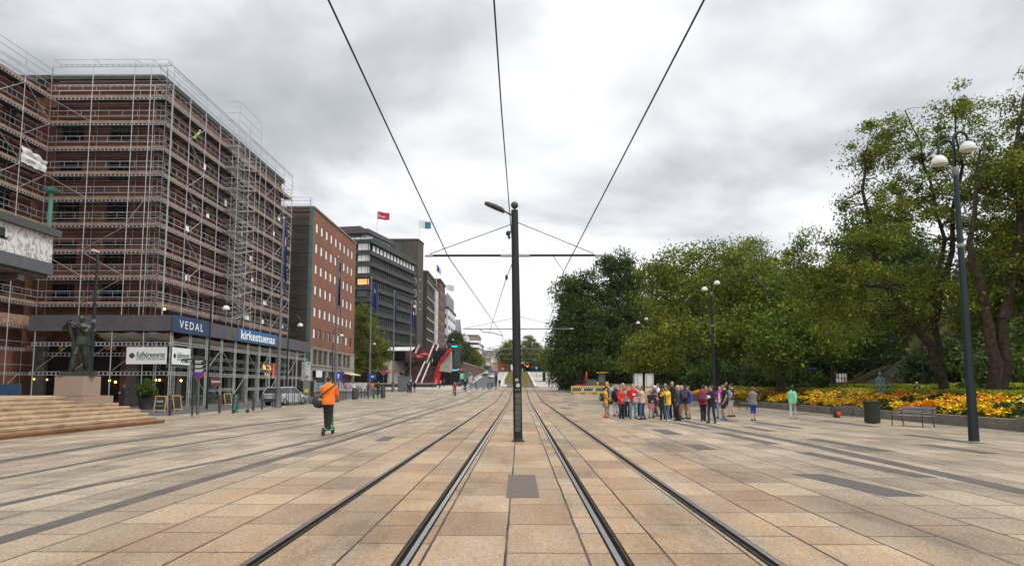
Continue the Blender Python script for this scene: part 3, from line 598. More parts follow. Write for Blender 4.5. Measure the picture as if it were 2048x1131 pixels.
drape("plastic_sheet", (-27.6, 57.5, 5.7), (0, 1, 0), (-.9, 0, -.25), 33, 2.0, .22, "long pale plastic sheet sagging under the street side of the grey hoarding", 40)
o = MB(); vs = []
for i in range(15):
    for j in range(9):
        a = i / 14; c = j / 8; vs.append((-39.05 + .22 * noise.noise((a * 5, c * 4, 1)), 52.9 + 2.9 * a, 19.1 + 1.35 * c * (1 - .3 * a) + .15 * noise.noise((a * 4, c * 2, 5)) ))
o.add(vs, [(i * 9 + j, (i + 1) * 9 + j, (i + 1) * 9 + j + 1, i * 9 + j + 1) for i in range(14) for j in range(8)]); o.add([(x - .03, y, z) for x, y, z in vs], [(i * 9 + j, i * 9 + j + 1, (i + 1) * 9 + j + 1, (i + 1) * 9 + j) for i in range(14) for j in range(8)])
tag(o.build("tarpaulin", M("white_tarp", (.72, .72, .72), .45, var=.08, scale=2), None, True), "crumpled white tarpaulin tied to a scaffold deck at the far left", "tarpaulin")

# banners on the hoarding
BLUED = M("banner_dark_blue", (.007, .036, .095), .5, var=.12, scale=.8); BLUEM = M("banner_mid_blue", (.008, .11, .29), .5, var=.1, scale=.8); WHITE = M("lettering_white", (.85, .85, .85), .6, var=.03)
BWHITE = M("banner_white", (.74, .74, .75), .6, var=.05, scale=.7); INK = M("lettering_black", (.02, .025, .02), .6, var=.1); INKG = M("lettering_green", (.015, .11, .07), .6, var=.1)
def side_banner(name, label, x0, x1, yt, yb, mat, txts, X=PXx):
    a, c = PX(x0, yt, X), PX(x1, yt, X); z0 = PX(x0, yb, X).z; z1 = a.z
    t = thing(name, label, "banner", (X, a.y, z0)); MB().box(X + .01, X + .03, a.y, c.y, z0, z1).build("cloth", mat, t, world=True)
    for s, cu, cz, h, w, mt, bold, *sp in txts: text_obj("lettering", s, (0, 1, 0), (0, 0, 1), (X + .03, a.y + (c.y - a.y) * cu, z0 + (z1 - z0) * cz), (z1 - z0) * h, (c.y - a.y) * w, mt, t, bold, space=sp[0] if sp else 1.)
    return t
side_banner("banner", "dark blue banner reading VEDAL on the corner of the grey hoarding", 345, 419, 627, 662, BLUED, [("VEDAL", .5, .5, .46, .64, WHITE, .0, 1.35)])
side_banner("banner", "bright blue banner reading kirkestuenas on the grey hoarding", 477, 554, 654, 679, BLUEM, [("kirkestuenas", .5, .5, .74, .88, WHITE, .02)])
def logo(b, c, s, u):
    c = Vector(c); u = Vector(u); e = Vector((0, 0, 1)); n = u.cross(e)
    for k, (du, hh) in enumerate(((-.55, .55), (-.18, 1.0), (.2, 1.0), (.56, .5))):
        b.extr([c + u * (du - .15) * s - e * hh * s * .6, c + u * (du + .17) * s - e * hh * s * .8, c + u * (du + .15) * s + e * hh * s * .6, c + u * (du - .17) * s + e * hh * s * .8], n * .012)
t = thing("shop_banner", "white coffee shop banner facing the steps, left of the street corner", "banner", (-30, 54.4, 4)); q0, q1 = P(254, 693, 54.4), P(333, 727, 54.4)
MB().box(q0.x, q1.x, 54.36, 54.39, q1.z, q0.z).build("cloth", BWHITE, t, world=True); W_, H_ = q1.x - q0.x, q0.z - q1.z
text_obj("lettering", "Kaffebrenneriet", (1, 0, 0), (0, 0, 1), (q0.x + W_ * .61, 54.36, q1.z + H_ * .56), H_ * .34, W_ * .7, INKG, t, .02); text_obj("lettering", "STEDET FOR GOD KAFFE", (1, 0, 0), (0, 0, 1), (q0.x + W_ * .61, 54.36, q1.z + H_ * .30), H_ * .12, W_ * .7, INK, t, .01)
b = MB(); logo(b, (q0.x + W_ * .14, 54.36, q1.z + H_ * .5), .30, (1, 0, 0)); b.build("emblem", INK, t, world=True)
t = thing("shop_banner", "smaller white coffee shop banner just round the street corner, facing the road", "banner", (PXx, 55, 4)); a, c = PX(345, 693, PXx), PX(381, 697, PXx); z1, z0 = a.z, PX(345, 727, PXx).z
MB().box(PXx - .02, PXx, a.y, c.y, z0, z1).build("cloth", BWHITE, t, world=True); W_, H_ = c.y - a.y, z1 - z0
text_obj("lettering", "Kaffebrenneriet", (0, 1, 0), (0, 0, 1), (PXx, a.y + W_ * .61, z0 + H_ * .56), H_ * .34, W_ * .68, INKG, t, .02); text_obj("lettering", "STEDET FOR GOD KAFFE", (0, 1, 0), (0, 0, 1), (PXx, a.y + W_ * .61, z0 + H_ * .3), H_ * .12, W_ * .68, INK, t, .01)
b = MB(); logo(b, (PXx, a.y + W_ * .14, z0 + H_ * .5), .28, (0, 1, 0)); b.build("emblem", INK, t, world=True)
t = thing("hanging_sign", "brown fringed sign reading Gastronomi hung from a prop at mid-street", "sign", (PXx + .1, 60.8, 2)); a, c = PX(421, 754, PXx + .05), PX(442, 756, PXx + .05); z1, z0 = a.z, PX(421, 772, PXx + .05).z
MB().box(PXx + .03, PXx + .06, a.y, c.y, z0, z1).build("board", M("sign_brown", (.09, .03, .018), .7, var=.2), t, world=True); W_, H_ = c.y - a.y, z1 - z0; CREAM = M("lettering_cream", (.7, .62, .5), .6, var=.05)
text_obj("lettering", "Gastronomi", (0, 1, 0), (0, 0, 1), (PXx + .06, (a.y + c.y) / 2, z0 + H_ * .6), H_ * .34, W_ * .84, CREAM, t, .02)
t = thing("shop_banner", "tall white vertical banner with black script at the far end of the gantry", "banner", (PXx, 90, 3)); q0, q1 = P(604, 722, 90.5), P(620, 763, 90.5)
MB().box(q0.x, q1.x, 90.45, 90.49, q1.z, q0.z).build("cloth", BWHITE, t, world=True); W_, H_ = q1.x - q0.x, q0.z - q1.z
text_obj("lettering", "WERKSTATT", (1, 0, 0), (0, 0, 1), (q0.x + W_ * .5, 90.45, q1.z + H_ * .77), H_ * .04, W_ * .7, INK, t); text_obj("lettering", "Vesley", (1, 0, 0), (0, 0, 1), (q0.x + W_ * .5, 90.45, q1.z + H_ * .25), H_ * .17, W_ * .76, INK, t, .03, shear=.3)
b = MB(); b.extr([(q0.x + W_ * .15, 90.45, q1.z + H_ * .14), (q0.x + W_ * .4, 90.45, q1.z + H_ * .08), (q0.x + W_ * .75, 90.45, q1.z + H_ * .16), (q0.x + W_ * .4, 90.45, q1.z + H_ * .11)], (0, -.01, 0)).ball((q0.x + W_ * .82, 90.45, q1.z + H_ * .9), .1, .01, .16, 8, 4); b.build("emblem", INK, t, world=True)
# lit restaurant sign in the arcade
t = thing("neon_sign", "orange and red lit sign inside the dark arcade", "lit sign", (-29.9, 73, 3)); a = PX(523, 728, -29.9)
MB().box(-29.93, -29.9, a.y, a.y + 4.6, a.z - 1.6, a.z + .3).build("board", INK, t, world=True)
NO = M("neon_orange", (1, .42, .05), .5, emit=2.2, var=0); NR = M("neon_red", (.9, .06, .04), .5, emit=.9, var=0)
text_obj("lettering", "SALON", (0, 1, 0), (0, 0, 1), (-29.9, a.y + 1.8, a.z - .3), .62, 2.6, NO, t, .02); text_obj("lettering", "BAR", (0, 1, 0), (0, 0, 1), (-29.9, a.y + 2.0, a.z - 1.2), .5, 1.6, NO, t, .02)
MB().box(-29.9, -29.88, a.y + 3.7, a.y + 4.3, a.z - 1.5, a.z + .25).build("stripe", NR, t, world=True)
# arcade lamps: small warm globes
def globe(p, label, r=.11):
    t = thing("wall_lamp", label, "lamp", p, group="warm lamps in the arcade"); MB().ball((0, 0, 0), r, n=8, k=5).build("globe", WARM, t, True); MB().box(-.03, .03, .02, .45, r, r + .06).build("bracket", WFRAME, t)
for i, (x, y) in enumerate(((311, 759), (319, 759), (219, 760), (231, 763), (146, 697), (329, 617), (362, 760))): globe(P(x, y, 56.7), "small round warm lamp glowing under the gantry in front of the brick wall", .10 if y > 600 else .16)
for i, (x, y) in enumerate(((20, 759), (68, 757), (94, 758))): globe(P(x, y, 56.5), "small round warm lamp glowing under the gantry in front of the brick wall", .07)
# paper boards behind the propped windows
for x0, x1 in ((54, 66), (78, 98), (118, 126), (212, 232)):
    q0, q1 = P(x0, 690, 56.95), P(x1, 699, 56.95); tag(MB().box(q0.x, q1.x, 56.93, 56.96, q1.z, q0.z).build("window_board", M("ochre_board", (.36, .22, .06), .7, var=.2)), "ochre board fixed behind the scaffold above the arcade", "board", "ochre boards above the arcade")
# white cards and notices on the scaffold guard rails
for i in range(26):
    lv = rng.choice(LV[:7]); y = rng.uniform(58, 87); h = rng.uniform(.35, .6)
    tag(MB().box(XS + .04, XS + .06, y, y + rng.uniform(.4, .7), lv + .45, lv + .45 + h).build("notice_card", BWHITE), "small white notice tied to the guard rail of the scaffolding", "notice", "white notices on the scaffold rails")
# relief panel porch of the neighbouring hall, top left
pc = thing("stone_porch", "porch with a pale carved stone relief frieze at the left edge", "porch", (-26, 25, 0)); px_ = -22.2
pm = bpy.data.materials.new("carved_relief"); pm.use_nodes = True; t_ = pm.node_tree; b_ = t_.nodes["Principled BSDF"]; g_ = nd(t_, "ShaderNodeNewGeometry")
w1 = nd(t_, "ShaderNodeTexWave", wave_type="RINGS", i_Scale=.7, i_Distortion=14., i_Detail=6.); w1.inputs["Detail Scale"].default_value = 3.2; t_.links.new(g_.outputs["Position"], w1.inputs["Vector"])
n_ = nd(t_, "ShaderNodeTexNoise", i_Scale=9., i_Detail=5., i_Roughness=.7); t_.links.new(g_.outputs["Position"], n_.inputs["Vector"])
ml = nd(t_, "ShaderNodeMath", operation="MULTIPLY"); t_.links.new(w1.outputs["Fac"], ml.inputs[0]); t_.links.new(n_.outputs[0], ml.inputs[1])
r_ = ramp(t_, [(.03, (.30, .29, .29)), (.12, (.50, .50, .50)), (.35, (.62, .61, .60))]); t_.links.new(ml.outputs[0], r_.inputs[0]); t_.links.new(r_.outputs[0], b_.inputs["Base Color"]); b_.inputs["Roughness"].default_value = .75
bp_ = nd(t_, "ShaderNodeBump", i_Strength=.6, i_Distance=.03); t_.links.new(ml.outputs[0], bp_.inputs["Height"]); t_.links.new(bp_.outputs[0], b_.inputs["Normal"])
ye = PX(105, 500, px_).y; zt, zb = PX(105, 473, px_).z, PX(105, 527, px_).z
MB().box(px_ - 12, px_, 12, ye, zb, zt).build("relief_frieze", pm, pc, world=True); MB().box(px_ - 12.1, px_ + .25, 11.8, ye + .25, zt, zt + .34).build("cap", M("porch_cap", (.06, .06, .065), .6), pc, world=True)
MB().box(px_ - 12.1, px_ + .06, 11.9, ye + .06, zb - .55, zb).build("lower_band", M("porch_band", (.085, .09, .10), .7), pc, world=True)
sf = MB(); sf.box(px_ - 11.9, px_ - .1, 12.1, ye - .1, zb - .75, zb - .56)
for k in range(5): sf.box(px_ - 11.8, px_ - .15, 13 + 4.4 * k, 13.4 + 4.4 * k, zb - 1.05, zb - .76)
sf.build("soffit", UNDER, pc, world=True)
for (x, y) in ((px_ - 1.2, 14), (px_ - 1.2, 20.5), (px_ - 11, 14), (px_ - 11, 22), (px_ - 11, ye - 1)): MB().box(x - .5, x + .5, y - .5, y + .5, 0, zb - 1.06).build("column", STONE, pc, world=True)
MB().box(px_ + .0, px_ + .03, 15, PX(8, 475, px_).y, PX(8, 476, px_).z, PX(8, 455, px_).z).box(px_, px_ + .03, 14, PX(14, 476, px_).y, PX(14, 478, px_).z, PX(14, 474, px_).z).build("inlay", INK, pc, world=True)
# green mast standing on the porch
t = thing("lamp_mast", "verdigris green mast with flat round head above the stone porch", "mast", PX(97, 470, px_ - .8)); z_ = PX(97, 380, px_ - .8).z - PX(97, 470, px_ - .8).z
VERD = M("verdigris", (.05, .19, .145), .6, var=.2, scale=3); MB().tube((0, 0, -.6), (0, 0, z_), .1, n=8).build("pole", VERD, t); MB().lathe([(.1, z_ - .1), (.36, z_), (.4, z_ + .1), (.1, z_ + .18)], n=14).build("head", VERD, t)
# blue hoarding lower left
MB_ = MB().box(-42, PX(40, 780, -31).x - 6, 50.0, 50.06, 1.2, 2.45); q0, q1 = P(-40, 767, 45), P(40, 795, 45)
tag(MB().box(q0.x - 4, q1.x, 45, 45.06, q1.z - .5, q0.z).build("hoarding", M("hoarding_blue", (.022, .075, .15), .7, var=.2, scale=1.5)), "dark blue hoarding behind the steps at the left edge", "hoarding")
# ================================================================== the street of buildings behind
RBRICK = brick_mat("red_brick", (.215, .066, .032), (.285, .10, .052), (.16, .10, .072), .34, .12, .016, var=.25)
PANE_G = M("green_glass", (.05, .075, .07), .1, var=.3, scale=.3); TEALNET = M("teal_net", (.015, .16, .15), .7, var=.3, scale=.6)
r4 = random.Random(11)
# --- red brick office block
bb = thing("brick_building", "red brick office block with rows of small white windows", "building", (-38, 110, .7))
YB0, YB1, XB, ZB = 99.6, 126.0, -30.0, 27.4
cols = [101.57, 104.2, 106.9, 109.6, 112.3, 115.05, 117.8, 120.5, 123.25]; rws = [24.85, 21.8, 18.7, 15.6, 12.4, 9.25]
hb = [(y - YB0 - .62, z - .72, 1.24, 1.44) for z in rws for y in cols]
low = [(1.2 + k * 2.72 + (k // 3) * .5, 4.75, 2.3, 2.1) for k in range(8)]
gfl = [(1.2, 1.25, 7.2, 2.6), (9.6, 1.25, 6.4, 2.6), (17.2, 1.25, 7.6, 2.6)]
w_ = MB(); wall(w_, (XB, YB0, 7.15), (0, 1, 0), YB1 - YB0, ZB - 7.15, [(a, z - 7.15, w, h) for a, z, w, h in hb], .22); wall(w_, (-50, YB0, .3), (1, 0, 0), 20, ZB - .3, [], .2); wall(w_, (XB, YB1, .3), (-1, 0, 0), 20, ZB - .3, [], .2); w_.build("wall", RBRICK, bb, world=True)
w_ = MB(); wall(w_, (XB + .12, YB0 - .05, .2), (0, 1, 0), YB1 - YB0 + .1, 6.95, [(a, z - .2, w, h) for a, z, w, h in low + gfl], .3); w_.box(XB - .2, XB + .2, YB0 - .1, YB1 + .1, 7.0, 7.22); w_.box(XB + .12, XB + .22, YB0, YB1, 4.45, 4.62); w_.build("stone_base", M("base_concrete", (.25, .23, .20), .85, var=.22, scale=1.6, bump=.3), bb, world=True)
MB().prism([(-50.2, YB0 - .15), (XB + .18, YB0 - .15), (XB + .18, YB1 + .15), (-50.2, YB1 + .15)], ZB, ZB + .25).build("roof", M("roof_edge_pink", (.25, .17, .16), .7), bb, world=True)
CARD = M("brown_card", (.36, .20, .12), .7)
windows(bb, (XB, YB0, 0), (0, 1, 0), hb, .14, WFRAME, BLIND, 0, .06, pick=lambda i: CARD if i == 31 else (PANE_G if i >= 45 and i % 9 in (1, 2, 3, 6, 8) else BLIND))
windows(bb, (XB + .12, YB0 - .05, 0), (0, 1, 0), low, .3, M("window_maroon", (.12, .03, .025), .6), PANE_G, 1, .1); windows(bb, (XB + .12, YB0 - .05, 0), (0, 1, 0), gfl, .3, M("window_maroon", (.12, .03, .025), .6), GLASSD, 2, .1, transom=.5)
a = PX(610 + 0, 745, XB + .15); tag(MB().box(XB + .13, XB + .16, 102.5, 105.6, 2.9, 3.9).build("shop_sign", BWHITE), "plain white signboard in the ground floor of the red brick block", "sign")
b = MB(); b.extr([(XB + .14, 118, 3.9), (XB + 1.5, 118, 3.55), (XB + 1.5, 118, 3.4), (XB + .14, 118, 3.7)], (0, 7.5, 0)); tag(b.build("awning", M("awning_cream", (.62, .52, .33), .7)), "narrow cream awning over the shop at the far end of the red brick block", "awning")
# teal netted scaffold on its near end
ts = thing("net_scaffold", "teal netted scaffolding against the shaded end wall of the red brick block", "scaffolding", (-34, 98.5, .6))
for x in (-38.4, -35.6, -32.8, -30.1): MB().tube((x, 98.2, .5), (x, 98.2, 28.4), .04, n=5).build("post", TEALNET, ts, world=True)
for k in range(13):
    z = 2.6 + 2.0 * k; b = MB(); b.box(-38.4, -30.1, 98.25, 99.4, z - .06, z, 1)
    for h in (.5, 1.0): b.tube((-38.4, 98.2, z + h), (-30.1, 98.2, z + h), .022, n=4)
    b.build("deck", [TEALNET, UNDER], ts, world=True)
b = MB()
for z in (27.6, 28.1, 28.6): b.tube((-38.4, 98.2, z), (-30.1, 98.2, z), .03, n=4); b.tube((-30.1, 98.2, z), (-30.1, 99.5, z), .03, n=4)
b.build("roof_guard", GALV, ts, world=True)
nb = MB()
for k in range(9): y = 98.15 + .16 * k; nb.box(-29.98, -29.96, y, y + .05, .6, 27.3)
nb.build("net_edge", TEALNET, ts, world=True)
nm = M("net_veil", (.03, .06, .058), .9, var=.3)
if True:
    t_ = nm.node_tree; o_ = next(n for n in t_.nodes if n.type == "OUTPUT_MATERIAL"); p_ = t_.nodes["Principled BSDF"]; tr = nd(t_, "ShaderNodeBsdfTransparent"); mx_ = nd(t_, "ShaderNodeMixShader"); mx_.inputs[0].default_value = .17; t_.links.new(tr.outputs[0], mx_.inputs[1]); t_.links.new(p_.outputs[0], mx_.inputs[2]); t_.links.new(mx_.outputs[0], o_.inputs[0])
MB().box(-38.4, -30.15, 98.1, 98.12, .6, 27.4).build("net", nm, ts, world=True)

# --- dark office slab with projecting floors, turned a little to the street
DARKC = M("dark_cladding", (.024, .028, .023), .6, var=.3, scale=.8); DARKG = M("dark_glazing", (.007, .006, .007), .3, var=.5, scale=.25, spec=.22); PURP = M("dusky_panel", (.08, .056, .06), .7, var=.15); LITB = M("white_light_blind", (.82, .83, .84), .6, var=.05)
A_ = Vector((-41.0, 189.0, 0)); D_ = Vector((.186, 1, 0)).normalized(); Ln = 38.3; LF = Vector((-1, .186, 0)).normalized()
ob = thing("office_building", "dark office slab with projecting green-black floor bands and white top windows", "building", (-45, 200, 1))
Bp = A_ + D_ * Ln; nrm = D_.cross(Vector((0, 0, 1)))
def poly_off(o): a = A_ + nrm * o - D_ * 0; f = Vector((-D_.y * 0, 0, 0)); return [tuple((A_ + nrm * o + (LF * -1) * 0 - D_ * o)[:2]), tuple((Bp + nrm * o)[:2]), tuple((Bp + LF * 16)[:2]), tuple((A_ + LF * 16 - D_ * o)[:2])]
MB().prism(poly_off(-.9), 1.0, 41.4).build("core", DARKG, ob, world=True)
bands = [41.4, 38.1, 34.95, 31.65, 28.3, 24.95, 21.6, 18.0, 14.3, 10.9]
for k, z in enumerate(bands): MB().prism(poly_off(.0 if k else .25), z - .55, z + (.6 if k else 1.0)).build("floor_band", DARKC, ob, world=True)
for z0, z1 in zip(bands[1:], bands[:-1]):
    mu = MB(); qa, qb = A_ - nrm * .86, Bp - nrm * .86
    for zz in (z0 + .62, z1 - .62): mu.tube((qa.x, qa.y, zz), (qb.x, qb.y, zz), .07, n=4)
    for k in range(26): p = A_ + D_ * (.4 + k * 1.48) - nrm * .83; mu.obox((p.x, p.y, (z0 + z1) / 2), .12, .16, z1 - z0 - 1.1, Matrix.Rotation(math.atan2(D_.y, D_.x), 3, "Z"))
    mu.build("glazing_lattice", M("mullion_dark", (.022, .022, .022), .5), ob, world=True)
O2 = A_ - nrm * .62; hs = [(2.9 + k * 2.75, 38.85, 1.9, 1.75) for k in range(13)]; windows(ob, O2, D_, hs, .0, DARKC, LITB, 1, .08)
O3 = A_ - D_ * .02 + LF * 4.9 + D_ * .7; u3 = -LF
for z in (38.75, 35.7, 32.35): windows(ob, O3, u3, [(.9, z, 3.6, 2.1)], .0, DARKC, LITB, 2, .1)
for z, m_ in ((29.2, WARMD), (25.9, PANE_G)): windows(ob, O3, u3, [(1.0, z, 3.4, 1.7)], .0, DARKC, m_, 4, .06)
text_obj("lettering", "JONBNILSEN", -LF, (0, 0, 1), A_ + LF * 2.9 - D_ * .30 + Vector((0, 0, 41.9)), .75, 7.0, WHITE, ob, .02)
MB().prism([tuple((A_ + LF * 16 + D_ * 3)[:2]), tuple((A_ + LF * 4.5 + D_ * 3)[:2]), tuple((A_ + LF * 4.5 + D_ * 22)[:2]), tuple((A_ + LF * 16 + D_ * 22)[:2])], 42.4, 46.3).build("plant_room", PURP, ob, world=True)
MB().prism([tuple((A_ + LF * 9 + D_ * 2)[:2]), tuple((A_ + LF * 1.6 + D_ * 2)[:2]), tuple((A_ + LF * .8 + D_ * 20)[:2]), tuple((A_ + LF * 9 + D_ * 20)[:2])], 44.0, 45.2).build("penthouse_roof", PURP, ob, world=True)
MB().prism([tuple((A_ + LF * 8 + D_ * 4)[:2]), tuple((A_ + LF * 2.4 + D_ * 4)[:2]), tuple((A_ + LF * 1.6 + D_ * 19)[:2]), tuple((A_ + LF * 8 + D_ * 19)[:2])], 42.4, 44.0).build("penthouse_glass", M("pale_glass", (.35, .48, .53), .1, var=.1), ob, world=True)
# --- brown tower
BROWN = M("umber_panel", (.062, .052, .038), .85, var=.3, scale=.7, bump=.2)
tb = thing("tower_building", "plain brown stone tower rising behind the dark office slab", "building", (-38, 234, 3))
MB().prism([(-44.2, 230), (-34.0, 230), (-33.2, 237.5), (-44.2, 237.5)], 2, 50).build("wall", BROWN, tb, world=True); MB().prism([(-44.4, 229.8), (-33.8, 229.8), (-33.0, 237.7), (-44.4, 237.7)], 50, 50.5).build("roof", ROOFD, tb, world=True)
q = P(795, 496, 229.9); MB().box(q.x - 1.2, q.x + 1.2, 229.85, 229.9, q.z - 1.3, q.z + 1.2).build("window", GLASS, tb, world=True)
for y, mt in ((563, GLASS), (586, GLASS), (608, WARMD), (622, GLASS)):
    q = P(826, y, 229.9); o = MB().box(q.x - 1.5, q.x + 1.1, 229.8, 229.95, q.z - 1.1, q.z + 1.3).build("window", WHITEF, tb, world=True); MB().box(q.x - 1.3, q.x + .9, 229.78, 229.82, q.z - .9, q.z + 1.1).build("pane", mt, o, world=True)
    q = P(834, y - 4, 231); MB().box(-33.95, -33.55, 232.6, 235.4, q.z + .3, q.z + .55).build("ledge", WHITEF, tb, world=True)
# --- dark stone block with small lit window heads
def block(name, label, X, Y0, Y1, z0, z1, mat, rows, n, ww, wh, pane, frame, depth=.25, back=14, mull=0, head=None, roof=None, cat="building", transom=None, frontholes=None):
    t = thing(name, label, cat, (X - 5, (Y0 + Y1) / 2, z0)); w = MB(); st = (Y1 - Y0) / n; hs = [(st * (i + .5) - ww / 2, r - z0 - wh / 2, ww, wh) for r in rows for i in range(n)]
    wall(w, (X, Y0, z0), (0, 1, 0), Y1 - Y0, z1 - z0, hs, depth); wall(w, (X - back, Y0, z0), (1, 0, 0), back, z1 - z0, frontholes or [], depth); wall(w, (X, Y1, z0), (-1, 0, 0), back, z1 - z0, [], depth); w.build("wall", mat, t, world=True)
    MB().prism([(X - back - .2, Y0 - .3), (X + .4, Y0 - .3), (X + .4, Y1 + .3), (X - back - .2, Y1 + .3)], z1, z1 + .7).build("roof", roof or ROOFD, t, world=True)
    windows(t, (X, Y0, z0), (0, 1, 0), hs, depth, frame, pane, mull, .1, transom=transom)
    if frontholes: windows(t, (X - back, Y0, z0), (1, 0, 0), frontholes, depth, frame, pane, mull, .1)
    if head:
        for r in rows:
            b = MB()
            for i in range(n): b.box(X + .02, X + .12, Y0 + st * (i + .5) - ww / 2, Y0 + st * (i + .5) + ww / 2, r + wh / 2, r + wh / 2 + .28)
            b.build("window_head", head, t, world=True)
    return t
t2 = block("office_building", "sombre brown stone block with lines of pale window heads, beside the tower", -32.2, 240, 262, 3, 40.7, M("umber_stone", (.038, .036, .027), .85, var=.3, scale=.6), [36.5, 31, 27.3, 23.6, 19.9, 16.2], 6, 2.2, 2.3, DARKG, WFRAME, head=WHITEF, mull=1)
MB().box(-36, -31.9, 238.5, 241, 11.8, 12.6).box(-32.2, -29.6, 252, 262, 15.6, 16.4).build("canopy", ROOFD, t2, world=True)
block("shop_building", "narrow pale stucco house between the dark block and the brick house", -31.9, 262.3, 272, 4, 38.4, M("pale_stucco", (.50, .49, .46), .8, var=.12), [34, 30, 26, 22, 18], 3, 1.1, 2.2, DARKG, WFRAME)
MB_ = block("brick_building", "tall brown brick house with wide white-framed windows up the street", -31.5, 272.2, 292, 4, 42.8, brick_mat("brown_brick", (.12, .042, .024), (.16, .06, .035), (.1, .07, .055), .5, .2), [39, 35, 31, 27, 23, 19, 15], 4, 3.4, 2.0, GLASS, WHITEF, mull=2)
wb = block("office_building", "white office block with grey window strips and a screened roof", -30.2, 292.4, 326, 4.5, 34, M("white_render", (.66, .66, .67), .7, var=.08), [30.5, 26.2, 21.9, 17.6], 3, 9.6, 1.7, M("strip_glass", (.10, .105, .115), .15, var=.3), DARKC, mull=6, frontholes=[(9.5, 25.3, 3.8, 1.8), (9.5, 21, 3.8, 1.8), (9.5, 16.7, 3.8, 1.8), (9.5, 12.4, 3.8, 1.8)])
sc_ = MB()
for k in range(16): sc_.box(-30.9, -30.75, 293 + 2 * k, 293.5 + 2 * k, 34.7, 41)
for k in range(8): sc_.box(-31, -30.7, 293, 324, 35 + .8 * k, 35.12 + .8 * k)
sc_.box(-40, -31.2, 294, 322, 34.7, 40); sc_.build("roof_screen", M("screen_grey", (.40, .40, .42), .6), wb, world=True)
# gabled grey house, then a striped rounded block and a brown terrace down the hill
gh = thing("gabled_house", "grey gabled house beyond the white office block", "building", (-32, 338, 6)); w = MB(); wall(w, (-29, 328, 5), (0, 1, 0), 20, 21, [(2 + 4.5 * i, z, 1.8, 2.2) for z in (4, 8, 12, 16) for i in range(4)], .2); wall(w, (-40, 328, 5), (1, 0, 0), 11, 21, [], .2); w.build("wall", M("grey_render", (.36, .36, .35), .8), gh, world=True)
windows(gh, (-29, 328, 5), (0, 1, 0), [(2 + 4.5 * i, z, 1.8, 2.2) for z in (4, 8, 12, 16) for i in range(4)], .2, WHITEF, GLASS, 1)
MB().extr([(-29, 327.6, 26), (-29, 348.4, 26), (-29, 338, 33.5)], (-11, 0, 0)).build("roof", M("slate", (.11, .12, .14), .6), gh, world=True)
sbk = thing("striped_building", "rounded white block with black window stripes behind the street trees", "building", (-36, 420, 10)); X0, X1 = P(905, 715, 420).x, P(958, 715, 420).x; zt = P(958, 684, 420).z; zb = P(958, 768, 420).z
rp = lambda o: [(X0 - 4, 420 + o)] + [(X1 - 4 + o * 0 + 4 * math.sin(a) - o, 424 - (4 - o) * math.cos(a)) for a in [i * math.pi / 12 for i in range(7)]] + [(X1 - o, 452), (X0 - 4, 452)]
STW = M("stripe_white", (.78, .78, .78), .6, var=.05); hgt = (zt - 10) / 6
for k in range(6):
    MB().prism(rp(0), 10 + k * hgt, 10 + k * hgt + hgt * .56).build("floor_band", STW, sbk, world=True); MB().prism(rp(.5), 10 + k * hgt + hgt * .56, 10 + (k + 1) * hgt).build("window_strip", DARKG, sbk, world=True)
MB().prism(rp(0), zt, zt + 1.2).build("roof", STW, sbk, world=True); MB().prism([(X0, 426), (X1 - 8, 426), (X1 - 8, 448), (X0, 448)], zt + 1.2, zt + 5).build("penthouse", M("penthouse_grey", (.45, .46, .47), .6), sbk, world=True); MB().prism([(X0, 428), (X1 - 14, 428), (X1 - 14, 446), (X0, 446)], zt + 5, zt + 8).build("plant_room", M("screen_grey", (.4, .4, .42)), sbk, world=True)
for k, (Y0, Y1, z1, c) in enumerate(((455, 490, 34, (.26, .16, .11)), (491, 530, 31, (.20, .10, .08)), (531, 575, 33, (.24, .17, .13)), (576, 640, 30, (.17, .10, .09)))):
    block("terrace_house", f"{('tan', 'dark red', 'brown', 'dusky')[k]} terrace house far up the street, {('nearest of its row', 'second of its row', 'third of its row', 'last of its row')[k]}", -27.5 - k * 1.2, Y0, Y1, 10, z1, M(f"terrace_{k}", c, .85, var=.15), [13, 17, 21, 25, 28][: 4 if z1 < 32 else 5], 7, 1.6, 2.2, GLASS, WHITEF, back=12, roof=M("slate", (.11, .12, .14), .6))

# --- broad red-brown stairs with landings
REDST = brick_mat("stair_brick", (.075, .028, .022), (.10, .04, .03), (.05, .03, .026), .6, .16, .02, bump=.2); PINKC = M("pink_concrete", (.30, .195, .17), .8, var=.15); CONC = M("board_concrete", (.33, .30, .25), .85, var=.2, scale=1.2, bump=.25)
st = thing("stairway", "broad red-brown outdoor stairs with landings climbing beside the dark office slab", "stairs", (-25, 175, 1.5)); XL, XR = -29.4, -20.7
def flight(y0, z0, y1, z1, n):
    b = MB()
    for i in range(n): a = y0 + (y1 - y0) * i / n; z = z0 + (z1 - z0) * (i + 1) / n; b.box(XL, XR, a, y1 + .01 * (i + 1), z - (z1 - z0) / n, z)
    return b
flight(170, 1.45, 186, 7.0, 34).build("flight", REDST, st, world=True); MB().box(XL, XR, 186.4, 190, 6.7, 7.0).build("landing", REDST, st, world=True); flight(190, 7.0, 205, 12.7, 34).build("flight", REDST, st, world=True); MB().box(-36, XR + 3, 205.4, 228, 12.2, 12.75).build("landing", REDST, st, world=True); MB().box(XL, XR, 190.5, 205.3, 1, 6.9).build("base", REDST, st, world=True)
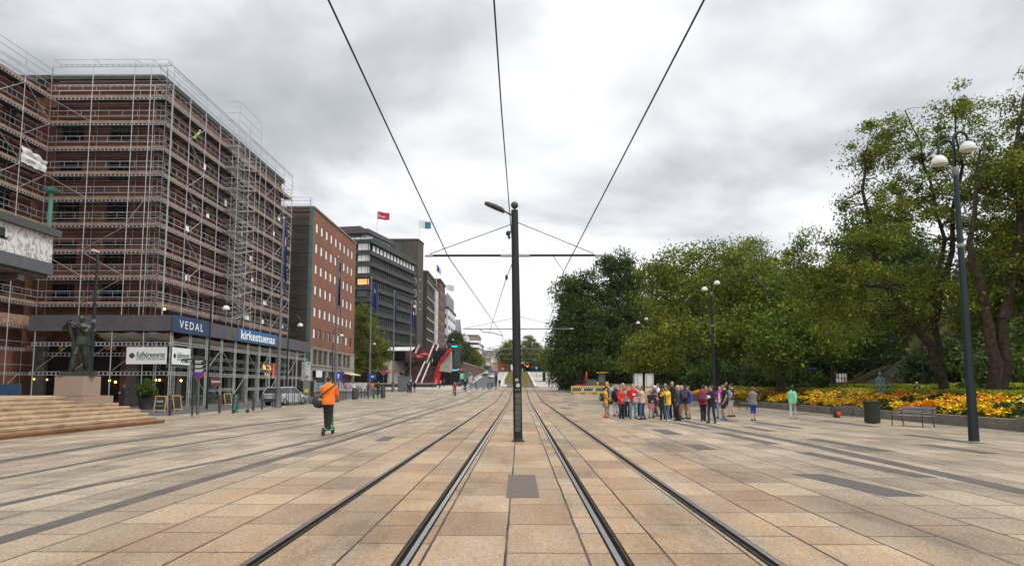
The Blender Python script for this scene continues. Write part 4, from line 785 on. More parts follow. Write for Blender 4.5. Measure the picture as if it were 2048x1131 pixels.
def rail_run(b, x, h, t):
    for (y0, z0, y1, z1) in ((170, 1.45, 186, 7.0), (186, 7, 190, 7), (190, 7, 205, 12.7)): b.add([(x - t, y0, z0 + h - .45), (x + t, y0, z0 + h - .45), (x + t, y1, z1 + h - .45), (x - t, y1, z1 + h - .45), (x - t, y0, z0 + h), (x + t, y0, z0 + h), (x + t, y1, z1 + h), (x - t, y1, z1 + h)], [(0, 3, 2, 1), (4, 5, 6, 7), (0, 1, 5, 4), (1, 2, 6, 5), (2, 3, 7, 6), (3, 0, 4, 7)])
for x in (-25.3, -23.9):
    b = MB(); rail_run(b, x, 1.1, .12)
    for y, z in ((170.2, 1.5), (178, 4.2), (185.8, 6.9), (190.2, 7), (198, 10), (204.8, 12.6)): b.box(x - .1, x + .1, y - .1, y + .1, z, z + .8)
    b.build("handrail", M("pink_rail", (.58, .47, .43), .7), st, world=True)
b = MB(); rail_run(b, XL - .2, 1.0, .25); b.build("side_wall", PINKC, st, world=True)
fl = MB(); r5 = random.Random(5)
for (y0, z0, y1, z1) in ((170.4, 1.7, 186, 7.2), (190, 7.2, 204, 13.0)):
    for k in range(420): q = r5.random(); fl.ball((XR + r5.uniform(-.15, .8), y0 + (y1 - y0) * q, z0 + (z1 - z0) * q + r5.uniform(.2, 1.0)), r5.uniform(.08, .2), n=5, k=3)
for k in range(420):
    q = r5.random(); up = r5.random() < .5; p = P(*((878 + 23 * q, 728 - 28 * q) if up else (868 + 11 * q, 764 - 34 * q)), 175.6 if up else 173.5); fl.ball(p + Vector((r5.uniform(-.3, .3), r5.uniform(-.3, .2), r5.uniform(-.25, .55))), r5.uniform(.09, .2), n=5, k=3)
tag(fl.build("flowers", M("red_blossom", (.45, .015, .012), .6, var=.3, scale=3)), "bank of red blossoms running up the right side of the stairs", "flowers", kind="stuff")
sw = thing("stair_wall", "pale concrete wedge wall to the right of the stairs", "wall", (-20, 176, 1.4)); pts = [PX_ for PX_ in (P(866, 768, 173), P(866, 762, 173))]
pg = [P(x, y, 176) for x, y in ((878, 741), (877, 728), (884, 716), (893, 702), (901, 700), (902, 744))]
MB().extr(pg, (0, 14, 0)).build("wall", CONC, sw, world=True); MB().box(pg[0].x + .2, pg[5].x + 3.2, 177, 190, 1.3, pg[0].z - .02).build("shop_front", GLASSD, sw, world=True)
cubeb = thing("entrance_building", "black glass entrance block with two cyan lit signs reading Aquaria", "building", (-17.3, 186, 2.5)); a, c = P(895, 687, 180), P(919, 763, 180)
BLKG = M("black_glass", (.012, .022, .024), .08, var=.3, scale=.4, spec=.7); MB().box(a.x, c.x, 180, 194, 1.5, a.z).build("glass_body", BLKG, cubeb, world=True); q = P(881, 704, 184); MB().box(q.x - 2, a.x - .02, 184, 194, 8.0, a.z - 1.4).build("annexe", BLKG, cubeb, world=True)
gb = MB()
for z in (5.2, 8.2): gb.box(a.x, c.x, 179.94, 179.99, z, z + .08)
for x in np.linspace(a.x, c.x, 4): gb.box(x - .04, x + .04, 179.93, 179.985, 2, a.z)
gb.build("mullion", M("glass_seam", (.05, .09, .09), .4), cubeb, world=True); q = P(908, 755, 179.9); MB().box(q.x - .8, q.x + .8, 179.9, 179.96, 1.6, 4.2).build("door", INK, cubeb, world=True)
MB().box(q.x - 1.1, q.x - .85, 179.6, 179.9, 1.6, 4.4).box(q.x + .85, q.x + 1.1, 179.6, 179.9, 1.6, 4.4).build("door_frame", STONE, cubeb, world=True)
CYAN = M("cyan_light", (.0, .68, .9), .4, emit=2.2, var=0)
for x, y in ((908.7, 691.5), (911, 739)): q = P(x, y, 179.9); text_obj("lettering", "Aquaria", (1, 0, 0), (0, 0, 1), (q.x, 179.9, q.z), .44, 1.55, CYAN, cubeb, .02)
# terrace block between the brick building and the stairs
tr_ = thing("terrace_building", "low concrete terrace block with a dark underpass and a red sign beside the stairs", "building", (-32, 165, 1.4)); xa, xc = P(700, 735, 160).x, P(790, 735, 160).x; zt = P(770, 731, 160).z; zu = P(770, 742, 160).z
w = MB(); wall(w, (xa, 160, 1.2), (1, 0, 0), XL - .5 - xa, 6.1, [(.3, .05, P(775, 750, 160).x - xa - .3, zu - 1.4)], 3.0); w.prism([(xa, 160), (XL - .5, 160), (XL - .5, 188), (xa, 188)], 7.3, 7.55); wall(w, (XL - .5, 160, 1.2), (0, 1, 0), 26, 6.1, [], .2); w.build("wall", CONC, tr_, world=True)
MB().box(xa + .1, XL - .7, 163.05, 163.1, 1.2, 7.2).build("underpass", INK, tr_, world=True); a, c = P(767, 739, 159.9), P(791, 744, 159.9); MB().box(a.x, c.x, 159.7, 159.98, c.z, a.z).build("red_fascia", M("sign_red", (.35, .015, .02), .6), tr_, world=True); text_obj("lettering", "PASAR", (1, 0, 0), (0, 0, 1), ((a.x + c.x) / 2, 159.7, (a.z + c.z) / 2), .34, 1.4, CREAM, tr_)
MB().box(xa, -27.5, 168, 186, 7.56, 10.2).build("pavilion", GLASSD, tr_, world=True); a, c = P(768, 703, 166), P(819, 712, 166); b = MB(); b.extr([(a.x, 163.5, 9.9), (a.x, 168, 10.9), (a.x, 168, 10.7), (a.x, 163.5, 9.75)], (c.x - a.x + 1, 0, 0)); b.build("awning", M("awning_white", (.42, .42, .40), .7), tr_, world=True)
pl = MB(); r6 = random.Random(8)
for k in range(420): pl.ball((r6.uniform(-41, -29.5), r6.uniform(163.3, 166), 7.6 + r6.uniform(0, .9)), r6.uniform(.12, .3), n=5, k=3)
tag(pl.build("shrubs", leaf_mat("shrub_leaf", (.02, .035, .01), (.045, .075, .02), (.10, .13, .03))), "row of green planting along the terrace edge", "planting", kind="stuff")
for x in (-28.6, -27.2): 
    t = thing("red_umbrella", ["dark red parasol on the stair landing, left of two", "dark red parasol on the stair landing, right of two"][int(x > -28)], "parasol", (x + 1.0, 188.5 if x < -28 else 192, 7.0 if x < -28 else 7.8), group="red parasols on the stairs"); MB().tube((0, 0, 0), (0, 0, 2.6), .04).build("pole", WFRAME, t); MB().lathe([(1.7, 2.2), (.9, 2.6), (.05, 2.95)], n=8).build("canopy", M("parasol_red", (.38, .015, .015), .7), t)
# low wall along the edge of the plaza
t = thing("low_wall", "low red-brown wall with a pale coping in front of the stairs", "wall", (-24, 150, 1.3)); x0, x1 = P(748, 772, 150).x, P(872, 772, 150).x
MB().box(x0 - 3, x1, 150, 150.5, 1.1, 2.0).build("wall", REDST, t, world=True); MB().box(x0 - 3.05, x1 + .05, 149.9, 150.6, 2.0, 2.2).build("coping", PALEWALK, t, world=True)
# brick retaining wall by the rising road
t = thing("retaining_wall", "sloping brick retaining wall with a stone coping along the rising road", "wall", (-16, 200, 2)); b = MB(); cp = MB(); ys = [188, 210, 240, 270, 300, 335]
for y0, y1 in zip(ys[:-1], ys[1:]):
    f = lambda y: -15.4 - (y - 188) * .010; z0, z1 = elev(y0) - .1, elev(y1) - .1; h = lambda y: 7.6 + (y - 188) * .012
    b.add([(f(y0), y0, z0), (f(y1), y1, z1), (f(y1), y1, h(y1)), (f(y0), y0, h(y0)), (f(y0) - 1, y0, z0), (f(y1) - 1, y1, z1), (f(y1) - 1, y1, h(y1)), (f(y0) - 1, y0, h(y0))], [(0, 1, 2, 3), (4, 7, 6, 5), (3, 2, 6, 7), (0, 3, 7, 4)])
    cp.add([(f(y0) + .2, y0, h(y0)), (f(y1) + .2, y1, h(y1)), (f(y1) + .2, y1, h(y1) + .35), (f(y0) + .2, y0, h(y0) + .35), (f(y0) - 1.2, y0, h(y0)), (f(y1) - 1.2, y1, h(y1)), (f(y1) - 1.2, y1, h(y1) + .35), (f(y0) - 1.2, y0, h(y0) + .35)], [(0, 1, 2, 3), (4, 7, 6, 5), (3, 2, 6, 7), (0, 4, 5, 1)])
b.build("wall", brick_mat("old_brick", (.09, .038, .024), (.13, .058, .036), (.07, .05, .04), .5, .16), t, world=True); cp.build("coping", PINKC, t, world=True)
tag(MB().prism([(-17.2, 190), (-16.6, 335), (-30, 335), (-30, 190)], 5, 7.5).build("embankment", GRASS), kind="structure")
# orange pavilion under the far trees
t = thing("orange_pavilion", "orange walled pavilion under the trees at the end of the tram reserve", "building", (-5, 345, 8.6)); a, c = P(995, 720, 344), P(1020, 745, 344)
MB().box(a.x, c.x, 344, 352, 8.4, a.z).build("wall", M("orange_wall", (.72, .20, .035), .7, var=.12), t, world=True); MB().box(a.x - .3, c.x + .3, 343.6, 352.3, a.z, a.z + .35).build("roof", ROOFD, t, world=True); MB().box(a.x + 2.5, a.x + 4, 343.93, 343.99, 8.6, 11).build("door", M("deep_orange", (.45, .10, .02), .7), t, world=True)
t = thing("beer_garden", "dark roofed open terrace with strings of orange lamps under the trees", "pavilion", (8, 350, 8.6)); MB().box(-1, 24, 352, 366, 12.2, 12.6).build("roof", ROOFD, t, world=True); MB().box(-1, 24, 366, 366.3, 8.4, 12.2).build("back_wall", INK, t, world=True)
for x in (0, 6, 12, 18, 23): MB().tube((x, 352.3, 8.4), (x, 352.3, 12.2), .15).build("post", WFRAME, t, world=True)
LMP = M("string_lamp", (1, .30, .06), .4, emit=1.8, var=0)
for k in range(26): MB().ball((r6.uniform(-.5, 23.5), r6.uniform(351.5, 358), r6.uniform(10.9, 12.0)), r6.uniform(.16, .3), n=7, k=4).build("lamp", LMP, t, world=True)
# ================================================================== TREES
BARK = M("bark", (.046, .034, .025), .95, var=.6, scale=5, bump=1.0, bscale=9, spec=.1); BARKG = M("bark_grey", (.065, .054, .044), .95, var=.35, scale=3, bump=.6, bscale=14)
LF_OLIVE = leaf_mat("leaf_olive", (.034, .054, .007), (.145, .188, .022), (.40, .43, .075), .42); LF_DEEP = leaf_mat("leaf_deep", (.016, .036, .008), (.060, .10, .022), (.17, .22, .055), .34)
LF_FRESH = leaf_mat("leaf_fresh", (.03, .056, .008), (.115, .165, .02), (.28, .32, .055), .36); LF_YEL = leaf_mat("leaf_yellowing", (.04, .06, .008), (.13, .16, .02), (.28, .29, .04))
def leaf_mesh(name, cen, nrm_out, size, mat, rg, aspect=.55, jit=.9):
    """one folded diamond per leaf"""
    n = len(cen); d = nrm_out * .55 + rg.normal(size=(n, 3)) * jit; d[:, 2] += .25; d /= np.linalg.norm(d, axis=1)[:, None] + 1e-9
    t = rg.normal(size=(n, 3)); t -= d * (t * d).sum(1)[:, None]; t /= np.linalg.norm(t, axis=1)[:, None] + 1e-9; s = np.cross(d, t)
    ln = size * rg.uniform(.65, 1.35, n)[:, None]; droop = np.array([0, 0, -.18])
    V = np.empty((n, 4, 3)); V[:, 0] = cen - t * ln * .5; V[:, 1] = cen + s * ln * aspect * .5 + d * ln * .08; V[:, 2] = cen + t * ln * .5 + droop * ln; V[:, 3] = cen - s * ln * aspect * .5 + d * ln * .08
    me = bpy.data.meshes.new(name); me.vertices.add(4 * n); me.vertices.foreach_set("co", V.astype(np.float32).ravel()); me.loops.add(4 * n); me.loops.foreach_set("vertex_index", np.arange(4 * n, dtype=np.int32))
    me.polygons.add(n); me.polygons.foreach_set("loop_start", np.arange(0, 4 * n, 4, dtype=np.int32)); me.materials.append(mat); me.update(calc_edges=True); return me
def grow(ell, nclump, per, leaf, seed, clump_r=.9, shell=.45, droop=0., low=None):
    """clumps scattered through a union of ellipsoids -> clump centres, leaf centres, outward normals"""
    rg = np.random.default_rng(seed); vol = np.array([e[1][0] * e[1][1] * e[1][2] for e in ell]) ** .72; vol /= vol.sum(); C = []; ND = []
    for k in rg.choice(len(ell), nclump, p=vol):
        c, r = np.array(ell[k][0]), np.array(ell[k][1]); d = rg.normal(size=3); d /= np.linalg.norm(d); q = rg.random() ** shell
        p = c + d * r * q * rg.uniform(.88, 1.08); 
        if low is not None and p[2] < low: continue
        C.append(p); ND.append(d)
    C = np.array(C); ND = np.array(ND); m = len(C); cnt = np.maximum(8, (per * rg.lognormal(0, .45, m)).astype(int)); idx = np.repeat(np.arange(m), cnt)
    rad = clump_r * rg.uniform(.55, 1.3, m)[idx][:, None]; off = rg.normal(size=(len(idx), 3)) * np.array([.55, .55, .36]) * rad; off[:, 2] -= droop * (off[:, 0] ** 2 + off[:, 1] ** 2)
    out = ND[idx] * .6 + off / (np.linalg.norm(off, axis=1)[:, None] + 1e-6); return rg, C, C[idx] + off, out
def limb_path(a, b, seed, wob=.06, n=5, sag=.0):
    r = random.Random(seed); a = Vector(a); b = Vector(b); ln = (b - a).length; pts = []
    for i in range(n + 1):
        q = i / n; p = a.lerp(b, q); k = math.sin(math.pi * q) * ln * wob; pts.append(p + Vector((r.uniform(-1, 1) * k, r.uniform(-1, 1) * k, r.uniform(-.4, 1) * k + sag * ln * math.sin(math.pi * q))))
    return pts
def tree(name, label, base, stems, ell, nclump, per, leaf, lmat, seed, bark=None, clump_r=.9, shell=.45, twigs=None, group=None, r0=.4, droop=0., low=None, cat="tree", limbs=None):
    """stems: lists of world points (trunk forks). everything in world coordinates, then parented at the base"""
    t = thing(name, label, cat, tuple(base), group=group); rg, C, L_, O_ = grow(ell, nclump, per, leaf, seed, clump_r, shell, droop, low)
    me = leaf_mesh("crown", L_, O_, leaf, lmat, rg); o = bpy.data.objects.new("crown", me); place(o, t, True)
    b = MB(); nodes = []
    for s in stems:
        pts = []
        for a_, c_ in zip(s[:-1], s[1:]): pts += limb_path(a_, c_, seed + len(pts), .04, 4)[:-1]
        pts.append(Vector(s[-1])); k = len(pts); rr = [max(.03, r0 * (s[0][2] == stems[0][0][2] and 1 or .7) * (1 - .86 * (i / (k - 1)) ** .9)) for i in range(k)]
        rr[0] *= 1.35; b.path(pts, rr, 8); nodes += [(p, r) for p, r in zip(pts[2:], rr[2:])]
    r = random.Random(seed); far = [Vector(c) for c in C]; r.shuffle(far)
    for i, c in enumerate(far[: (limbs or 14)]):
        p, rad = min(nodes, key=lambda q: (q[0] - c).length + (3 if q[0].z > c.z + .5 else 0)); pts = limb_path(p, c, seed + i, .09, 5, .05); rr = [max(.018, rad * .55 * (1 - .85 * j / 5)) for j in range(6)]; b.path(pts, rr, 6); nodes += list(zip(pts[1:], rr[1:]))
    for i, c in enumerate(far[(limbs or 14): (limbs or 14) + (twigs if twigs is not None else len(far))]):
        p, rad = min(nodes, key=lambda q: (q[0] - c).length + (2 if q[0].z > c.z + .3 else 0)); b.path(limb_path(p, c, seed + 500 + i, .07, 3, .03), [max(.012, min(.05, rad * .6)) * f for f in (1, .75, .5, .3)], 4)
    b.build("trunk", bark or BARK, t, True, world=True); return t
def E(x, y, rx, ry, Y, ry_depth=None):
    """ellipsoid measured on the photograph at distance Y"""
    c = P(x, y, Y); s = Y / FPX * 1.0; return ((c.x, c.y, c.z), (rx * s, (ry_depth or rx) * s, ry * s))
def ground_at(x, Y): q = P(x, 780, Y); return Vector((q.x, Y, elev(Y)))
W3 = lambda x, y, Y: tuple(P(x, y, Y))
# nearest park trees on the right: open crowns with several stems
Yh = 40
g0 = ground_at(1898, Yh); s0 = tuple(g0)
tree("park_tree", "big leaning tree with an open crown, its trunk just left of the tall lamp post", g0,
     [[s0, W3(1862, 690, Yh), W3(1790, 600, Yh), W3(1745, 500, Yh), W3(1725, 380, Yh - .6), W3(1735, 290, Yh - 1)], [W3(1880, 730, Yh), W3(1868, 640, Yh + 1), W3(1890, 480, Yh + 1.5), W3(1860, 360, Yh + 1.2), W3(1810, 220, Yh)], [W3(1868, 640, Yh + 1), W3(1905, 500, Yh + 1), W3(1925, 330, Yh), W3(1905, 210, Yh)]],
     [E(1750, 300, 62, 75, Yh, 90), E(1830, 270, 85, 75, Yh, 110), E(1905, 235, 55, 60, Yh, 90), E(1770, 430, 80, 80, Yh, 120), E(1870, 400, 95, 90, Yh + 1, 120), E(1725, 500, 70, 60, Yh - 1, 100), E(1760, 590, 110, 70, Yh - 1, 110), E(1860, 570, 110, 80, Yh + 2, 120), E(1650, 590, 70, 80, Yh, 90), E(1590, 505, 40, 36, Yh, 40), E(1625, 540, 60, 45, Yh, 70), E(1640, 480, 42, 30, Yh, 50), E(1830, 640, 75, 42, Yh + 2, 90), E(1700, 650, 70, 40, Yh + 3, 80), E(1960, 330, 70, 90, Yh + 1, 110), E(1960, 460, 80, 80, Yh + 1, 110)], 540, 95, .16, LF_OLIVE, 21, clump_r=.55, shell=.42, r0=.30, limbs=40, twigs=600)
Yh2 = 36; g1 = ground_at(1992, Yh2); s1 = tuple(g1)
tree("park_tree", "tall multi-stemmed tree at the right edge behind the tall lamp post", g1,
     [[s1, W3(1975, 640, Yh2), W3(1940, 480, Yh2), W3(1960, 300, Yh2)], [tuple(g1 + Vector((.25, .2, 0))), W3(2005, 640, Yh2), W3(2040, 480, Yh2), W3(2030, 300, Yh2), W3(2045, 200, Yh2)], [W3(2005, 640, Yh2), W3(2080, 500, Yh2 + .5), W3(2110, 350, Yh2 + 1)]],
     [E(2080, 230, 55, 110, Yh2, 80), E(2020, 350, 70, 80, Yh2, 100), E(2110, 370, 90, 100, Yh2, 110), E(2030, 510, 100, 80, Yh2 + 1, 110), E(1960, 590, 90, 60, Yh2 + 2, 90), E(2130, 560, 100, 90, Yh2, 110), E(2060, 640, 70, 50, Yh2 + 3, 80), E(1950, 640, 50, 36, Yh2 + 3, 60)], 420, 95, .165, LF_OLIVE, 33, clump_r=.52, shell=.42, r0=.36, limbs=30, twigs=420)
# broad crowned trees in the middle of the park edge
Ym = 66
for k, (nm, gx, stems_, el, lm, Y, sd) in enumerate((
    ("broad spreading olive green tree above the tour group, its forked trunk behind the twin lamp", 1425, [(1440, 640), (1480, 560), (1460, 500)], [E(1420, 560, 120, 75, Ym, 120), E(1350, 590, 85, 80, Ym - 2, 100), E(1500, 570, 80, 85, Ym + 1, 100), E(1400, 670, 110, 55, Ym - 4, 120), E(1480, 660, 70, 60, Ym - 5, 90), E(1310, 690, 50, 45, Ym - 4, 60), E(1340, 540, 60, 50, Ym, 70)], LF_OLIVE, Ym, 41),
    ("bright green rounded tree rising behind the broad olive one", 1490, [(1490, 650), (1480, 560), (1490, 500)], [E(1480, 545, 80, 68, 84, 90), E(1440, 610, 90, 80, 84, 90), E(1540, 600, 70, 80, 84, 90)], LF_FRESH, 84, 42),
    ("rounded green tree right of the broad olive tree, above the green-jacketed walker", 1560, [(1565, 660), (1590, 580), (1580, 530)], [E(1590, 590, 85, 60, 60, 90), E(1560, 660, 80, 60, 58, 90), E(1650, 610, 80, 70, 60, 90), E(1620, 680, 90, 45, 57, 90), E(1545, 700, 50, 45, 55, 60)], LF_FRESH, 60, 43),
    ("dark green tree between the bright rounded tree and the leaning tree", 1670, [(1670, 660), (1660, 600), (1665, 560)], [E(1690, 600, 90, 80, 72, 90), E(1720, 660, 80, 60, 70, 90), E(1640, 640, 70, 70, 70, 80)], LF_DEEP, 72, 44))):
    g = ground_at(gx, Y); st_ = [tuple(g)] + [W3(x, y, Y) for x, y in stems_]; mid = st_[1]
    tree("park_tree", label=nm, base=g, stems=[st_, [mid, W3(stems_[1][0] - 55, stems_[1][1], Y - 1), W3(stems_[2][0] - 80, stems_[2][1] + 15, Y - 1)], [mid, W3(stems_[1][0] + 50, stems_[1][1] - 5, Y + 1), W3(stems_[2][0] + 60, stems_[2][1], Y + 1)]], ell=el, nclump=560, per=58, leaf=.27, lmat=lm, seed=sd, clump_r=1.05, shell=.38, r0=.42, limbs=18, twigs=160, group="trees along the park edge", bark=BARKG)
# tall horse chestnuts by the tracks
for k, (nm, gx, el, Y, sd) in enumerate((("tall dark horse chestnut nearest the tram tracks", 1160, [E(1155, 580, 48, 45, 104, 50), E(1165, 660, 60, 70, 104, 60), E(1130, 690, 35, 65, 103, 40), E(1175, 725, 60, 40, 102, 60), E(1140, 630, 34, 45, 104, 50)], 104, 51), ("tall pointed dark horse chestnut behind the yellow loader", 1228, [E(1232, 545, 40, 50, 108, 45), E(1232, 620, 52, 60, 108, 60), E(1225, 690, 60, 55, 107, 60), E(1262, 650, 36, 70, 107, 40), E(1270, 580, 24, 45, 108, 30)], 108, 52))):
    g = ground_at(gx, Y); tree("chestnut_tree", nm, g, [[tuple(g), W3(gx, 730, Y), W3(gx + 2, 640, Y), W3(gx, 560, Y)]], el, 430, 85, .36, LF_DEEP, sd, clump_r=1.15, shell=.40, r0=.5, limbs=20, twigs=80, droop=.12, group="horse chestnuts by the tracks")
# small lime in front of the park
g = ground_at(1285, 74); tree("lime_tree", "small drooping lime tree in front of the white site cabin", g, [[tuple(g), W3(1290, 730, 74), W3(1290, 690, 74)]], [E(1290, 700, 42, 35, 74, 40), E(1270, 725, 28, 18, 73, 30), E(1330, 715, 30, 24, 73, 30)], 170, 70, .25, LF_OLIVE, 61, clump_r=.8, r0=.16, limbs=10, twigs=50)
# yellowing lime at the end of the brick block, left
g = ground_at(737, 138); g.x = P(735, 780, 138).x
tree("lime_tree", "yellow-green lime tree between the red brick block and the dark office slab", g, [[tuple(g), W3(735, 740, 138), W3(733, 660, 138), W3(728, 620, 138)]], [E(728, 640, 26, 32, 138, 30), E(738, 690, 42, 40, 138, 42), E(730, 725, 38, 26, 138, 40), E(750, 715, 28, 34, 138, 30)], 330, 70, .34, LF_YEL, 71, clump_r=1.0, r0=.3, limbs=14, twigs=50)
# street trees on the embankment
for k, (x, y, rx, ry, Y, lm, w) in enumerate(((926, 700, 13, 20, 230, LF_DEEP, "tallest dark tree above the brick retaining wall"), (912, 677, 12, 16, 262, LF_DEEP, "dark tree squeezed between the black entrance block and the white offices"), (944, 712, 12, 18, 268, LF_YEL, "yellow-green tree above the middle of the retaining wall"), (954, 722, 10, 13, 300, LF_YEL, "small yellow-green tree at the far end of the retaining wall"))):
    b0 = P(x, y + ry, Y); g = Vector((b0.x, Y, 7.4)); tree("street_tree", w, g, [[tuple(g), W3(x, y, Y), W3(x, y - ry * .5, Y)]], [E(x, y, rx, ry, Y), E(x - rx * .4, y + ry * .3, rx * .8, ry * .7, Y)], 150, 55, .55, lm, 80 + k, clump_r=1.5, r0=.3, limbs=8, twigs=0, group="street trees above the retaining wall")
# trees round the far end of the tram reserve
for k, (x, y, rx, ry, Y, lm, w) in enumerate(((1020, 705, 24, 26, 338, LF_OLIVE, "round tree over the orange pavilion, left of the central pole"), (1060, 698, 24, 28, 345, LF_OLIVE, "round tree directly behind the central pole, over the beer garden"), (1080, 712, 20, 22, 336, LF_YEL, "yellowish tree right of the central pole at the end of the tracks"), (1103, 712, 22, 26, 260, LF_OLIVE, "tree at the far right platform behind the tram shelter"), (1128, 715, 26, 34, 200, LF_DEEP, "dark tree left of the tall chestnuts, over the parked bicycles"), (973, 741, 5, 9, 420, LF_DEEP, "small dark bush-like tree at the end of the road"))):
    g = Vector((P(x, y, Y).x, Y, elev(Y))); tree("street_tree", w, g, [[tuple(g), W3(x, y, Y), W3(x, y - ry * .5, Y)]], [E(x, y, rx, ry, Y), E(x - rx * .4, y + ry * .3, rx * .8, ry * .6, Y), E(x + rx * .4, y + ry * .2, rx * .7, ry * .7, Y)], 210, 60, .6, lm, 120 + k, clump_r=1.6, r0=.35, limbs=8, twigs=0, group="trees at the end of the tracks")
# dark trees on the slope behind, built once and copied
def bgtree(label, loc, el, lm, sd):
    t = thing("slope_tree", label, "tree", loc, group="trees on the park slope"); rg, C, L_, O_ = grow(el, 260, 60, .42, sd, 1.3, .4); place(bpy.data.objects.new("crown", leaf_mesh("crown", L_, O_, .42, lm, rg)), t)
    b = MB(); b.path([(0, 0, -.5), (.1, 0, 4), (0, .2, 9)], [.38, .3, .1], 7)
    for k in range(14): b.path(limb_path((0, 0, 3 + k * .4), C[k * 7], k, .08, 4), [.13, .1, .07, .05, .03], 5)
    b.build("trunk", BARK, t, True); return t
bt = bgtree("dark slope tree behind the small lime tree", (22, 118, elev(118)), [((0, 0, 9), (5, 5, 5)), ((1.5, 0, 13), (3.8, 3.8, 4)), ((-2, 1, 6.5), (4.5, 4.5, 3))], LF_DEEP, 201)
hillz = lambda X, Y: elev(Y) + 13 * (lambda q: q * q * (3 - 2 * q))(max(0, min(1, (X - 30) / 40)))
for X, Y, s, rz, w in ((31, 112, 1.1, 1, "dark slope tree behind the broad olive tree"), (40, 100, 1.0, 2.2, "dark slope tree seen between the rounded park trees"), (46, 84, 1.0, .4, "dark slope tree above the stone steps on the slope"), (56, 70, 1.15, 3, "dark slope tree high on the slope behind the leaning tree"), (50, 98, 1.2, 4.1, "dark slope tree at the top of the slope"), (62, 52, 1.1, 5, "dark slope tree behind the multi-stemmed tree"), (34, 88, .75, 3.3, "low dark slope tree behind the stone steps on the slope"), (37, 112, .9, .9, "dark slope tree left of the stone steps"), (45, 62, .8, 2.7, "low dark slope tree right of the stone steps"), (52, 58, .9, 1.9, "dark slope tree behind the pale stone monument"), (29, 128, .9, 4.4, "dark slope tree far back behind the site cabin"), (47, 46, .8, 5.2, "low dark slope tree between the two big park trunks"), (16.5, 140, 1.0, 2, "dark slope tree behind the tall chestnuts"), (60, 38, .9, 1.5, "dark slope tree at the far right edge of the park")): dup(bt, (X, Y, hillz(X, Y) - .2), rz, w, (s, s, s))

# undergrowth filling the foot of the slope
ug = thing("slope_bush", "dark bush at the foot of the park slope behind the broad olive tree", "bush", (28, 96, elev(96)), group="undergrowth on the park slope"); rg, C, L_, O_ = grow([((0, 0, 1.8), (4, 3, 2.0)), ((2, 1, 3.0), (2.6, 2.6, 2.2)), ((-2.4, .5, 2.6), (2.4, 2.2, 1.8))], 120, 60, .34, 301, 1.0, .4); place(bpy.data.objects.new("crown", leaf_mesh("crown", L_, O_, .36, LF_DEEP, rg)), ug); b = MB(); [b.path(limb_path((0, 0, -.2), C[k * 9], k, .08, 4), [.09, .07, .05, .03, .02], 5) for k in range(9)]; b.build("stems", BARK, ug, True)
for X, Y, s, rz, w in ((24, 108, 1.2, 1, "behind the white site cabin"), (34, 98, 1.2, 2, "right of the white site cabin, beyond the path"), (31, 84, 1.0, 3, "left of the notice board, in deep shade"), (36, 90, 1.3, 4, "behind the notice board"), (27, 122, 1.4, 5, "far behind the site cabin"), (42, 84, 1.1, .5, "beside the foot of the stone steps"), (50, 72, 1.3, 1.5, "right of the top of the stone steps"), (53, 62, 1.2, 2.5, "behind the stone monument"), (46, 52, 1.1, 3.5, "behind the right-hand trunks"), (52, 44, 1.4, 4.5, "at the far right under the multi-stemmed tree"), (44, 100, 1.5, 5.5, "high on the slope behind the steps"), (58, 80, 1.6, .2, "near the crest of the slope"), (15, 112, 1.1, 1.2, "under the pointed chestnut"), (9, 113, 1.0, 2.4, "under the chestnut nearest the tracks"), (20, 112, 1.1, 3.1, "between the chestnuts and the cabin"), (36, 58, 1.0, 2.9, "just left of the stone monument"), (40, 55, 1.3, 4.2, "right behind the stone monument"), (34, 49, .9, .8, "between the monument and the multi-stemmed tree"), (47, 60, 1.5, 1.7, "high behind the monument")): dup(ug, (X, Y, hillz(X, Y) - .3), rz, "dark bush " + w, (s, s, s))

# ------------------------------------------------ planter wall, hedge and flower bed
XP = 18.3
t = thing("planter_wall", "low grey stone wall holding the long flower bed", "wall", (XP, 45, 0)); WST = M("planter_stone", (.13, .115, .098), .9, var=.35, scale=1.2, bump=.4, bscale=20)
for i, (y0, y1, hh) in enumerate([(12 + 3.05 * k, 12 + 3.05 * (k + 1), .42) for k in range(23)]): MB().box(XP + .0, XP + .42, y0 + .01, y1 - .01, elev(y0) - .1, elev((y0 + y1) / 2) + hh).build("block", WST, t, world=True)
for y0 in (24.2, 39.0): MB().box(XP - .16, XP + .5, y0, y0 + 1.9, 0, .52).build("pier", WST, t, world=True)
HL = leaf_mat("leaf_hedge", (.08, .10, .010), (.36, .38, .035), (.55, .53, .08), .48); FOL = leaf_mat("leaf_bed", (.012, .03, .008), (.04, .07, .018), (.10, .14, .04))
def leafbox(name, label, x0, x1, y0, y1, h0, h1, n, size, mat, seed, cat, kind=None):
    rg = np.random.default_rng(seed); X = rg.uniform(x0, x1, n); Y = rg.uniform(y0, y1, n); fz = np.where(rg.random(n) < .6, 1 - rg.random(n) ** 2 * .12, rg.random(n)); edge = rg.random(n) < .35; X = np.where(edge & (fz < .9), x0 + rg.normal(0, .06, n), X)
    gz = np.interp(Y, [a for a, b in EL], [b for a, b in EL]); wob = .05 * np.sin(Y * .9) + .05 * np.sin(Y * 2.3 + X); Z = gz + h0 + (h1 - h0 + wob) * fz; c = np.stack([X, Y, Z], 1); out = np.stack([np.where(edge, -1., 0), np.zeros(n), np.where(edge, .3, 1.)], 1)
    o = bpy.data.objects.new(name, leaf_mesh(name, c, out, size, mat, rg, .6, .8)); place(o); return tag(o, label, cat, kind=kind)
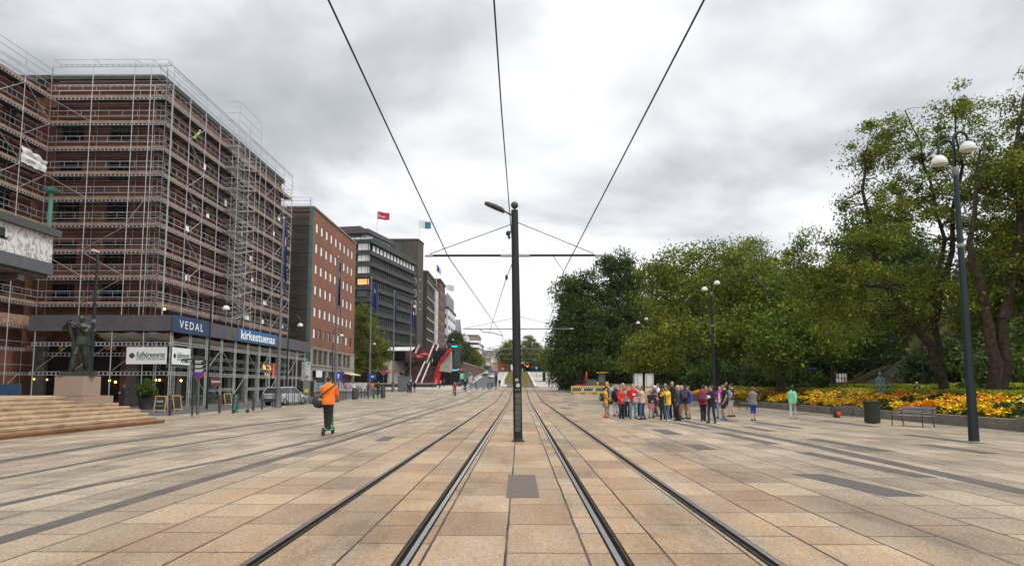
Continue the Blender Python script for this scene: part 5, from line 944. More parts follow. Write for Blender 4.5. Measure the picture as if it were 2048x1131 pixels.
leafbox("hedge", "long clipped yellow-green hedge behind the flower bed", 22.6, 24.4, 12, 84, .1, 1.42, 62000, .13, HL, 5, "hedge"); leafbox("hedge", "second yellow-green hedge farther back on the lawn behind the bronze figures", 30.5, 31.6, 20, 70, .2, 1.75, 15000, .15, HL, 6, "hedge")
def flower_bed():
    rg = np.random.default_rng(9); n = 48000; X = rg.uniform(XP + .42, 22.7, n); Y = 12 + 70 * rg.random(n) ** 1.25; q = (X - XP) / 4.4
    hh = lambda X, Y: .44 + .70 * ((X - XP) / 4.4) + .09 * np.sin(X * 3.1 + Y * 1.7) + .08 * np.sin(Y * 3.7 - X * 2)
    gz = np.interp(Y, [a for a, b in EL], [b for a, b in EL]); Z = gz + hh(X, Y) - rg.random(n) * .22
    me = leaf_mesh("bed_foliage", np.stack([X, Y, Z], 1), np.tile([-.3, -.2, 1.], (n, 1)), .17, FOL, rg, .45, .8); o = bpy.data.objects.new("bed_foliage", me); place(o); tag(o, "mass of green leaves filling the flower bed", "plants", kind="stuff")
    # flower heads: small faceted cups, in drifts of colour
    m = 38000; X = rg.uniform(XP + .42, 22.5, m); Y = 12 + 70 * rg.random(m) ** 1.3; pn = np.array([noise.noise((x * .42, y * .28, 2.2)) for x, y in zip(X, Y)]); pd = np.array([noise.noise((x * .9, y * .55, 7.7)) for x, y in zip(X, Y)])
    keep = pd + rg.normal(0, .12, m) > .0 + .15 * ((X - XP) / 4.4 > .8); X, Y, pn = X[keep], Y[keep], pn[keep]; m = len(X); q = (X - XP) / 4.4; gz = np.interp(Y, [a for a, b in EL], [b for a, b in EL]); Z = gz + hh(X, Y) + rg.uniform(-.04, .14, m)
    u = rg.random(m); kind = np.where(Y < 33, np.where(pn + .5 * (q - .5) < .95, 0, 1), np.where(pn < .26, 0, 1)); kind = np.where((u < .04) & (q > .45), 2, kind); kind = np.where((u > .93) & (q > .6), 3, kind); kind = np.where((u > .965) & (q > .5) & (Y < 32), 4, kind); kind = np.where((kind == 1) & (u > .4) & (u < .75), 5, kind)
    r = np.where((kind >= 2) & (kind < 5), rg.uniform(.06, .11, m), rg.uniform(.045, .08, m)); k = 6; a = np.arange(k) * 2 * math.pi / k; V = np.empty((m, k + 1, 3)); tx, ty = rg.normal(-.25, .3, m), rg.normal(-.3, .3, m)
    for j in range(k): V[:, j, 0] = X + r * np.cos(a[j]); V[:, j, 1] = Y + r * np.sin(a[j]); V[:, j, 2] = Z - r * (tx * np.cos(a[j]) + ty * np.sin(a[j])) * -1
    V[:, k] = np.stack([X, Y, Z + r * .55], 1); F = np.array([[j, (j + 1) % k, k] for j in range(k)]); idx = (np.arange(m)[:, None, None] * (k + 1) + F[None]).reshape(-1)
    me = bpy.data.meshes.new("flowers"); me.vertices.add(m * (k + 1)); me.vertices.foreach_set("co", V.astype(np.float32).ravel()); me.loops.add(len(idx)); me.loops.foreach_set("vertex_index", idx.astype(np.int32)); me.polygons.add(m * k); me.polygons.foreach_set("loop_start", np.arange(0, 3 * m * k, 3, dtype=np.int32)); me.polygons.foreach_set("material_index", np.repeat(kind, k).astype(np.int32))
    for nm, c in (("yellow", (.86, .56, .012)), ("orange", (.84, .36, .010)), ("red", (.45, .02, .03)), ("pink", (.60, .28, .18)), ("cream", (.75, .72, .50)), ("amber", (.84, .46, .010))): me.materials.append(M("petal_" + nm, c, .6, var=.2, scale=6))
    me.update(calc_edges=True); o = bpy.data.objects.new("flowers", me); place(o); tag(o, "drifts of yellow, orange and red flowers along the low stone wall", "flowers", kind="stuff")
flower_bed()
# ================================================================== tram poles and overhead line
PGRN = M("pole_dark_green", (.008, .011, .011), .42, .1, var=.25, scale=2, spec=.5); PGRY = M("pole_grey", (.16, .165, .17), .5, .3, var=.2, scale=1.5); STEELB = M("bracket_steel", (.42, .42, .42), .4, .7, var=.15); LAMPG = M("lamp_housing", (.055, .048, .04), .5, .2, var=.35, scale=6); WIRE = M("cable_black", (.012, .012, .013), .6, var=.1); ENAM = M("white_enamel", (.60, .60, .58), .3, var=.06, scale=2)
def tram_pole(label, Y, x0, x1, za, zt, near=False):
    z0 = elev(Y); t = thing("tram_pole", label, "pole", (XC + .01, Y, z0), group="catenary poles between the tracks"); lean = -.105 * (zt / 7.3)
    MB().path([(0, 0, 0), (lean * .5, 0, zt / 2), (lean, 0, zt)], [.138, .128, .108], 16).build("shaft", PGRN, t, True)
    b = MB(); b.lathe([(.05, zt), (.03, zt + .05)], (lean, 0, 0), 8); b.ball((lean, 0, zt + .16), .115, n=14, k=9); b.build("ball_finial", LAMPG, t, True)
    MB().lathe([(.20, 0), (.20, .03), (.142, .05), (.142, .12)], n=16).build("base_ring", INK, t)
    lx = lean * za / zt; b = MB(); b.tube((x0, 0, za), (lx - .16, 0, za), .038, n=8); b.tube((lx + .16, 0, za), (x1, 0, za), .038, n=8); b.build("cross_arm", PGRN if near else PGRY, t, True)
    b = MB(); 
    for s in (-1, 1): MB().tube((lx + s * .12, 0, za), (lx + s * .45, 0, za), .052, n=8).build("insulator", STEELB, t, True)
    for q0 in (x0 - .03, x1 - .22): MB().tube((q0, 0, za), (q0 + .25, 0, za), .047, n=8).build("arm_end_cap", STEELB, t, True)
    b = MB(); b.tube((lean - .02, -.02, zt - .42), (x0 + .12, -.02, za + .05), .013, n=5); b.tube((lean + .02, -.02, zt - .36), (x1 - .25, -.02, za + .05), .013, n=5); b.build("stay_wire", WIRE, t)
    return t
tp1 = tram_pole("dark green tram pole with ball top and street lamp arm, nearest of its line", 21.3, -2.84, 2.58, 5.66, 7.08, True)
b = MB(); b.tube((-.08, 0, 6.86), (-.52, -.02, 7.10), .028, n=7); b.build("lamp_arm", LAMPG, tp1, True)
b = MB(); b.rings([((-.42, -.02, 7.02), (0, .06, 0), (-.02, 0, -.05)), ((-.50, -.02, 7.09), (0, .11, 0), (-.03, 0, -.075)), ((-.72, -.02, 7.19), (0, .13, 0), (-.03, 0, -.085)), ((-.95, -.02, 7.28), (0, .11, 0), (-.02, 0, -.07)), ((-1.03, -.02, 7.30), (0, .07, 0), (-.01, 0, -.045))], 0, 12); b.build("lamp_head", LAMPG, tp1, True)
b = MB()
for k in range(7): z = .30 + k * .165; b.box(-.082 - .0, .082, -.146, -.136, z, z + .15)
b.build("number_plate_strip", M("plate_grey_green", (.075, .085, .082), .5, var=.2), tp1)
b = MB()
for (z, r, dx_) in ((1.84, .05, -.035), (1.68, .062, .0)): b.rings([((dx_, -.141 + .008 * 0, z), (r, 0, 0), (0, 0, r)), ((dx_, -.150, z), (r, 0, 0), (0, 0, r))], 0, 18)
b.build("round_sticker", M("sticker_grey", (.45, .46, .46), .5, var=.1), tp1)
text_obj("lettering", "12 408", (1, 0, 0), (0, 0, 1), (XC - .005, 21.3 - .141, 1.55), .035, .13, M("sticker_grey", (.45, .46, .46)), tp1); text_obj("lettering", "A", (1, 0, 0), (0, 0, 1), (XC - .025, 21.3 - .150, 1.84), .05, None, INK, tp1)
b = MB(); b.ball((-.30, 0, 6.35), .075, .05, .09, 8, 5); b.ball((-.27, -.02, 6.22), .05, n=8, k=4); b.tube((-.12, 0, 6.45), (-.30, 0, 6.38), .02); b.build("cable_clamp", INK, tp1, True)
tram_pole("second tram pole along the line, mostly hidden by the near one", 50.5, -4.05, 3.9, 5.75, 7.0); tram_pole("third tram pole along the line", 80, -3.75, 3.9, 5.7, 7.0); tram_pole("fourth tram pole along the line", 109, -3.0, 3.0, 5.75, 7.0); tram_pole("fifth tram pole, farthest along the line", 140, -3.2, 3.1, 5.7, 7.0)
def wire(name, label, pts, r, sag=.0, cat="wire"):
    b = MB(); q = []
    for a, c in zip(pts[:-1], pts[1:]):
        a, c = Vector(a), Vector(c); n = 8 if sag else 1
        q += [a.lerp(c, i / n) - Vector((0, 0, sag * 4 * (i / n) * (1 - i / n))) for i in range(n)]
    q.append(Vector(pts[-1])); b.path(q, r, 6); return tag(b.build(name, WIRE, None, True), label, cat)
za = 5.6
wl_ = [P(657, 0, 9.0), P(896, 512, 21.3), (-1.35, 50.5, 5.45), (-1.8, 80, 5.4), (-1.8, 109, 6.3), (-1.8, 140, 6.6)]; e0 = P(896, 512, 21.3) + (P(657, 0, 9.0) - P(896, 512, 21.3)) * 1.6
wire("contact_wire", "overhead contact wire above the left track", [e0] + wl_[1:], .0145)
e1 = P(1143, 512, 21.3) + (P(1408, 0, 9.0) - P(1143, 512, 21.3)) * 1.6
wire("contact_wire", "overhead contact wire above the right track", [e1, P(1143, 512, 21.3), P(1127, 542, 26), (1.9, 50.5, 5.45), (1.7, 80, 5.4), (1.7, 109, 6.3), (1.7, 140, 6.6)], .0145)
c1 = P(1020, 432, 21.2); wire("feeder_cable", "black feeder cable coming over the camera to the top of the central pole", [c1 + (P(990, 0, 9.5) - c1) * 1.6, P(1003, 220, 13.5), c1, P(1026, 505, 21.15)], .015)
wire("pull_off_wire", "thin pull-off wire from the central pole down to the left contact wire", [P(1024, 527, 21.3), P(1013, 554, 22), (-2.2, 49.5, 5.3)], .012); wire("pull_off_wire", "thin hanger wire from the right cross arm to the right contact wire", [P(1107, 512, 21.3), P(1127, 542, 26)], .010)
b = MB(); b.ball(P(1013, 554, 22), .05, .05, .09, 6, 4); tag(b.build("wire_weight", INK), "small black insulator on the pull-off wire beside the central pole", "insulator")
b = MB(); b.path([(-2.9, 50.4, 5.7), (-2.6, 50.3, 5.5), (-2.0, 50.3, 5.45), (-1.2, 50.4, 5.25)], .03, 6); tag(b.build("registration_arm", PGRY), "bent grey registration arm under the left end of the second cross arm", "arm")

# ------------------------------------------------ lamps
LGRN = M("lamp_post_green", (.005, .016, .018), .38, .1, var=.2, scale=2)
def shade(b, c, r): b.lathe([(.02, r * .95), (r * .45, r * .86), (r * .8, r * .55), (r * .97, r * .15), (r, -.05), (r * .96, -.07), (r * .9, -.05), (r * .02, .0)], c, 18)
def twin_lamp(label, x, Y, h=9.55, face=0):
    t = thing("lamp_post", label, "street lamp", (x, Y, elev(Y)), face, "twin lamp posts along the park"); b = MB(); b.path([(0, 0, 0), (0, 0, h * .18), (-.02, 0, h * .5), (-.04, 0, h * .86)], [.15, .13, .105, .07], 12); b.build("post", LGRN, t, True)
    MB().lathe([(.10, h * .62), (.125, h * .62 + .02), (.125, h * .62 + .1), (.10, h * .62 + .13)], (-.025, 0, 0), 12).build("collar", PGRY, t, True); b = MB(); b.lathe([(.085, h * .86), (.1, h * .865), (.1, h * .88), (.07, h * .89)], (-.04, 0, 0), 12); b.build("collar", PGRY, t, True)
    b = MB(); arc = lambda s, z, r, dz: [(-.04, 0, h * .86)] + [(-.04, 0, z)] + [(-.04 + s * (r - r * math.cos(a)), 0, z + r * 1.05 * math.sin(a)) for a in [i * math.pi / 8 for i in range(1, 9)]] + [(-.04 + s * 2 * r, 0, z - dz)]
    p1 = arc(-1, h * .955, .24, .22); p2 = arc(1, h * .985, .22, .05); b.path(p1, .042, 8); b.path(p2, .042, 8); b.build("arm", LGRN, t, True)
    for p in (p1[-1], p2[-1]): b = MB(); shade(b, (p[0], p[1], p[2] - .25), .235); b.build("lamp_shade", ENAM, t, True)
    return t
twin_lamp("tall dark green twin-headed lamp post beside the bench at the right", P(1948, 878, 21.6).x, 21.6); twin_lamp("twin-headed lamp post behind the tour group", 14.05, 51); twin_lamp("twin-headed lamp post in front of the white site cabin", 14.05, 80, 9.5); 
def arch_lamp(label, x, Y, h, s=1, lampface=0.):
    t = thing("lamp_post", label, "street lamp", (x, Y, elev(Y)), lampface, "arched lamp posts along the street"); b = MB(); r = .55; b.path([(0, 0, 0), (0, 0, h * .3), (0, 0, h - r)] + [(s * (r - r * math.cos(a)), 0, h - r + r * math.sin(a)) for a in [i * math.pi / 8 for i in range(1, 9)]] + [(s * 2 * r, 0, h - r - .25)], [.085, .07, .05] + [.04] * 9, 8); b.build("post", LGRN, t, True); b = MB(); shade(b, (s * 2 * r, 0, h - r - .42), .26); b.build("lamp_shade", ENAM, t, True); return t
for (x, yb, Y, yt, w, s) in ((667, 0, 92, 656, "arched street lamp in front of the red brick block", 1), (423, 0, 50, 590, "arched street lamp against the scaffolding beside the kirkestuenas banner", 1), (578, 0, 66, 630, "arched street lamp near the far end of the gantry", 1), (736, 0, 120, 676, "arched street lamp in front of the yellow-green tree", 1), (898, 0, 195, 672, "arched street lamp beside the black entrance block", 1)):
    q = P(x, yt, Y); arch_lamp(w, q.x, Y, q.z - elev(Y), s)
q = P(187, 640, 32); q.z = P(187, 503, 32).z; t = thing("lamp_post", "slim green lamp post with a white cranked head behind the statue", "street lamp", (q.x, 32, 1.0)); b = MB(); h = q.z - 1.0
b.path([(0, 0, 0), (0, 0, h * .4), (.02, 0, h)], [.1, .08, .05], 9); b.build("post", LGRN, t, True); b = MB(); b.lathe([(.1, h * .52), (.1, h * .54)], n=9); b.box(-.2, .12, -.03, .03, h * .46, h * .475); b.build("bracket", PGRY, t)
b = MB(); b.obox((-.08, 0, h + .05), .34, .12, .07, Matrix.Rotation(R(20), 3, "Y")); b.build("lamp_head", ENAM, t)
q = G(1104, 774); q = Vector((P(1104, 774, 150).x, 150, elev(150))); t = thing("lamp_post", "thin black lamp post by the far right platform", "street lamp", q); MB().path([(0, 0, 0), (0, 0, 5.3)], [.09, .06], 8).build("post", INK, t, True); MB().lathe([(.45, 0), (.45, .1)], n=10).build("base", INK, t); b = MB(); b.tube((-.4, 0, 5.3), (.4, 0, 5.3), .03); [shade(b, (s * .4, 0, 5.05), .22) for s in (-1, 1)]; b.build("lamp_shade", ENAM, t, True)
def plain_mast(name, label, x, Y, ytop, r=.08, mat=None):
    q = P(x, ytop, Y); t = thing(name, label, "mast", (q.x, Y, elev(Y))); h = q.z - elev(Y); MB().path([(0, 0, 0), (0, 0, h)], [r, r * .7], 8).build("post", mat or LGRN, t, True); b = MB(); b.lathe([(r * 1.6, 0), (r * 1.6, .35), (r, .4)], n=8); b.build("base", mat or LGRN, t); return t
plain_mast("mast", "dark blue mast under the chestnut beside the site fence", 1264, 92, 700); 
t = plain_mast("catenary_mast", "grey catenary mast beside the rising road", 980, 200, 693, .1, PGRY)
# ------------------------------------------------ flagpoles
FLAGB = M("flag_blue", (.010, .020, .12), .7, var=.18, scale=2); EMB = M("flag_emblem", (.55, .50, .34), .7, var=.3, scale=4)
def flag_mesh(w, h, seed, hang=1.):
    """limp flag: hangs down beside the pole in folds"""
    b = MB(); nu, nv = 8, 14; vs = []
    for j in range(nv + 1):
        v = j / nv
        for i in range(nu + 1):
            u = i / nu; wd = w * (.32 + .28 * v) * hang; x = .10 + u * wd * (1 - .25 * math.sin(v * 2.5)); y = .13 * math.sin(u * 9 + seed + v * 2) * (.3 + v); z = -v * h * (1 - .12 * u) - u * h * .22 * hang - (u * u * .30 * h * v); vs.append((x, y, z))
    b.add(vs, [(j * (nu + 1) + i, j * (nu + 1) + i + 1, (j + 1) * (nu + 1) + i + 1, (j + 1) * (nu + 1) + i) for j in range(nv) for i in range(nu)], 0); k = len(b.v)
    b.add([(p[0], p[1] + .012, p[2]) for p in vs], [(j * (nu + 1) + i, (j + 1) * (nu + 1) + i, (j + 1) * (nu + 1) + i + 1, j * (nu + 1) + i + 1) for j in range(nv) for i in range(nu)], 0)
    for i, f in enumerate(b.f):
        fi = i % (nv * nu); j, ii = fi // nu, fi % nu
        if 3 <= j <= 4 and 3 <= ii <= 4: b.mi[i] = 1
    return b
for k, (Y, wd, hg, hh) in enumerate(((53.5, 1.4, .5, 4.4), (70, 1.4, .45, 4.6), (86, 1.9, 1.1, 3.2), (102, 1.4, .45, 4.3), (118, 1.9, 1.0, 3.7))):
    t = thing("flagpole", "grey flagpole " + ["rising from a stout base in front of the parked silver car", "in front of the red brick block, behind the scooter rider", "in front of the yellow-green tree", "between the tree and the concrete underpass", "in front of the stairs, farthest of the row"][k], "flagpole", (-18.45, Y, elev(Y)), group="flagpoles along the square"); h = 14.6
    MB().path([(0, 0, 0), (0, 0, 1.45), (0, 0, 1.5), (0, 0, h)], [.22, .22, .125, .075], 12).build("pole", PGRY, t, True); MB().lathe([(.26, 0), (.26, .06), (.225, .1), (.225, 1.5), (.14, 1.56)], n=14).build("base", M("flag_base", (.10, .10, .105), .6, .3), t, True); MB().ball((0, 0, h + .06), .1).build("finial", STEELB, t, True)
    o = flag_mesh(wd, hh, k * 1.7, hg).build("flag", [FLAGB, EMB], None, True, loc=(-18.45, Y - .02, elev(Y) + h - .25)); tag(o, "dark blue flag with a pale emblem on " + ["the nearest flagpole, over the scaffolding", "the second flagpole, against red brick", "the third flagpole, blown to the right", "the fourth flagpole, hanging straight down", "the fifth flagpole, farthest of the row"][k], "flag", "blue flags on the flagpoles")
def roof_flag(label, x, ybase, ytop, Y, cols_, w, h, down=False):
    p0, p1 = P(x, ybase, Y), P(x, ytop, Y); t = thing("flagpole", "thin white roof flagpole carrying " + label, "flagpole", p0, group="roof flagpoles"); MB().tube((0, 0, -1), (0, 0, p1.z - p0.z), .09).build("pole", ENAM, t)
    b = MB(); n = 8; vs = [];
    for i in range(n + 1):
        u = i / n
        for j in range(5): v = j / 4; vs.append((.1 + u * w * (.55 if down else 1), .25 * math.sin(u * 6), -v * h * (1 - .1 * u) - u * (h * .8 if down else h * .25) + .12 * math.sin(u * 7)))
    b.add(vs, [(i * 5 + j, (i + 1) * 5 + j, (i + 1) * 5 + j + 1, i * 5 + j + 1) for i in range(n) for j in range(4)]); b.mi = [(0 if i // 4 < 4 else 1) if len(cols_) > 1 else 0 for i in range(n * 4)]; k = len(vs); b.add([(x_, y_ + .03, z_) for x_, y_, z_ in vs], [tuple(reversed(f)) for f in b.f[:]]); b.mi = b.mi[: n * 4] * 2
    o = b.build("flag", [M(f"roof_flag_{c}", v, .7, var=.12) for c, v in cols_], None, True, loc=p1); return tag(o, label, "flag")
o = roof_flag("a red flag with white lettering on the dark office roof", 754, 466, 422, 200, [("red", (.42, .012, .03))], 3.6, 2.3)
q = P(764, 432, 199.6); text_obj("lettering", "PS tech", (1, 0, -.18), (0, 0, 1), q, .65, 2.0, WHITE, o)
roof_flag("a teal and white flag on the brown tower", 838, 482, 440, 234, [("white", (.6, .66, .68)), ("teal", (.02, .16, .24))], 4.0, 2.6); roof_flag("a blue and white flag over the pale stucco house", 873, 566, 528, 268, [("blue", (.03, .08, .32)), ("pale", (.55, .57, .62))], 3.4, 2.6, True); roof_flag("a pale grey flag over the white office block", 893, 596, 568, 300, [("greywhite", (.55, .56, .60))], 3.4, 2.6)

# ------------------------------------------------ steps, plinth and monument
GRAN = M("granite_step", (.40, .29, .185), .75, var=.32, scale=1.3, bump=.3, bscale=80, coords="Object"); GRANR = M("granite_rusty", (.20, .09, .038), .8, var=.35, scale=1.6, bump=.3); PINKG = M("pink_granite", (.29, .215, .165), .7, var=.20, scale=26, bump=.2, bscale=90, detail=6)
stp = thing("stone_steps", "broad honey granite steps leading up to the left around a statue plinth", "steps", (-18, 22, 0)); r9 = random.Random(4)
for k in range(8):
    x = -15.95 - .37 * k; z0, z1 = .152 * k, .152 * (k + 1); ye_ = 31.6 - (0 if k < 4 else .25 * (k - 3)); b = MB(); y = 8.0 + r9.uniform(0, 2)
    if k >= 7: ye_ = 29.0
    y = 4.0
    while y < ye_ - .4:
        y2 = min(ye_, y + r9.uniform(2.1, 2.9))
        if ye_ - y2 < .6: y2 = ye_
        j = r9.uniform(-.006, .006); b.box(x - (.55 if k < 7 else 6.0), x + j, y + .009, y2 - .009, z1 - .075, z1); b.box(x - .5, x + j - .025, y + .012, y2 - .012, max(0, z0 - .02), z1 - .075); y = y2
    b.build("step", GRANR if k == 0 else GRAN, stp, world=True)
MB().box(-26, -18.9, 4, 28.9, 0, 1.19).box(-40, -26, 20, 44, .9, 1.05).build("terrace", GRAN, stp, world=True)
b = MB()
for k in range(1, 8): b.box(-18.9, -16.0 - .37 * k - .5, 8, 31.2 - .1 * k, .152 * k - .15, .152 * (k + 1) - .02)
b.build("core", GRAN, stp, world=True)
pl_ = thing("statue_plinth", "two-tier pink granite plinth standing on the steps", "plinth", (-17.9, 29.4, .55)); 
a0 = P(166, 815, 28.6); xr = a0.x; xl = P(106, 800, 28.6).x; MB().box(xl, xr, 28.6, 30.7, .3, 1.235).build("lower_block", PINKG, pl_, world=True); xl2 = P(108, 780, 28.8).x; xr2 = P(164.5, 780, 28.8).x; MB().box(xl2, xr2, 28.8, 30.05, 1.25, 2.06).build("upper_block", PINKG, pl_, world=True)
PLX, PLY_, PLZ = (xl2 + xr2) / 2, 29.45, 2.06

# ------------------------------------------------ bollards, hoops, signs on the left
BOL = M("bollard_grey", (.055, .057, .062), .6, .2, var=.2, scale=3)
def bollard(label, p, h=1.0, r=.085, grp="slim bollards along the street"):
    t = thing("bollard", label, "bollard", p, group=grp); MB().lathe([(r, 0), (r, h * .9), (r * .98, h * .985), (r * .8, h), (.01, h)], n=12).build("post", BOL, t, True); MB().lathe([(r * 1.04, h * .80), (r * 1.04, h * .85)], n=12).build("band", PGRY, t); return t
for (x, y), w in (((339.6, 830), "slim grey bollard nearest the chalkboard at the corner"), ((395, 827.5), "slim grey bollard right of the black fingerpost"), ((438.7, 825), "slim grey bollard under the brown hanging sign"), ((506.6, 820), "slim grey bollard right of the parked green scooter"), ((524, 817.6), "slim grey bollard left of the silver car")): bollard(w, G(x, y), 1.12)
bollard("stout round bollard beside the parked green scooter", G(470, 823), 1.15, .19, "stout bollards"); bollard("stout round bollard right of the scooter rider", Vector((P(709, 800, 78).x, 78, elev(78))), 1.3, .28, "stout bollards"); bollard("stout round bollard beside the far green scooter", Vector((P(766, 795, 84).x, 84, elev(84))), 1.3, .28, "stout bollards")
for k in range(7): Y = 80 + k * 1.1; x = (716, 722, 728, 734, 745, 752, 761)[k]; bollard(f"black bollard between the flagpoles, {['first','second','third','fourth','fifth','sixth','last'][k]} in the run right of the stout bollard", Vector((P(x, 795, 80).x, 80 + .2 * k, elev(80))), 1.15, .075, "black bollards between the flagpoles")
for x, y, Y, w in ((879, 772, 125, "black bollard on the plaza edge near the cyclists"), (952, 775, 122, "black bollard at the zebra crossing"), (976, 775, 122, "black bollard left of the kerb, nearer of two"), (984, 773, 126, "black bollard left of the kerb, farther of two"), (865, 772, 140, "black bollard at the end of the low red-brown wall")): bollard(w, Vector((P(x, y, Y).x, Y, elev(Y))), 1.25, .09, "black bollards by the crossing")
hp = MB(); hp.path([(0, 0, 0), (0, 0, .95), (.0, .12, 1.06), (0, .38, 1.06), (0, .5, .95), (0, .5, 0)], .028, 6); HM = hp.mesh("cycle_hoop", BOL, True)
k = 0
for a, c, n in ((53.5, 66, 8), (67, 77, 8), (86.5, 97, 12)):
    for i in range(n):
        Y = a + (c - a) * i / n; o = bpy.data.objects.new("cycle_hoop", HM); COL.objects.link(o); o.location = (-18.85, Y, elev(Y)); tag(o, "thin grey hoop rail in the low row between the square and the street", "hoop rail", "hoop rails along the street")
# fingerpost
p = G(384, 831); t = thing("fingerpost", "black fingerpost with panels of white lettering at the street corner", "signpost", p); MB().tube((0, 0, 0), (0, 0, 3.2), .05, n=10).build("post", INK, t, True); zt = P(384, 716, p.y).z - p.z; sx = p.y / FPX
b = MB(); b.extr([(-.72, -.07, zt - .14), (-.62, -.07, zt - .02), (-.04, -.07, zt + .0), (-.04, -.07, zt - .24), (-.62, -.07, zt - .24)], (0, -.04, 0)); b.build("arm", INK, t); zs = P(384, 719, p.y).z - p.z
for k, (z1, z0) in enumerate(((zs, zs - .22), (zs - .25, zs - .45), (zs - .48, zs - .66))):
    MB().box(.03, .70, -.09, -.05, z0, z1).build("panel", INK, t)
    b = MB(); [b.box(.08, (.5, .42)[j] + .04 * k, -.095, -.091, z1 - .08 - .085 * j, z1 - .045 - .085 * j) for j in range(2)]; b.build("lettering", WHITE, t)
MB().box(-.36, -.10, -.116, -.111, zt - .13, zt - .10).box(-.30, -.12, -.116, -.111, zt - .20, zt - .175).build("lettering", WHITE, t)
b = MB(); b.extr([(-.64, -.113, zt - .17), (-.56, -.113, zt - .13), (-.56, -.113, zt - .15), (-.46, -.113, zt - .15), (-.46, -.113, zt - .19), (-.56, -.113, zt - .19), (-.56, -.113, zt - .21)], (0, -.004, 0)); b.build("arrow_mark", WHITE, t)
SB, SR_ = M("sign_blue", (.02, .07, .42), .5, var=.08), M("sign_red_ring", (.45, .02, .03), .5, var=.08)
def nostop(label, x, y, Y, r, pole=True, cross=False, zbase=None):
    q = P(x, y, Y); t = thing("traffic_sign", label, "road sign", (q.x, Y, elev(Y))); z = q.z - elev(Y)
    if pole: MB().tube((0, .04, 0), (0, .04, z + r), .035, n=7).build("post", PGRY, t)
    MB().rings([((0, .0, z), (r, 0, 0), (0, 0, r)), ((0, -.02, z), (r, 0, 0), (0, 0, r))], 0, 22).build("ring", SR_, t); MB().rings([((0, -.02, z), (r * .78, 0, 0), (0, 0, r * .78)), ((0, -.026, z), (r * .78, 0, 0), (0, 0, r * .78))], 0, 22).build("disc", SB, t)
    b = MB()
    for s in ((1, -1) if cross else (1,)): b.obox((0, -.03 - (.003 if s < 0 else 0), z), r * 1.56, .006, r * .2, Matrix.Rotation(R(45 * s), 3, "Y"))
    b.build("slash", SR_, t); return t
nostop("round blue and red no-parking sign under the black fingerpost panels", 398, 746, 40, .30); nostop("round no-parking sign in front of the red brick block", 684, 746, 92, .33); nostop("round red and blue no-stopping sign in front of the dark underpass", 767, 744, 95, .36, cross=True); nostop("round no-parking sign on the kerb island by the rising road", 991, 744, 160, .45, cross=True)
def blue_sign(label, x, y, Y, w, h, left=False):
    q = P(x, y, Y); t = thing("traffic_sign", label, "road sign", (q.x, Y, elev(Y))); z = q.z - elev(Y); MB().tube((0, .04, 0), (0, .04, z), .035, n=7).build("post", PGRY, t); MB().box(-w / 2, w / 2, -.02, .0, z - h / 2, z + h / 2).build("plate", SB, t); s = min(w, h) * .4; a = [(-.2, -.9), (.2, -.9), (.2, .1), (.55, .1), (0, 1), (-.55, .1), (-.2, .1)]
    if left: a = [(-c_, b_) for b_, c_ in a]
    MB().extr([(u * s, -.024, z + v * s) for u, v in a][::1], (0, -.004, 0)).build("arrow_mark", WHITE, t); return t
blue_sign("blue one-way arrow sign right of the scooter rider", 677, 751, 80, .75, .95); blue_sign("small blue sign with a left arrow beside the third flagpole", 745, 752, 84, .85, .55, True)
# chalkboards, planter, cafe chairs
WOODL = M("light_wood", (.42, .24, .10), .7, var=.2); CHALK = M("chalkboard", (.018, .02, .02), .8, var=.3)
def aboard(label, p, rz, s=1.0):
    t = thing("sandwich_board", label, "sandwich board", p, rz, "chalkboards outside the cafe"); m = Matrix.Rotation(R(-12), 4, "X"); h = 1.05 * s; w = .34 * s
    for sg in (1, -1):
        mm = Matrix.Rotation(R(180) if sg < 0 else 0, 4, "Z") @ Matrix.Translation((0, -.22, 0)) @ m
        b = MB().box(-w, w, -.02, .02, .1, .16).box(-w, w, -.02, .02, h - .06, h).box(-w, -w + .06, -.019, .019, 0, h - .001).box(w - .06, w, -.019, .019, 0, h - .001); b.xf(mm).build("frame", WOODL, t); MB().box(-w + .06, w - .06, -.008, .008, .16, h - .06).xf(mm).build("board", CHALK, t)
    return t
q = G(325, 826); ab_ = aboard("wooden framed chalkboard with green chalk writing at the cafe corner", Vector((P(322, 800, 44).x, 44, .01)), R(8))
text_obj("lettering", "Kaffe", (1, .14, 0), (0, 0, 1), ab_.location + Vector((.03, -.16, .68)), .11, .36, WHITE, ab_); text_obj("lettering", "VELKOMMEN", (1, .14, 0), (0, 0, 1), ab_.location + Vector((.03, -.20, .40)), .08, .4, M("chalk_green", (.08, .5, .2), .8, var=.1), ab_)
aboard("wooden chalkboard turned away behind the corner bollard", Vector((P(352, 800, 46).x, 46, .01)), R(70)); aboard("wooden chalkboard far along the arcade under the gantry", Vector((P(454, 800, 58).x, 58, .01)), R(60))
pt = Vector((P(293, 805, 49).x, 49, .012)); t = thing("shrub_planter", "big dark planter with a leafy shrub outside the cafe corner", "planter", pt); MB().lathe([(.42, 0), (.55, .75), (.6, .8), (.52, .8), (.5, .7), (.01, .7)], n=14).build("pot", BOL, t, True); rg, C_, L_, O_ = grow([((0, 0, 1.35), (.65, .65, .65))], 55, 40, .12, 77, .3); place(bpy.data.objects.new("foliage", leaf_mesh("foliage", L_, O_, .13, LF_DEEP, rg)), t)
CHG = M("chair_green", (.10, .30, .22), .5, .2, var=.1)
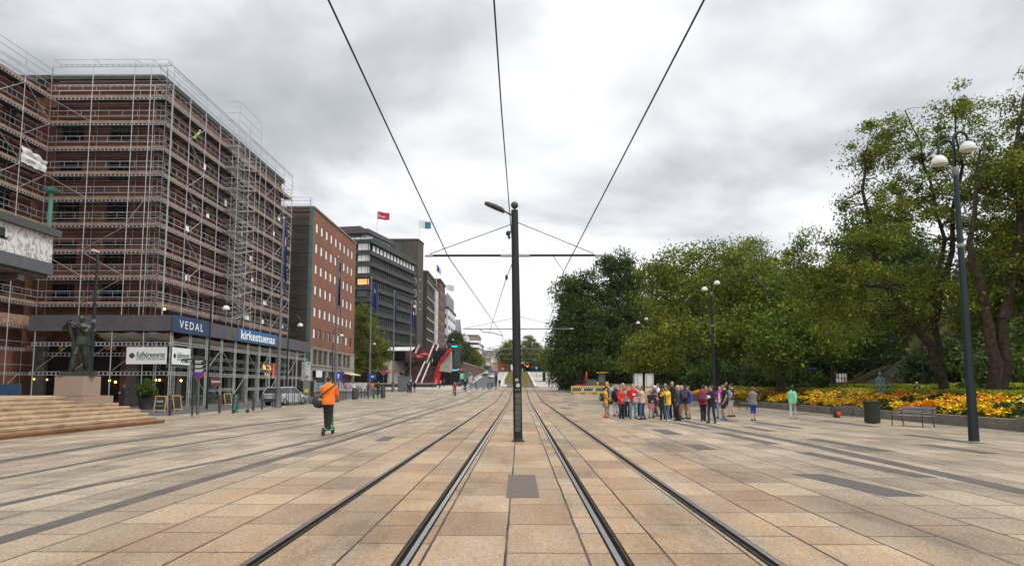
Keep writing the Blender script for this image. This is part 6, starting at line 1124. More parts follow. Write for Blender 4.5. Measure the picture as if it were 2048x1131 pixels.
def cafe_chair():
    t = thing("cafe_chair", "green metal cafe chair in the row under the gantry", "chair", (0, 0, 0), group="green cafe chairs under the gantry")
    for x in (-.2, .2):
        for y in (-.2, .2): MB().tube((x * 1.1, y * 1.1, 0), (x, y, .45 if y < 0 else .85), .014, n=5).build("leg", CHG, t)
    MB().box(-.22, .22, -.22, .22, .44, .46).build("seat", WFRAME, t); b = MB(); [b.box(-.2, .2, .19, .21, z, z + .06) for z in (.58, .68, .78)]; b.build("backrest", WFRAME, t); return t
cc = cafe_chair(); cc.location = (-28.6, 57.4, .012); i = 0
for k in range(1, 16): dup(cc, (-28.5 + .7 * (k % 2), 57.4 + k * .62, .012), rng.uniform(-.5, .5) + (1.57 if k % 2 else -1.57))
for k in range(6):
    t = thing("cafe_table", "small round cafe table among the green chairs under the gantry", "table", (-28.15, 57.9 + 1.7 * k, .012), group="cafe tables under the gantry"); MB().tube((0, 0, 0), (0, 0, .72), .025).build("stem", BOL, t); MB().lathe([(.22, 0), (.22, .02)], n=10).build("foot", BOL, t); MB().lathe([(.32, .72), (.32, .75)], n=14).build("top", M("table_top", (.35, .33, .3), .5), t)
# hoarding with posters in front of the red brick block
t = thing("poster_hoarding", "white hoarding painted with blue and pink graffiti in front of the red brick block", "hoarding", (-26.5, 97, .5)); Yp = 97; x0, x1 = P(621, 780, Yp).x, P(735, 780, Yp).x; zt = P(650, 764, Yp).z; zb = P(650, 781, Yp).z; nP = 11; w = (x1 - x0) / nP
PNK, BLU, BRN, GRY = M("paint_pink", (.55, .18, .38), .6), M("paint_blue", (.04, .22, .45), .6), M("paint_brown", (.25, .09, .04), .6), M("paint_grey", (.2, .2, .21), .6)
for k in range(nP):
    o = MB().box(x0 + k * w, x0 + (k + 1) * w - .05, Yp, Yp + .05, zb, zt).build("panel", M("panel_white", (.60, .60, .60), .7, var=.1), t, world=True)
    mt = {1: BLU, 2: BLU, 5: PNK, 6: BRN, 7: PNK, 9: GRY}.get(k)
    if mt:
        b = MB(); r_ = random.Random(k)
        for j in range(9): a_ = Vector((x0 + k * w + r_.uniform(.1, w - .2), Yp - .012, r_.uniform(zb + .1, zt - .1))); b.path([a_, a_ + Vector((r_.uniform(-.3, .3), 0, r_.uniform(.2, .4))), a_ + Vector((r_.uniform(-.3, .4), 0, r_.uniform(-.5, .5)))], .05, 5, sq=.12)
        b.build("graffiti", mt, o, world=True)
MB().box(x0 - .3, x1 + 1.5, Yp + .1, Yp + .7, .5, zb - .02).build("plinth", M("base_concrete", (.34, .315, .28)), t, world=True)
# dark kiosk box and cabinet
q = P(613, 785, 84); t = thing("ticket_machine", "grey street cabinet with a yellow notice beside the white banner", "cabinet", (q.x, 84, .1)); MB().box(-.9, .9, 0, .8, 0, 2.2).build("body", M("cabinet_grey", (.22, .22, .21), .6), t); [MB().box(x, x + .41, -.03, -.001, .3, 2.1).build("door", INK, t) for x in (-.86, .45)]; MB().box(-.25, .2, -.02, -.001, .75, 1.2).build("notice", M("notice_yellow", (.65, .72, .02), .5), t)
q = P(808, 782, 104); t = thing("utility_cabinet", "grey-green street cabinet behind the pony", "cabinet", (q.x, 104, elev(104))); MB().box(-.95, 1.0, 0, .9, 0, 2.2).build("body", M("cabinet_slate", (.14, .16, .16), .5, .2), t); MB().box(-1.0, 1.05, -.05, .95, 2.2, 2.28).build("lid", PGRY, t); [MB().box(x, x + .84, -.02, -.001, .1, 2.1).build("door", M("cabinet_slate", (.14, .16, .16)), t) for x in (-.87, .03)]
q = P(809, 760, 110); t = thing("traffic_signal", "black old-style traffic signal on a post before the stairs", "traffic light", (P(803, 760, 110).x, 110, elev(110))); MB().tube((0, 0, 0), (0, 0, 2.4), .1).build("post", INK, t); b = MB(); b.ball((0, 0, 2.75), .38, .38, .35, 10, 6); b.tube((0, 0, 3.0), (0, 0, 4.0), .03); b.build("head", INK, t, True)
# ------------------------------------------------ vehicles
CARP = {}
def car(name, label, p, rz, paint, stripe=None, cat="car", L_=4.6, taxi=False):
    """hatch/estate seen from behind or in front; local +Y is the nose"""
    t = thing(name, label, cat, p, rz); W = .88; b = MB(); secs = [(-L_ / 2, .45, .92, .80), (-L_ / 2 + .12, .30, 1.0, .86), (-1.2, .26, 1.02, .88), (.6, .26, 1.0, .88), (L_ / 2 - .9, .28, .93, .86), (L_ / 2 - .12, .34, .78, .78), (L_ / 2, .45, .66, .66)]
    def ring(y, z0, z1, w): return [(-w, y, z0), (-w * 1.02, y, (z0 + z1) / 2), (-w * .97, y, z1 - .06), (-w * .88, y, z1), (w * .88, y, z1), (w * .97, y, z1 - .06), (w * 1.02, y, (z0 + z1) / 2), (w, y, z0)]
    rs = [ring(*s) for s in secs]; vs = [v for r in rs for v in r]; n = 8; b.add(vs, [(i * n + j, (i + 1) * n + j, (i + 1) * n + (j + 1) % n, i * n + (j + 1) % n) for i in range(len(rs) - 1) for j in range(n)] + [tuple(range(n)), tuple(range(len(vs) - 1, len(vs) - n - 1, -1))]); b.build("body", paint, t, True)
    yr, yf = -L_ / 2 + .12, 1.25; r0 = [(-.80, yr, 1.0), (.80, yr, 1.0), (.80, yf, .98), (-.80, yf, .98)]; r1 = [(-.62, yr + .30, 1.47), (.62, yr + .30, 1.47), (.62, .35, 1.5), (-.62, .35, 1.5)]; MB().add(r0 + r1, [(0, 1, 5, 4), (1, 2, 6, 5), (2, 3, 7, 6), (3, 0, 4, 7)]).build("window_band", GLASS, t); b = MB(); b.add([(x, y, z - .01) for x, y, z in r1] + [(x * .93, y * .96 - .02, z + .05) for x, y, z in r1], [(0, 1, 5, 4), (1, 2, 6, 5), (2, 3, 7, 6), (3, 0, 4, 7), (4, 5, 6, 7)])
    for k in range(4): b.tube(r0[k], r1[k], .035, n=5)
    for sx in (-1, 1): b.tube((sx * .80, -.35, 1.0), (sx * .62, -.4, 1.49), .03, n=5)
    b.build("roof", paint, t, True)
    for x in (-1, 1):
        for y in (-1.42, 1.42):
            o = MB().rings([((x * .66, y, .32), (0, .32, 0), (0, 0, .32)), ((x * .89, y, .32), (0, .32, 0), (0, 0, .32))], 0, 18).build("wheel", INK, t, True); MB().rings([((x * .885, y, .32), (0, .2, 0), (0, 0, .2)), ((x * .90, y, .32), (0, .19, 0), (0, 0, .19))], 0, 14).build("rim", STEELB, o)
        MB().box(x * .78 - .09, x * .78 + .09, -L_ / 2 + .02, -L_ / 2 + .14, .78, .98).build("tail_light", M("tail_red", (.45, .01, .01), .3), t); MB().box(x * .66 - .16, x * .66 + .16, L_ / 2 - .2, L_ / 2 - .06, .62, .74).build("headlight", ENAM, t)
        b = MB(); b.box(x * .92 - .08, x * .92 + .08, .78, .9, .95, 1.1); b.build("mirror", paint, t)
    MB().box(-.26, .26, -L_ / 2 - .02, -L_ / 2 + .02, .60, .72).box(-.26, .26, L_ / 2 - .02, L_ / 2 + .01, .42, .53).build("number_plate", ENAM, t); MB().box(-.78, .78, -L_ / 2 - .05, -L_ / 2 + .2, .36, .55).box(-.7, .7, L_ / 2 - .2, L_ / 2 + .03, .3, .44).build("bumper", BOL, t)
    if stripe: MB().box(-.895, -.875, -L_ / 2 + .3, 1.6, .62, .84).box(.875, .91, -L_ / 2 + .3, 1.6, .62, .84).build("stripe", stripe, t)
    if taxi: MB().box(-.2, .2, .0, .14, 1.55, 1.68).build("roof_sign", M("taxi_yellow", (.75, .55, .05), .5), t)
    return t
SILV = M("car_silver", (.40, .41, .43), .25, .15, var=.04); CREAMP = M("car_cream", (.68, .66, .52), .3, .1, var=.04); DKCAR = M("car_dark", (.03, .032, .04), .25, .4)
q = Vector((P(571, 800, 61).x, 61, .01)); car("parked_car", "silver estate car with red tail lights parked behind the nearest flagpole", q, R(-14), SILV)
q = Vector((P(983, 747, 232).x, 232, elev(232))); car("taxi", "cream and yellow taxi driving down the rising road", q, R(178), CREAMP, M("taxi_yellow", (.75, .55, .05)), "taxi", taxi=True); car("parked_car", "small dark car far up the rising road", Vector((-13.8, 330, elev(330))), R(180), DKCAR)
def scooter(label, p, rz, GRNM=None):
    t = thing("kick_scooter", label, "electric scooter", p, rz, "green electric scooters"); g = M("scooter_green", (.015, .33, .12), .4, .2, var=.08); MB().rings([((0, -.36, .16), (.075, 0, 0), (0, 0, .035)), ((0, .36, .16), (.075, 0, 0), (0, 0, .035))], 0, 8).build("deck", g, t, True)
    for y in (-.5, .5): o = MB().rings([((-.03, y, .12), (0, .12, 0), (0, 0, .12)), ((.03, y, .12), (0, .12, 0), (0, 0, .12))], 0, 16).build("wheel", INK, t, True)
    b = MB(); b.path([(0, .36, .17), (0, .46, .28), (0, .44, .40)], .035, 7); b.path([(0, .50, .16), (0, .44, .45), (0, .36, 1.12)], [.03, .04, .025], 8); b.path([(0, -.36, .17), (0, -.5, .27)], .03, 6); b.build("stem", g, t, True); b = MB(); b.path([(-.24, .33, 1.12), (0, .36, 1.15), (.24, .33, 1.12)], .018, 7); b.build("handlebar", INK, t, True); MB().box(-.03, .03, -.56, -.5, .22, .27).build("tail_light", M("tail_red", (.45, .01, .01)), t); return t
bk = {}
def bicycle(label, p, rz, col=(.04, .04, .045), grp=None):
    t = thing("bicycle", label, "bicycle", p, rz, grp); fm = M("bike_%d_%d_%d" % tuple(int(c * 99) for c in col), col, .4, .2, var=.06)
    for y in (-.52, .52):
        b = MB(); n = 20; b.path([(0, y + .33 * math.cos(a), .35 + .33 * math.sin(a)) for a in [2 * math.pi * i / n for i in range(n + 1)]], .018, 5); o = b.build("wheel", INK, t, True); b = MB()
        for i in range(8): a = math.pi * i / 8; b.tube((0, y - .32 * math.cos(a), .35 - .32 * math.sin(a)), (0, y + .32 * math.cos(a), .35 + .32 * math.sin(a)), .004, n=3)
        b.build("spokes", STEELB, o)
    b = MB(); bb_, se, hd, hb_ = (0, -.06, .32), (0, -.2, .82), (0, .36, .84), (0, .40, .68)
    for a, c in ((bb_, se), (se, hd), (bb_, hb_), ((0, -.52, .35), bb_), ((0, -.52, .35), (0, -.17, .74)), (hd, hb_), (hb_, (0, .52, .35)), (se, (0, -.22, .92)), (hd, (0, .34, 1.0))): b.tube(a, c, .018, n=6)
    b.build("frame", fm, t, True); b = MB(); b.path([(-.28, .26, 1.03), (-.1, .36, 1.01), (.1, .36, 1.01), (.28, .26, 1.03)], .014, 6); b.build("handlebar", INK, t, True); MB().ball((0, -.23, .95), .07, .13, .035, 8, 4).build("saddle", INK, t, True); b = MB(); b.rings([((-.02, -.06, .32), (0, .09, 0), (0, 0, .09)), ((.02, -.06, .32), (0, .09, 0), (0, 0, .09))], 0, 12); b.tube((-.1, -.06, .32), (-.1, .08, .24), .012); b.tube((.1, -.06, .32), (.1, -.2, .40), .012); b.build("crankset", STEELB, t, True); return t
def motorbike(label, p, rz, col):
    t = thing("motorbike", label, "motorbike", p, rz, "motorbikes parked along the rising road"); fm = M("moto_%d_%d" % (int(col[0] * 99), int(col[2] * 99)), col, .3, .2, var=.05)
    for y in (-.68, .68): MB().path([(0, y + .27 * math.cos(a), .3 + .27 * math.sin(a)) for a in [2 * math.pi * i / 16 for i in range(17)]], .06, 6).build("wheel", INK, t, True)
    b = MB(); b.rings([((0, -.85, .78), (.1, 0, 0), (0, 0, .08)), ((0, -.3, .72), (.17, 0, 0), (0, 0, .14)), ((0, .2, .82), (.2, 0, 0), (0, 0, .17)), ((0, .55, .85), (.16, 0, 0), (0, 0, .2)), ((0, .75, .75), (.08, 0, 0), (0, 0, .12))], 0, 10); b.build("fairing", fm, t, True); b = MB(); b.box(-.15, .15, -.25, .35, .3, .62); b.tube((0, .68, .3), (0, .5, .95), .04); b.tube((0, -.68, .3), (0, -.2, .55), .05); b.build("engine", BOL, t); b = MB(); b.path([(-.36, .4, 1.08), (0, .52, 1.0), (.36, .4, 1.08)], .018, 6); b.build("handlebar", INK, t, True); MB().ball((0, -.35, .84), .15, .38, .07, 8, 4).build("seat", INK, t, True); b = MB(); b.add([(-.15, .72, .95), (.15, .72, .95), (.12, .55, 1.25), (-.12, .55, 1.25)], [(0, 1, 2, 3)]); b.add([(-.15, .74, .95), (.15, .74, .95), (.12, .57, 1.25), (-.12, .57, 1.25)], [(3, 2, 1, 0)]); b.build("windscreen", GLASS, t); return t
for k, (x, y, Y, c) in enumerate(((914, 765, 158, (.03, .05, .2)), (921, 763, 165, (.03, .03, .035)), (926, 761, 171, (.03, .03, .035)), (931, 758, 178, (.03, .05, .2)), (935, 756, 186, (.05, .05, .06)), (940, 752, 196, (.03, .03, .03)), (945, 750, 205, (.35, .05, .04)), (967, 745, 250, (.03, .03, .03)), (971, 743, 262, (.03, .05, .15)))): motorbike(["blue", "black", "black", "blue", "grey", "black", "red", "black", "dark blue"][k] + " motorbike parked on the rising road, " + ["nearest the plaza", "second in the row", "third in the row", "fourth in the row", "fifth in the row", "sixth in the row", "last before the pillar", "farther up by the kerb", "farthest up the row"][k], Vector((P(x, y, Y).x, Y, elev(Y) + .012)), R(60 + 7 * (k % 3)), c)
for k, (Y, rz, c) in enumerate(((62, 40, (.04, .04, .045)), (64.5, 70, (.3, .3, .3)), (66, 30, (.05, .12, .06)), (68.2, 80, (.04, .04, .045)), (71, 55, (.3, .05, .04)))): bicycle(["black bicycle leaning by the hoops nearest the silver car", "grey bicycle at the hoops behind the silver car", "green bicycle among the hoops left of the scooter rider", "black bicycle behind the scooter rider's bag", "red bicycle at the hoops right of the scooter rider"][k], (-19.6 + .1 * k, Y, .012), R(rz), c, "bicycles parked at the hoops")
scooter("green electric scooter parked beside the stout bollard on the left", G(481, 825), R(150)); scooter("green electric scooter parked by the far stout bollard", Vector((P(757, 796, 84).x, 83.4, elev(84))), R(80))
# road furniture beyond
q = P(925, 757, 168); t = thing("info_board", "green information board with white writing at the foot of the rising road", "sign", (q.x, 168, elev(168))); z = P(925, 746, 168).z - elev(168); z0 = P(925, 758, 168).z - elev(168); MB().box(-.62, .62, -.03, .03, z0, z + .2).build("board", M("board_green", (.02, .26, .09), .5, var=.06), t); MB().tube((-.5, .04, -.1), (-.5, .04, z), .04).tube((.5, .04, -.1), (.5, .04, z), .04).build("post", BOL, t)
b = MB(); [b.box(-.45, (.25, .35, .1, .2)[j], -.036, -.031, z - .25 - .27 * j, z - .13 - .27 * j) for j in range(4)]; b.build("lettering", WHITE, t)
q = P(941, 757, 180); t = thing("advert_pillar", "pale lit advertising panel on the pavement of the rising road", "advert", (q.x, 180, elev(180))); MB().box(-.55, .55, -.1, .1, 0, 2.6).build("frame", PGRY, t); MB().box(-.48, .48, -.115, -.101, .5, 2.5).build("poster", M("poster_pale", (.62, .5, .45), .5, var=.2, scale=1.5), t)
q = P(940, 750, 172); t = thing("parking_sign", "blue pole-mounted sign with a yellow top beside the rising road", "sign", (q.x, 172, elev(172))); MB().tube((0, 0, 0), (0, 0, 3.2), .05).build("post", PGRY, t); MB().box(-.25, .25, -.05, 0, 2.4, 3.0).build("plate", SB, t); MB().box(-.2, .2, -.05, 0, 3.05, 3.35).build("top_plate", M("notice_amber", (.8, .4, .03), .5), t)
t = thing("traffic_light", "pair of red traffic signals lit in front of the black entrance block", "traffic light", (P(920, 745, 165).x, 165, elev(165))); RL = M("signal_red", (1, .10, .03), .4, emit=2.2, var=0); MB().tube((0, 0, 0), (0, 0, 4.3), .06).build("post", PGRY, t)
for x in (-.35, .35): MB().box(x - .17, x + .17, -.12, .12, 3.3, 4.3).build("head", INK, t); MB().ball((x, -.13, 4.08), .13, .05, .13, 10, 5).build("signal_lamp", RL, t)
t = thing("traffic_light", "single red traffic signal far up the rising road", "traffic light", (P(981, 731, 250).x, 250, elev(250))); MB().tube((0, 0, 0), (0, 0, 4.2), .07).build("post", PGRY, t); MB().box(-.2, .2, -.12, .12, 3.4, 4.5).build("head", INK, t); MB().ball((0, -.13, 4.2), .17, .05, .17, 10, 5).build("signal_lamp", RL, t)
# tram stop shelters and stop columns
for (x, Y, w, s) in ((1083, 205, "tram stop shelter with a flat roof on the right platform", 1), (992, 165, "dark ticket column and bench wall on the left platform", -1)):
    q = Vector((P(x, 760, Y).x, Y, elev(Y) + .05)); t = thing("tram_shelter", w, "shelter", q); 
    if s > 0: MB().box(-.8, 1.4, 0, 6, 2.75, 2.92).build("roof", PGRY, t); [MB().tube((1.1, y, 0), (1.1, y, 2.75), .06).build("post", INK, t) for y in (.3, 3, 5.7)]; MB().box(1.15, 1.2, .3, 5.7, .3, 2.3).build("pane", GLASS, t); MB().box(.3, 1.0, -.6, -.4, 0, 2.6).build("ticket_column", INK, t)
    else: MB().box(-.35, .35, -.3, .3, 0, 3.0).build("ticket_column", M("column_slate", (.09, .09, .10), .5), t); MB().box(-1.6, -.4, -.4, .4, 0, .95).build("bin", PGRY, t); MB().box(-.3, .3, -.32, -.301, 1.2, 2.6).build("panel", DARKG, t)
for x, y, Y, w in ((1006, 737, 260, "round blue tram stop sign left of the central pole"), (1073, 735, 240, "round blue tram stop sign over the right platform")):
    q = P(x, y, Y); t = thing("stop_sign", w, "stop sign", (q.x, Y, elev(Y))); z = q.z - elev(Y); MB().tube((0, .1, 0), (0, .1, z), .06).build("post", PGRY, t); MB().ball((0, 0, z), .5, .12, .5, 14, 8).build("disc", M("stop_cyan", (.04, .33, .62), .5, var=.05), t, True)
# ------------------------------------------------ works site on the right: barriers, cabin, loader, excavator
YEL, REDB = M("barrier_yellow", (.80, .58, .03), .5, var=.06), M("barrier_dark", (.16, .03, .025), .5); WHB = M("barrier_white", (.72, .70, .64), .5, var=.1)
def barrier(label, x0, x1, Y, first):
    t = thing("site_barrier", label, "barrier", ((x0 + x1) / 2, Y, elev(Y)), group="striped barriers round the works site"); w = x1 - x0; MB().box(-w / 2, w / 2, -.03, .03, .12, 1.08).build("panel", WHB, t); b = MB(); n = 5
    for z in (.14, .86): b.box(-w / 2 + .02, w / 2 - .02, -.04, -.031, z, z + .19)
    b.build("yellow_band", YEL, t); b = MB(); [b.box(-w / 2 + w * (i + .3) / n, -w / 2 + w * (i + .7) / n, -.05, -.041, .87, 1.03) for i in range(n)]; [b.box(-w / 2 + w * (i + .4) / n, -w / 2 + w * (i + .65) / n, -.05, -.041, .15, .30) for i in range(n)]; b.build("marker", REDB, t); b = MB()
    if first < 4:
        for i in range(14): xx = -w / 2 + .05 + (w - .25) * i / 14; b.extr([(xx, -.041, .38), (xx + .07, -.041, .38), (xx + .20, -.041, .80), (xx + .13, -.041, .80)], (0, -.006, 0))
        b.build("hatching", INK, t)
    for x in (-w / 2 + .1, w / 2 - .1): MB().box(x - .12, x + .12, -.4, .4, 0, .12).build("foot", BOL, t)
    return t
Yb = 95; xs = np.linspace(P(1142, 775, Yb).x, P(1306, 775, Yb).x, 8); ordn = ["leftmost", "second", "third", "fourth", "fifth", "sixth", "last"]
for k in range(7): barrier(f"yellow and white striped works barrier, {ordn[k]} from the left of the row under the chestnuts", xs[k] + .03, xs[k + 1] - .03, Yb, k)
q = P(1287, 775, 99); xa, xb = P(1277, 770, 99).x, P(1307.5, 770, 99).x; t = thing("site_cabin", "white site cabin with two doors behind the barriers", "cabin", ((xa + xb) / 2, 99, elev(99))); h = P(1290, 746, 99).z - elev(99); w = (xb - xa) / 2; CABW = M("cabin_white", (.74, .74, .73), .45, var=.05)
MB().box(-w - .5, w, 0, 2.4, .1, h).build("body", CABW, t); MB().box(-w - .54, w + .04, -.04, 2.44, h, h + .07).build("roof", PGRY, t); xx = [-.95, .15, 1.3]
for k, x in enumerate((-.75, .52)): o = MB().box(x - .42, x + .42, -.03, -.001, .2, h - .2).build("door", CABW, t); b = MB(); b.box(x - .46, x - .43, -.04, -.001, .2, h - .17).box(x + .43, x + .46, -.04, -.001, .2, h - .17).box(x - .43, x + .43, -.04, -.001, h - .19, h - .16); b.build("door_frame", PGRY, o); MB().box(x + .26, x + .34, -.07, -.031, 1.05, 1.22).build("handle", INK, o)
t = thing("low_wall", "low concrete wall behind the works barriers", "wall", (12, 101, elev(101))); MB().box(-3.2, 5, 0, .4, 0, 1.2).build("wall", CONC, t)
q = P(1205, 775, 99); t = thing("wheel_loader", "small yellow wheel loader with a cab behind the barriers", "loader", (q.x, 99, elev(99))); LY = M("loader_yellow", (.80, .42, .02), .45, var=.08); s_ = 1
b = MB(); b.add([(-.35, .4, .5), (.35, .4, .5), (.35, 2.6, .5), (-.35, 2.6, .5), (-.38, .4, 1.35), (.38, .4, 1.35), (.38, 2.6, 1.25), (-.38, 2.6, 1.25)], [(0, 3, 2, 1), (4, 5, 6, 7), (0, 1, 5, 4), (1, 2, 6, 5), (2, 3, 7, 6), (3, 0, 4, 7)]); b.build("body", M("loader_grey", (.12, .12, .12), .5), t)
for x in (-1, 1):
    MB().extr([(x * .48, .1, .5), (x * .48, .1, 1.25), (x * .48, .5, 1.55), (x * .48, 1.2, 1.55), (x * .48, 1.2, .5)], (x * .42, 0, 0)).build("fender", LY, t)
    for y in (.3, 2.0): MB().rings([((x * .5, y, .5), (0, .5, 0), (0, 0, .5)), ((x * .9, y, .5), (0, .5, 0), (0, 0, .5))], 0, 16).build("wheel", INK, t, True)
b = MB()
for x in (-.5, .5):
    for y in (.6, 1.7): b.tube((x, y, 1.3), (x * .95, y, 2.75), .05)
b.build("cab_frame", BOL, t); MB().box(-.46, .46, .62, 1.68, 1.4, 2.7).build("cab_glass", M("cab_glass", (.16, .2, .2), .1, var=.2), t); MB().box(-.78, .78, .3, 1.95, 2.75, 2.92).build("cab_roof", LY, t); b = MB(); b.extr([(-.8, -.5, .25), (-.8, -.9, .1), (-.8, -.9, .75), (-.8, -.45, .8)], (1.6, 0, 0)); b.build("bucket", M("loader_grey", (.12, .12, .12)), t)
q = P(1160, 775, 100); t = thing("mini_excavator", "small red excavator at the left end of the works site", "excavator", (q.x, 100, elev(100))); RX = M("digger_red", (.50, .025, .015), .45, var=.1)
for x in (-.5, .5): MB().path([(x, -.7, .2), (x, -.6, .02), (x, .6, .02), (x, .7, .2), (x, .6, .38), (x, -.6, .38), (x, -.7, .2)], .14, 6).build("track", INK, t, True)
MB().box(-.7, .7, -.6, .8, .5, 1.15).build("body", RX, t); MB().box(-.62, .3, -.4, .6, 1.15, 2.5).build("cab_glass", GLASSD, t); MB().box(-.68, .36, -.46, .66, 2.5, 2.6).build("cab_roof", INK, t); b = MB(); b.path([(.5, .0, 1.1), (.75, -.3, 2.4), (.8, -1.2, 2.9), (.8, -1.8, 2.0)], [.13, .12, .1, .07], 6); b.build("boom", RX, t, True); MB().extr([(.6, -1.9, 1.9), (.6, -2.1, 1.5), (.6, -1.6, 1.4)], (.4, 0, 0)).build("bucket", INK, t)
q = P(1183, 772, 98); t = thing("mesh_crate", "grey wire mesh crate between the excavator and the loader", "crate", (q.x, 98, elev(98))); b = MB(); [b.box(-.75 + .15 * i, -.73 + .15 * i, 0, .02, .3, 1.9) for i in range(11)]; [b.box(-.75, .77, .022, .04, z, z + .03) for z in np.linspace(.3, 1.85, 8)]; b.box(-.75, .77, .05, .9, .3, 1.8); b.build("mesh_panel", M("mesh_grey", (.14, .16, .155), .6), t); b = MB(); [b.box(x - .06, x + .06, .1, .8, 0, .3) for x in (-.6, .6)]; b.build("foot", BOL, t)
# ------------------------------------------------ bin, benches, backpack, notice board, park signs
p = G(1745, 846); t = thing("litter_bin", "black round slatted litter bin in front of the flower bed", "bin", p); b = MB(); n = 22
for i in range(n): a = 2 * math.pi * i / n; b.obox((.31 * math.cos(a), .31 * math.sin(a), .5), .03, .072, .86, Matrix.Rotation(a, 3, "Z"))
b.build("slat", INK, t); MB().lathe([(.28, .03), (.30, .06), (.29, .95), (.26, .95), (.26, .1)], n=18).build("drum", M("bin_black", (.012, .012, .013), .6), t, True); b = MB(); b.lathe([(.36, .93), (.37, .99), (.33, 1.0), (.28, .96)], n=22); b.build("rim", INK, t, True); MB().box(-.02, .02, .31, .36, .3, .7).build("lock", PGRY, t)
def bench(label, p, rz):
    t = thing("park_bench", label, "bench", p, rz, "benches along the flower bed"); SL = M("bench_slat", (.20, .17, .155), .6, var=.25, scale=4)
    b = MB(); [b.box(-.85, .85, -.26 + .11 * i, -.17 + .11 * i, .43, .46) for i in range(5)]; b.build("seat", SL, t); b = MB(); [b.obox((0, .33 + .03 * i, .62 + .14 * i), 1.7, .03, .11, Matrix.Rotation(R(-12), 3, "X")) for i in range(2)]; b.build("backrest", SL, t)
    for x in (-.75, .75): b = MB(); b.path([(x, -.25, 0), (x, -.25, .42), (x, .25, .42), (x, .40, .85)], .022, 6); b.path([(x, .25, .42), (x, .36, 0)], .022, 6); b.path([(x, -.25, .42), (x, -.25, .62), (x, .3, .64)], .018, 6); b.build("leg", INK, t, True)
    return t
bench("slatted bench right of the litter bin in front of the flower bed", Vector((P(1818, 840, 29.5).x, 29.3, 0)), R(-72)); bench("slatted bench beside the woman in the grey waistcoat", Vector((P(1493, 815, 49).x, 49, 0)), R(-88))
def pack(label, p, rz, col, col2=None, s=1., z=0., parent=None, cat="backpack", name="backpack"):
    """rounded bag; local -Y is the outer side"""
    t = thing(name, label, cat, (p[0], p[1], p[2] + z), rz); m = M("bag_%d_%d_%d" % tuple(int(c * 200) for c in col), col, .7, var=.15, scale=5); b = MB(); b.rings([((0, 0, -.22 * s), (.12 * s, 0, 0), (0, .07 * s, 0)), ((0, 0, -.19 * s), (.16 * s, 0, 0), (0, .10 * s, 0)), ((0, -.01, 0), (.17 * s, 0, 0), (0, .115 * s, 0)), ((0, 0, .16 * s), (.145 * s, 0, 0), (0, .095 * s, 0)), ((0, .01, .23 * s), (.07 * s, 0, 0), (0, .05 * s, 0))], 0, 12); b.build("body", m, t, True)
    b = MB(); b.rings([((0, -.10 * s, -.16 * s), (.10 * s, 0, 0), (0, .03 * s, 0)), ((0, -.125 * s, -.08 * s), (.125 * s, 0, 0), (0, .045 * s, 0)), ((0, -.11 * s, .03 * s), (.09 * s, 0, 0), (0, .03 * s, 0))], 0, 10); b.build("pocket", M("bag_%d_%d_%d" % tuple(int(c * 200) for c in (col2 or col)), col2 or col, .7, var=.15, scale=5), t, True); b = MB()
    for x in (-.085, .085): b.path([(x * s, .06 * s, .20 * s), (x * s * 1.1, .13 * s, .22 * s), (x * s * 1.15, .24 * s, .10 * s), (x * s * 1.2, .2 * s, -.08 * s), (x * s * 1.3, .08 * s, -.18 * s)], .014 * s, 5)
    b.build("strap", INK, t, True); return t
p = G(1674, 834); pack("red-topped black backpack left on the ground against the planter wall", p, R(20), (.02, .02, .022), (.55, .05, .03), 1.25, .28)
q = P(1683, 760, 62); t = thing("notice_board", "notice board covered in white posters beyond the hedge", "notice board", (q.x, 62, .1)); z1, z0 = P(1683, 748, 62).z, P(1683, 766, 62).z; w = (P(1695, 757, 62).x - P(1673, 757, 62).x) / 2; MB().box(-w - .06, w + .06, .0, .06, z0 - .1, z1 + .06).build("board", M("board_dark", (.05, .045, .04), .7), t); [MB().tube((x, .05, -.4), (x, .05, z0), .05).build("post", INK, t) for x in (-w, w)]; r_ = random.Random(2)
for i in range(4):
    for j in range(2): MB().box(-w + .04 + i * w / 2, -w + (i + 1) * w / 2 - .03, -.008, -.001, z0 + .03 + j * (z1 - z0) / 2, z0 + (j + 1) * (z1 - z0) / 2 - .03).build("poster", M(f"poster_{(i * 3 + j) % 4}", [(.72, .72, .70), (.55, .2, .15), (.5, .55, .62), (.7, .66, .6)][(i * 3 + j) % 4], .6, var=.2, scale=3), t)
q = P(1624, 736, 60); t = thing("park_sign", "slim post with a small blue arm sign beyond the hedge", "sign", (q.x, 60, 0)); MB().tube((0, 0, 0), (0, 0, q.z + .3), .05).build("post", LGRN, t); MB().box(-.35, .35, -.06, -.02, q.z - .05, q.z + .08).build("arm", SB, t)
q = P(1844, 700, 55); t = thing("mast", "thin grey post beyond the hedge left of the leaning trunk", "post", (q.x, 55, 0)); MB().tube((0, 0, 0), (0, 0, 5), .06).build("post", LGRN, t); MB().box(-.1, .1, -.08, .08, 0, .5).build("base", LGRN, t)
q = P(1955, 745, 52); t = thing("park_sign", "small red and white sign on a post at the right beyond the hedge", "sign", (q.x, 52, 0)); MB().tube((0, .03, 0), (0, .03, q.z + .8), .05).build("post", PGRY, t); MB().box(-.22, .22, -.03, 0, q.z - .28, q.z + .28).build("plate", SR_, t); MB().box(-.12, .12, -.04, -.031, q.z - .14, q.z + .14).build("mark", WHITE, t)
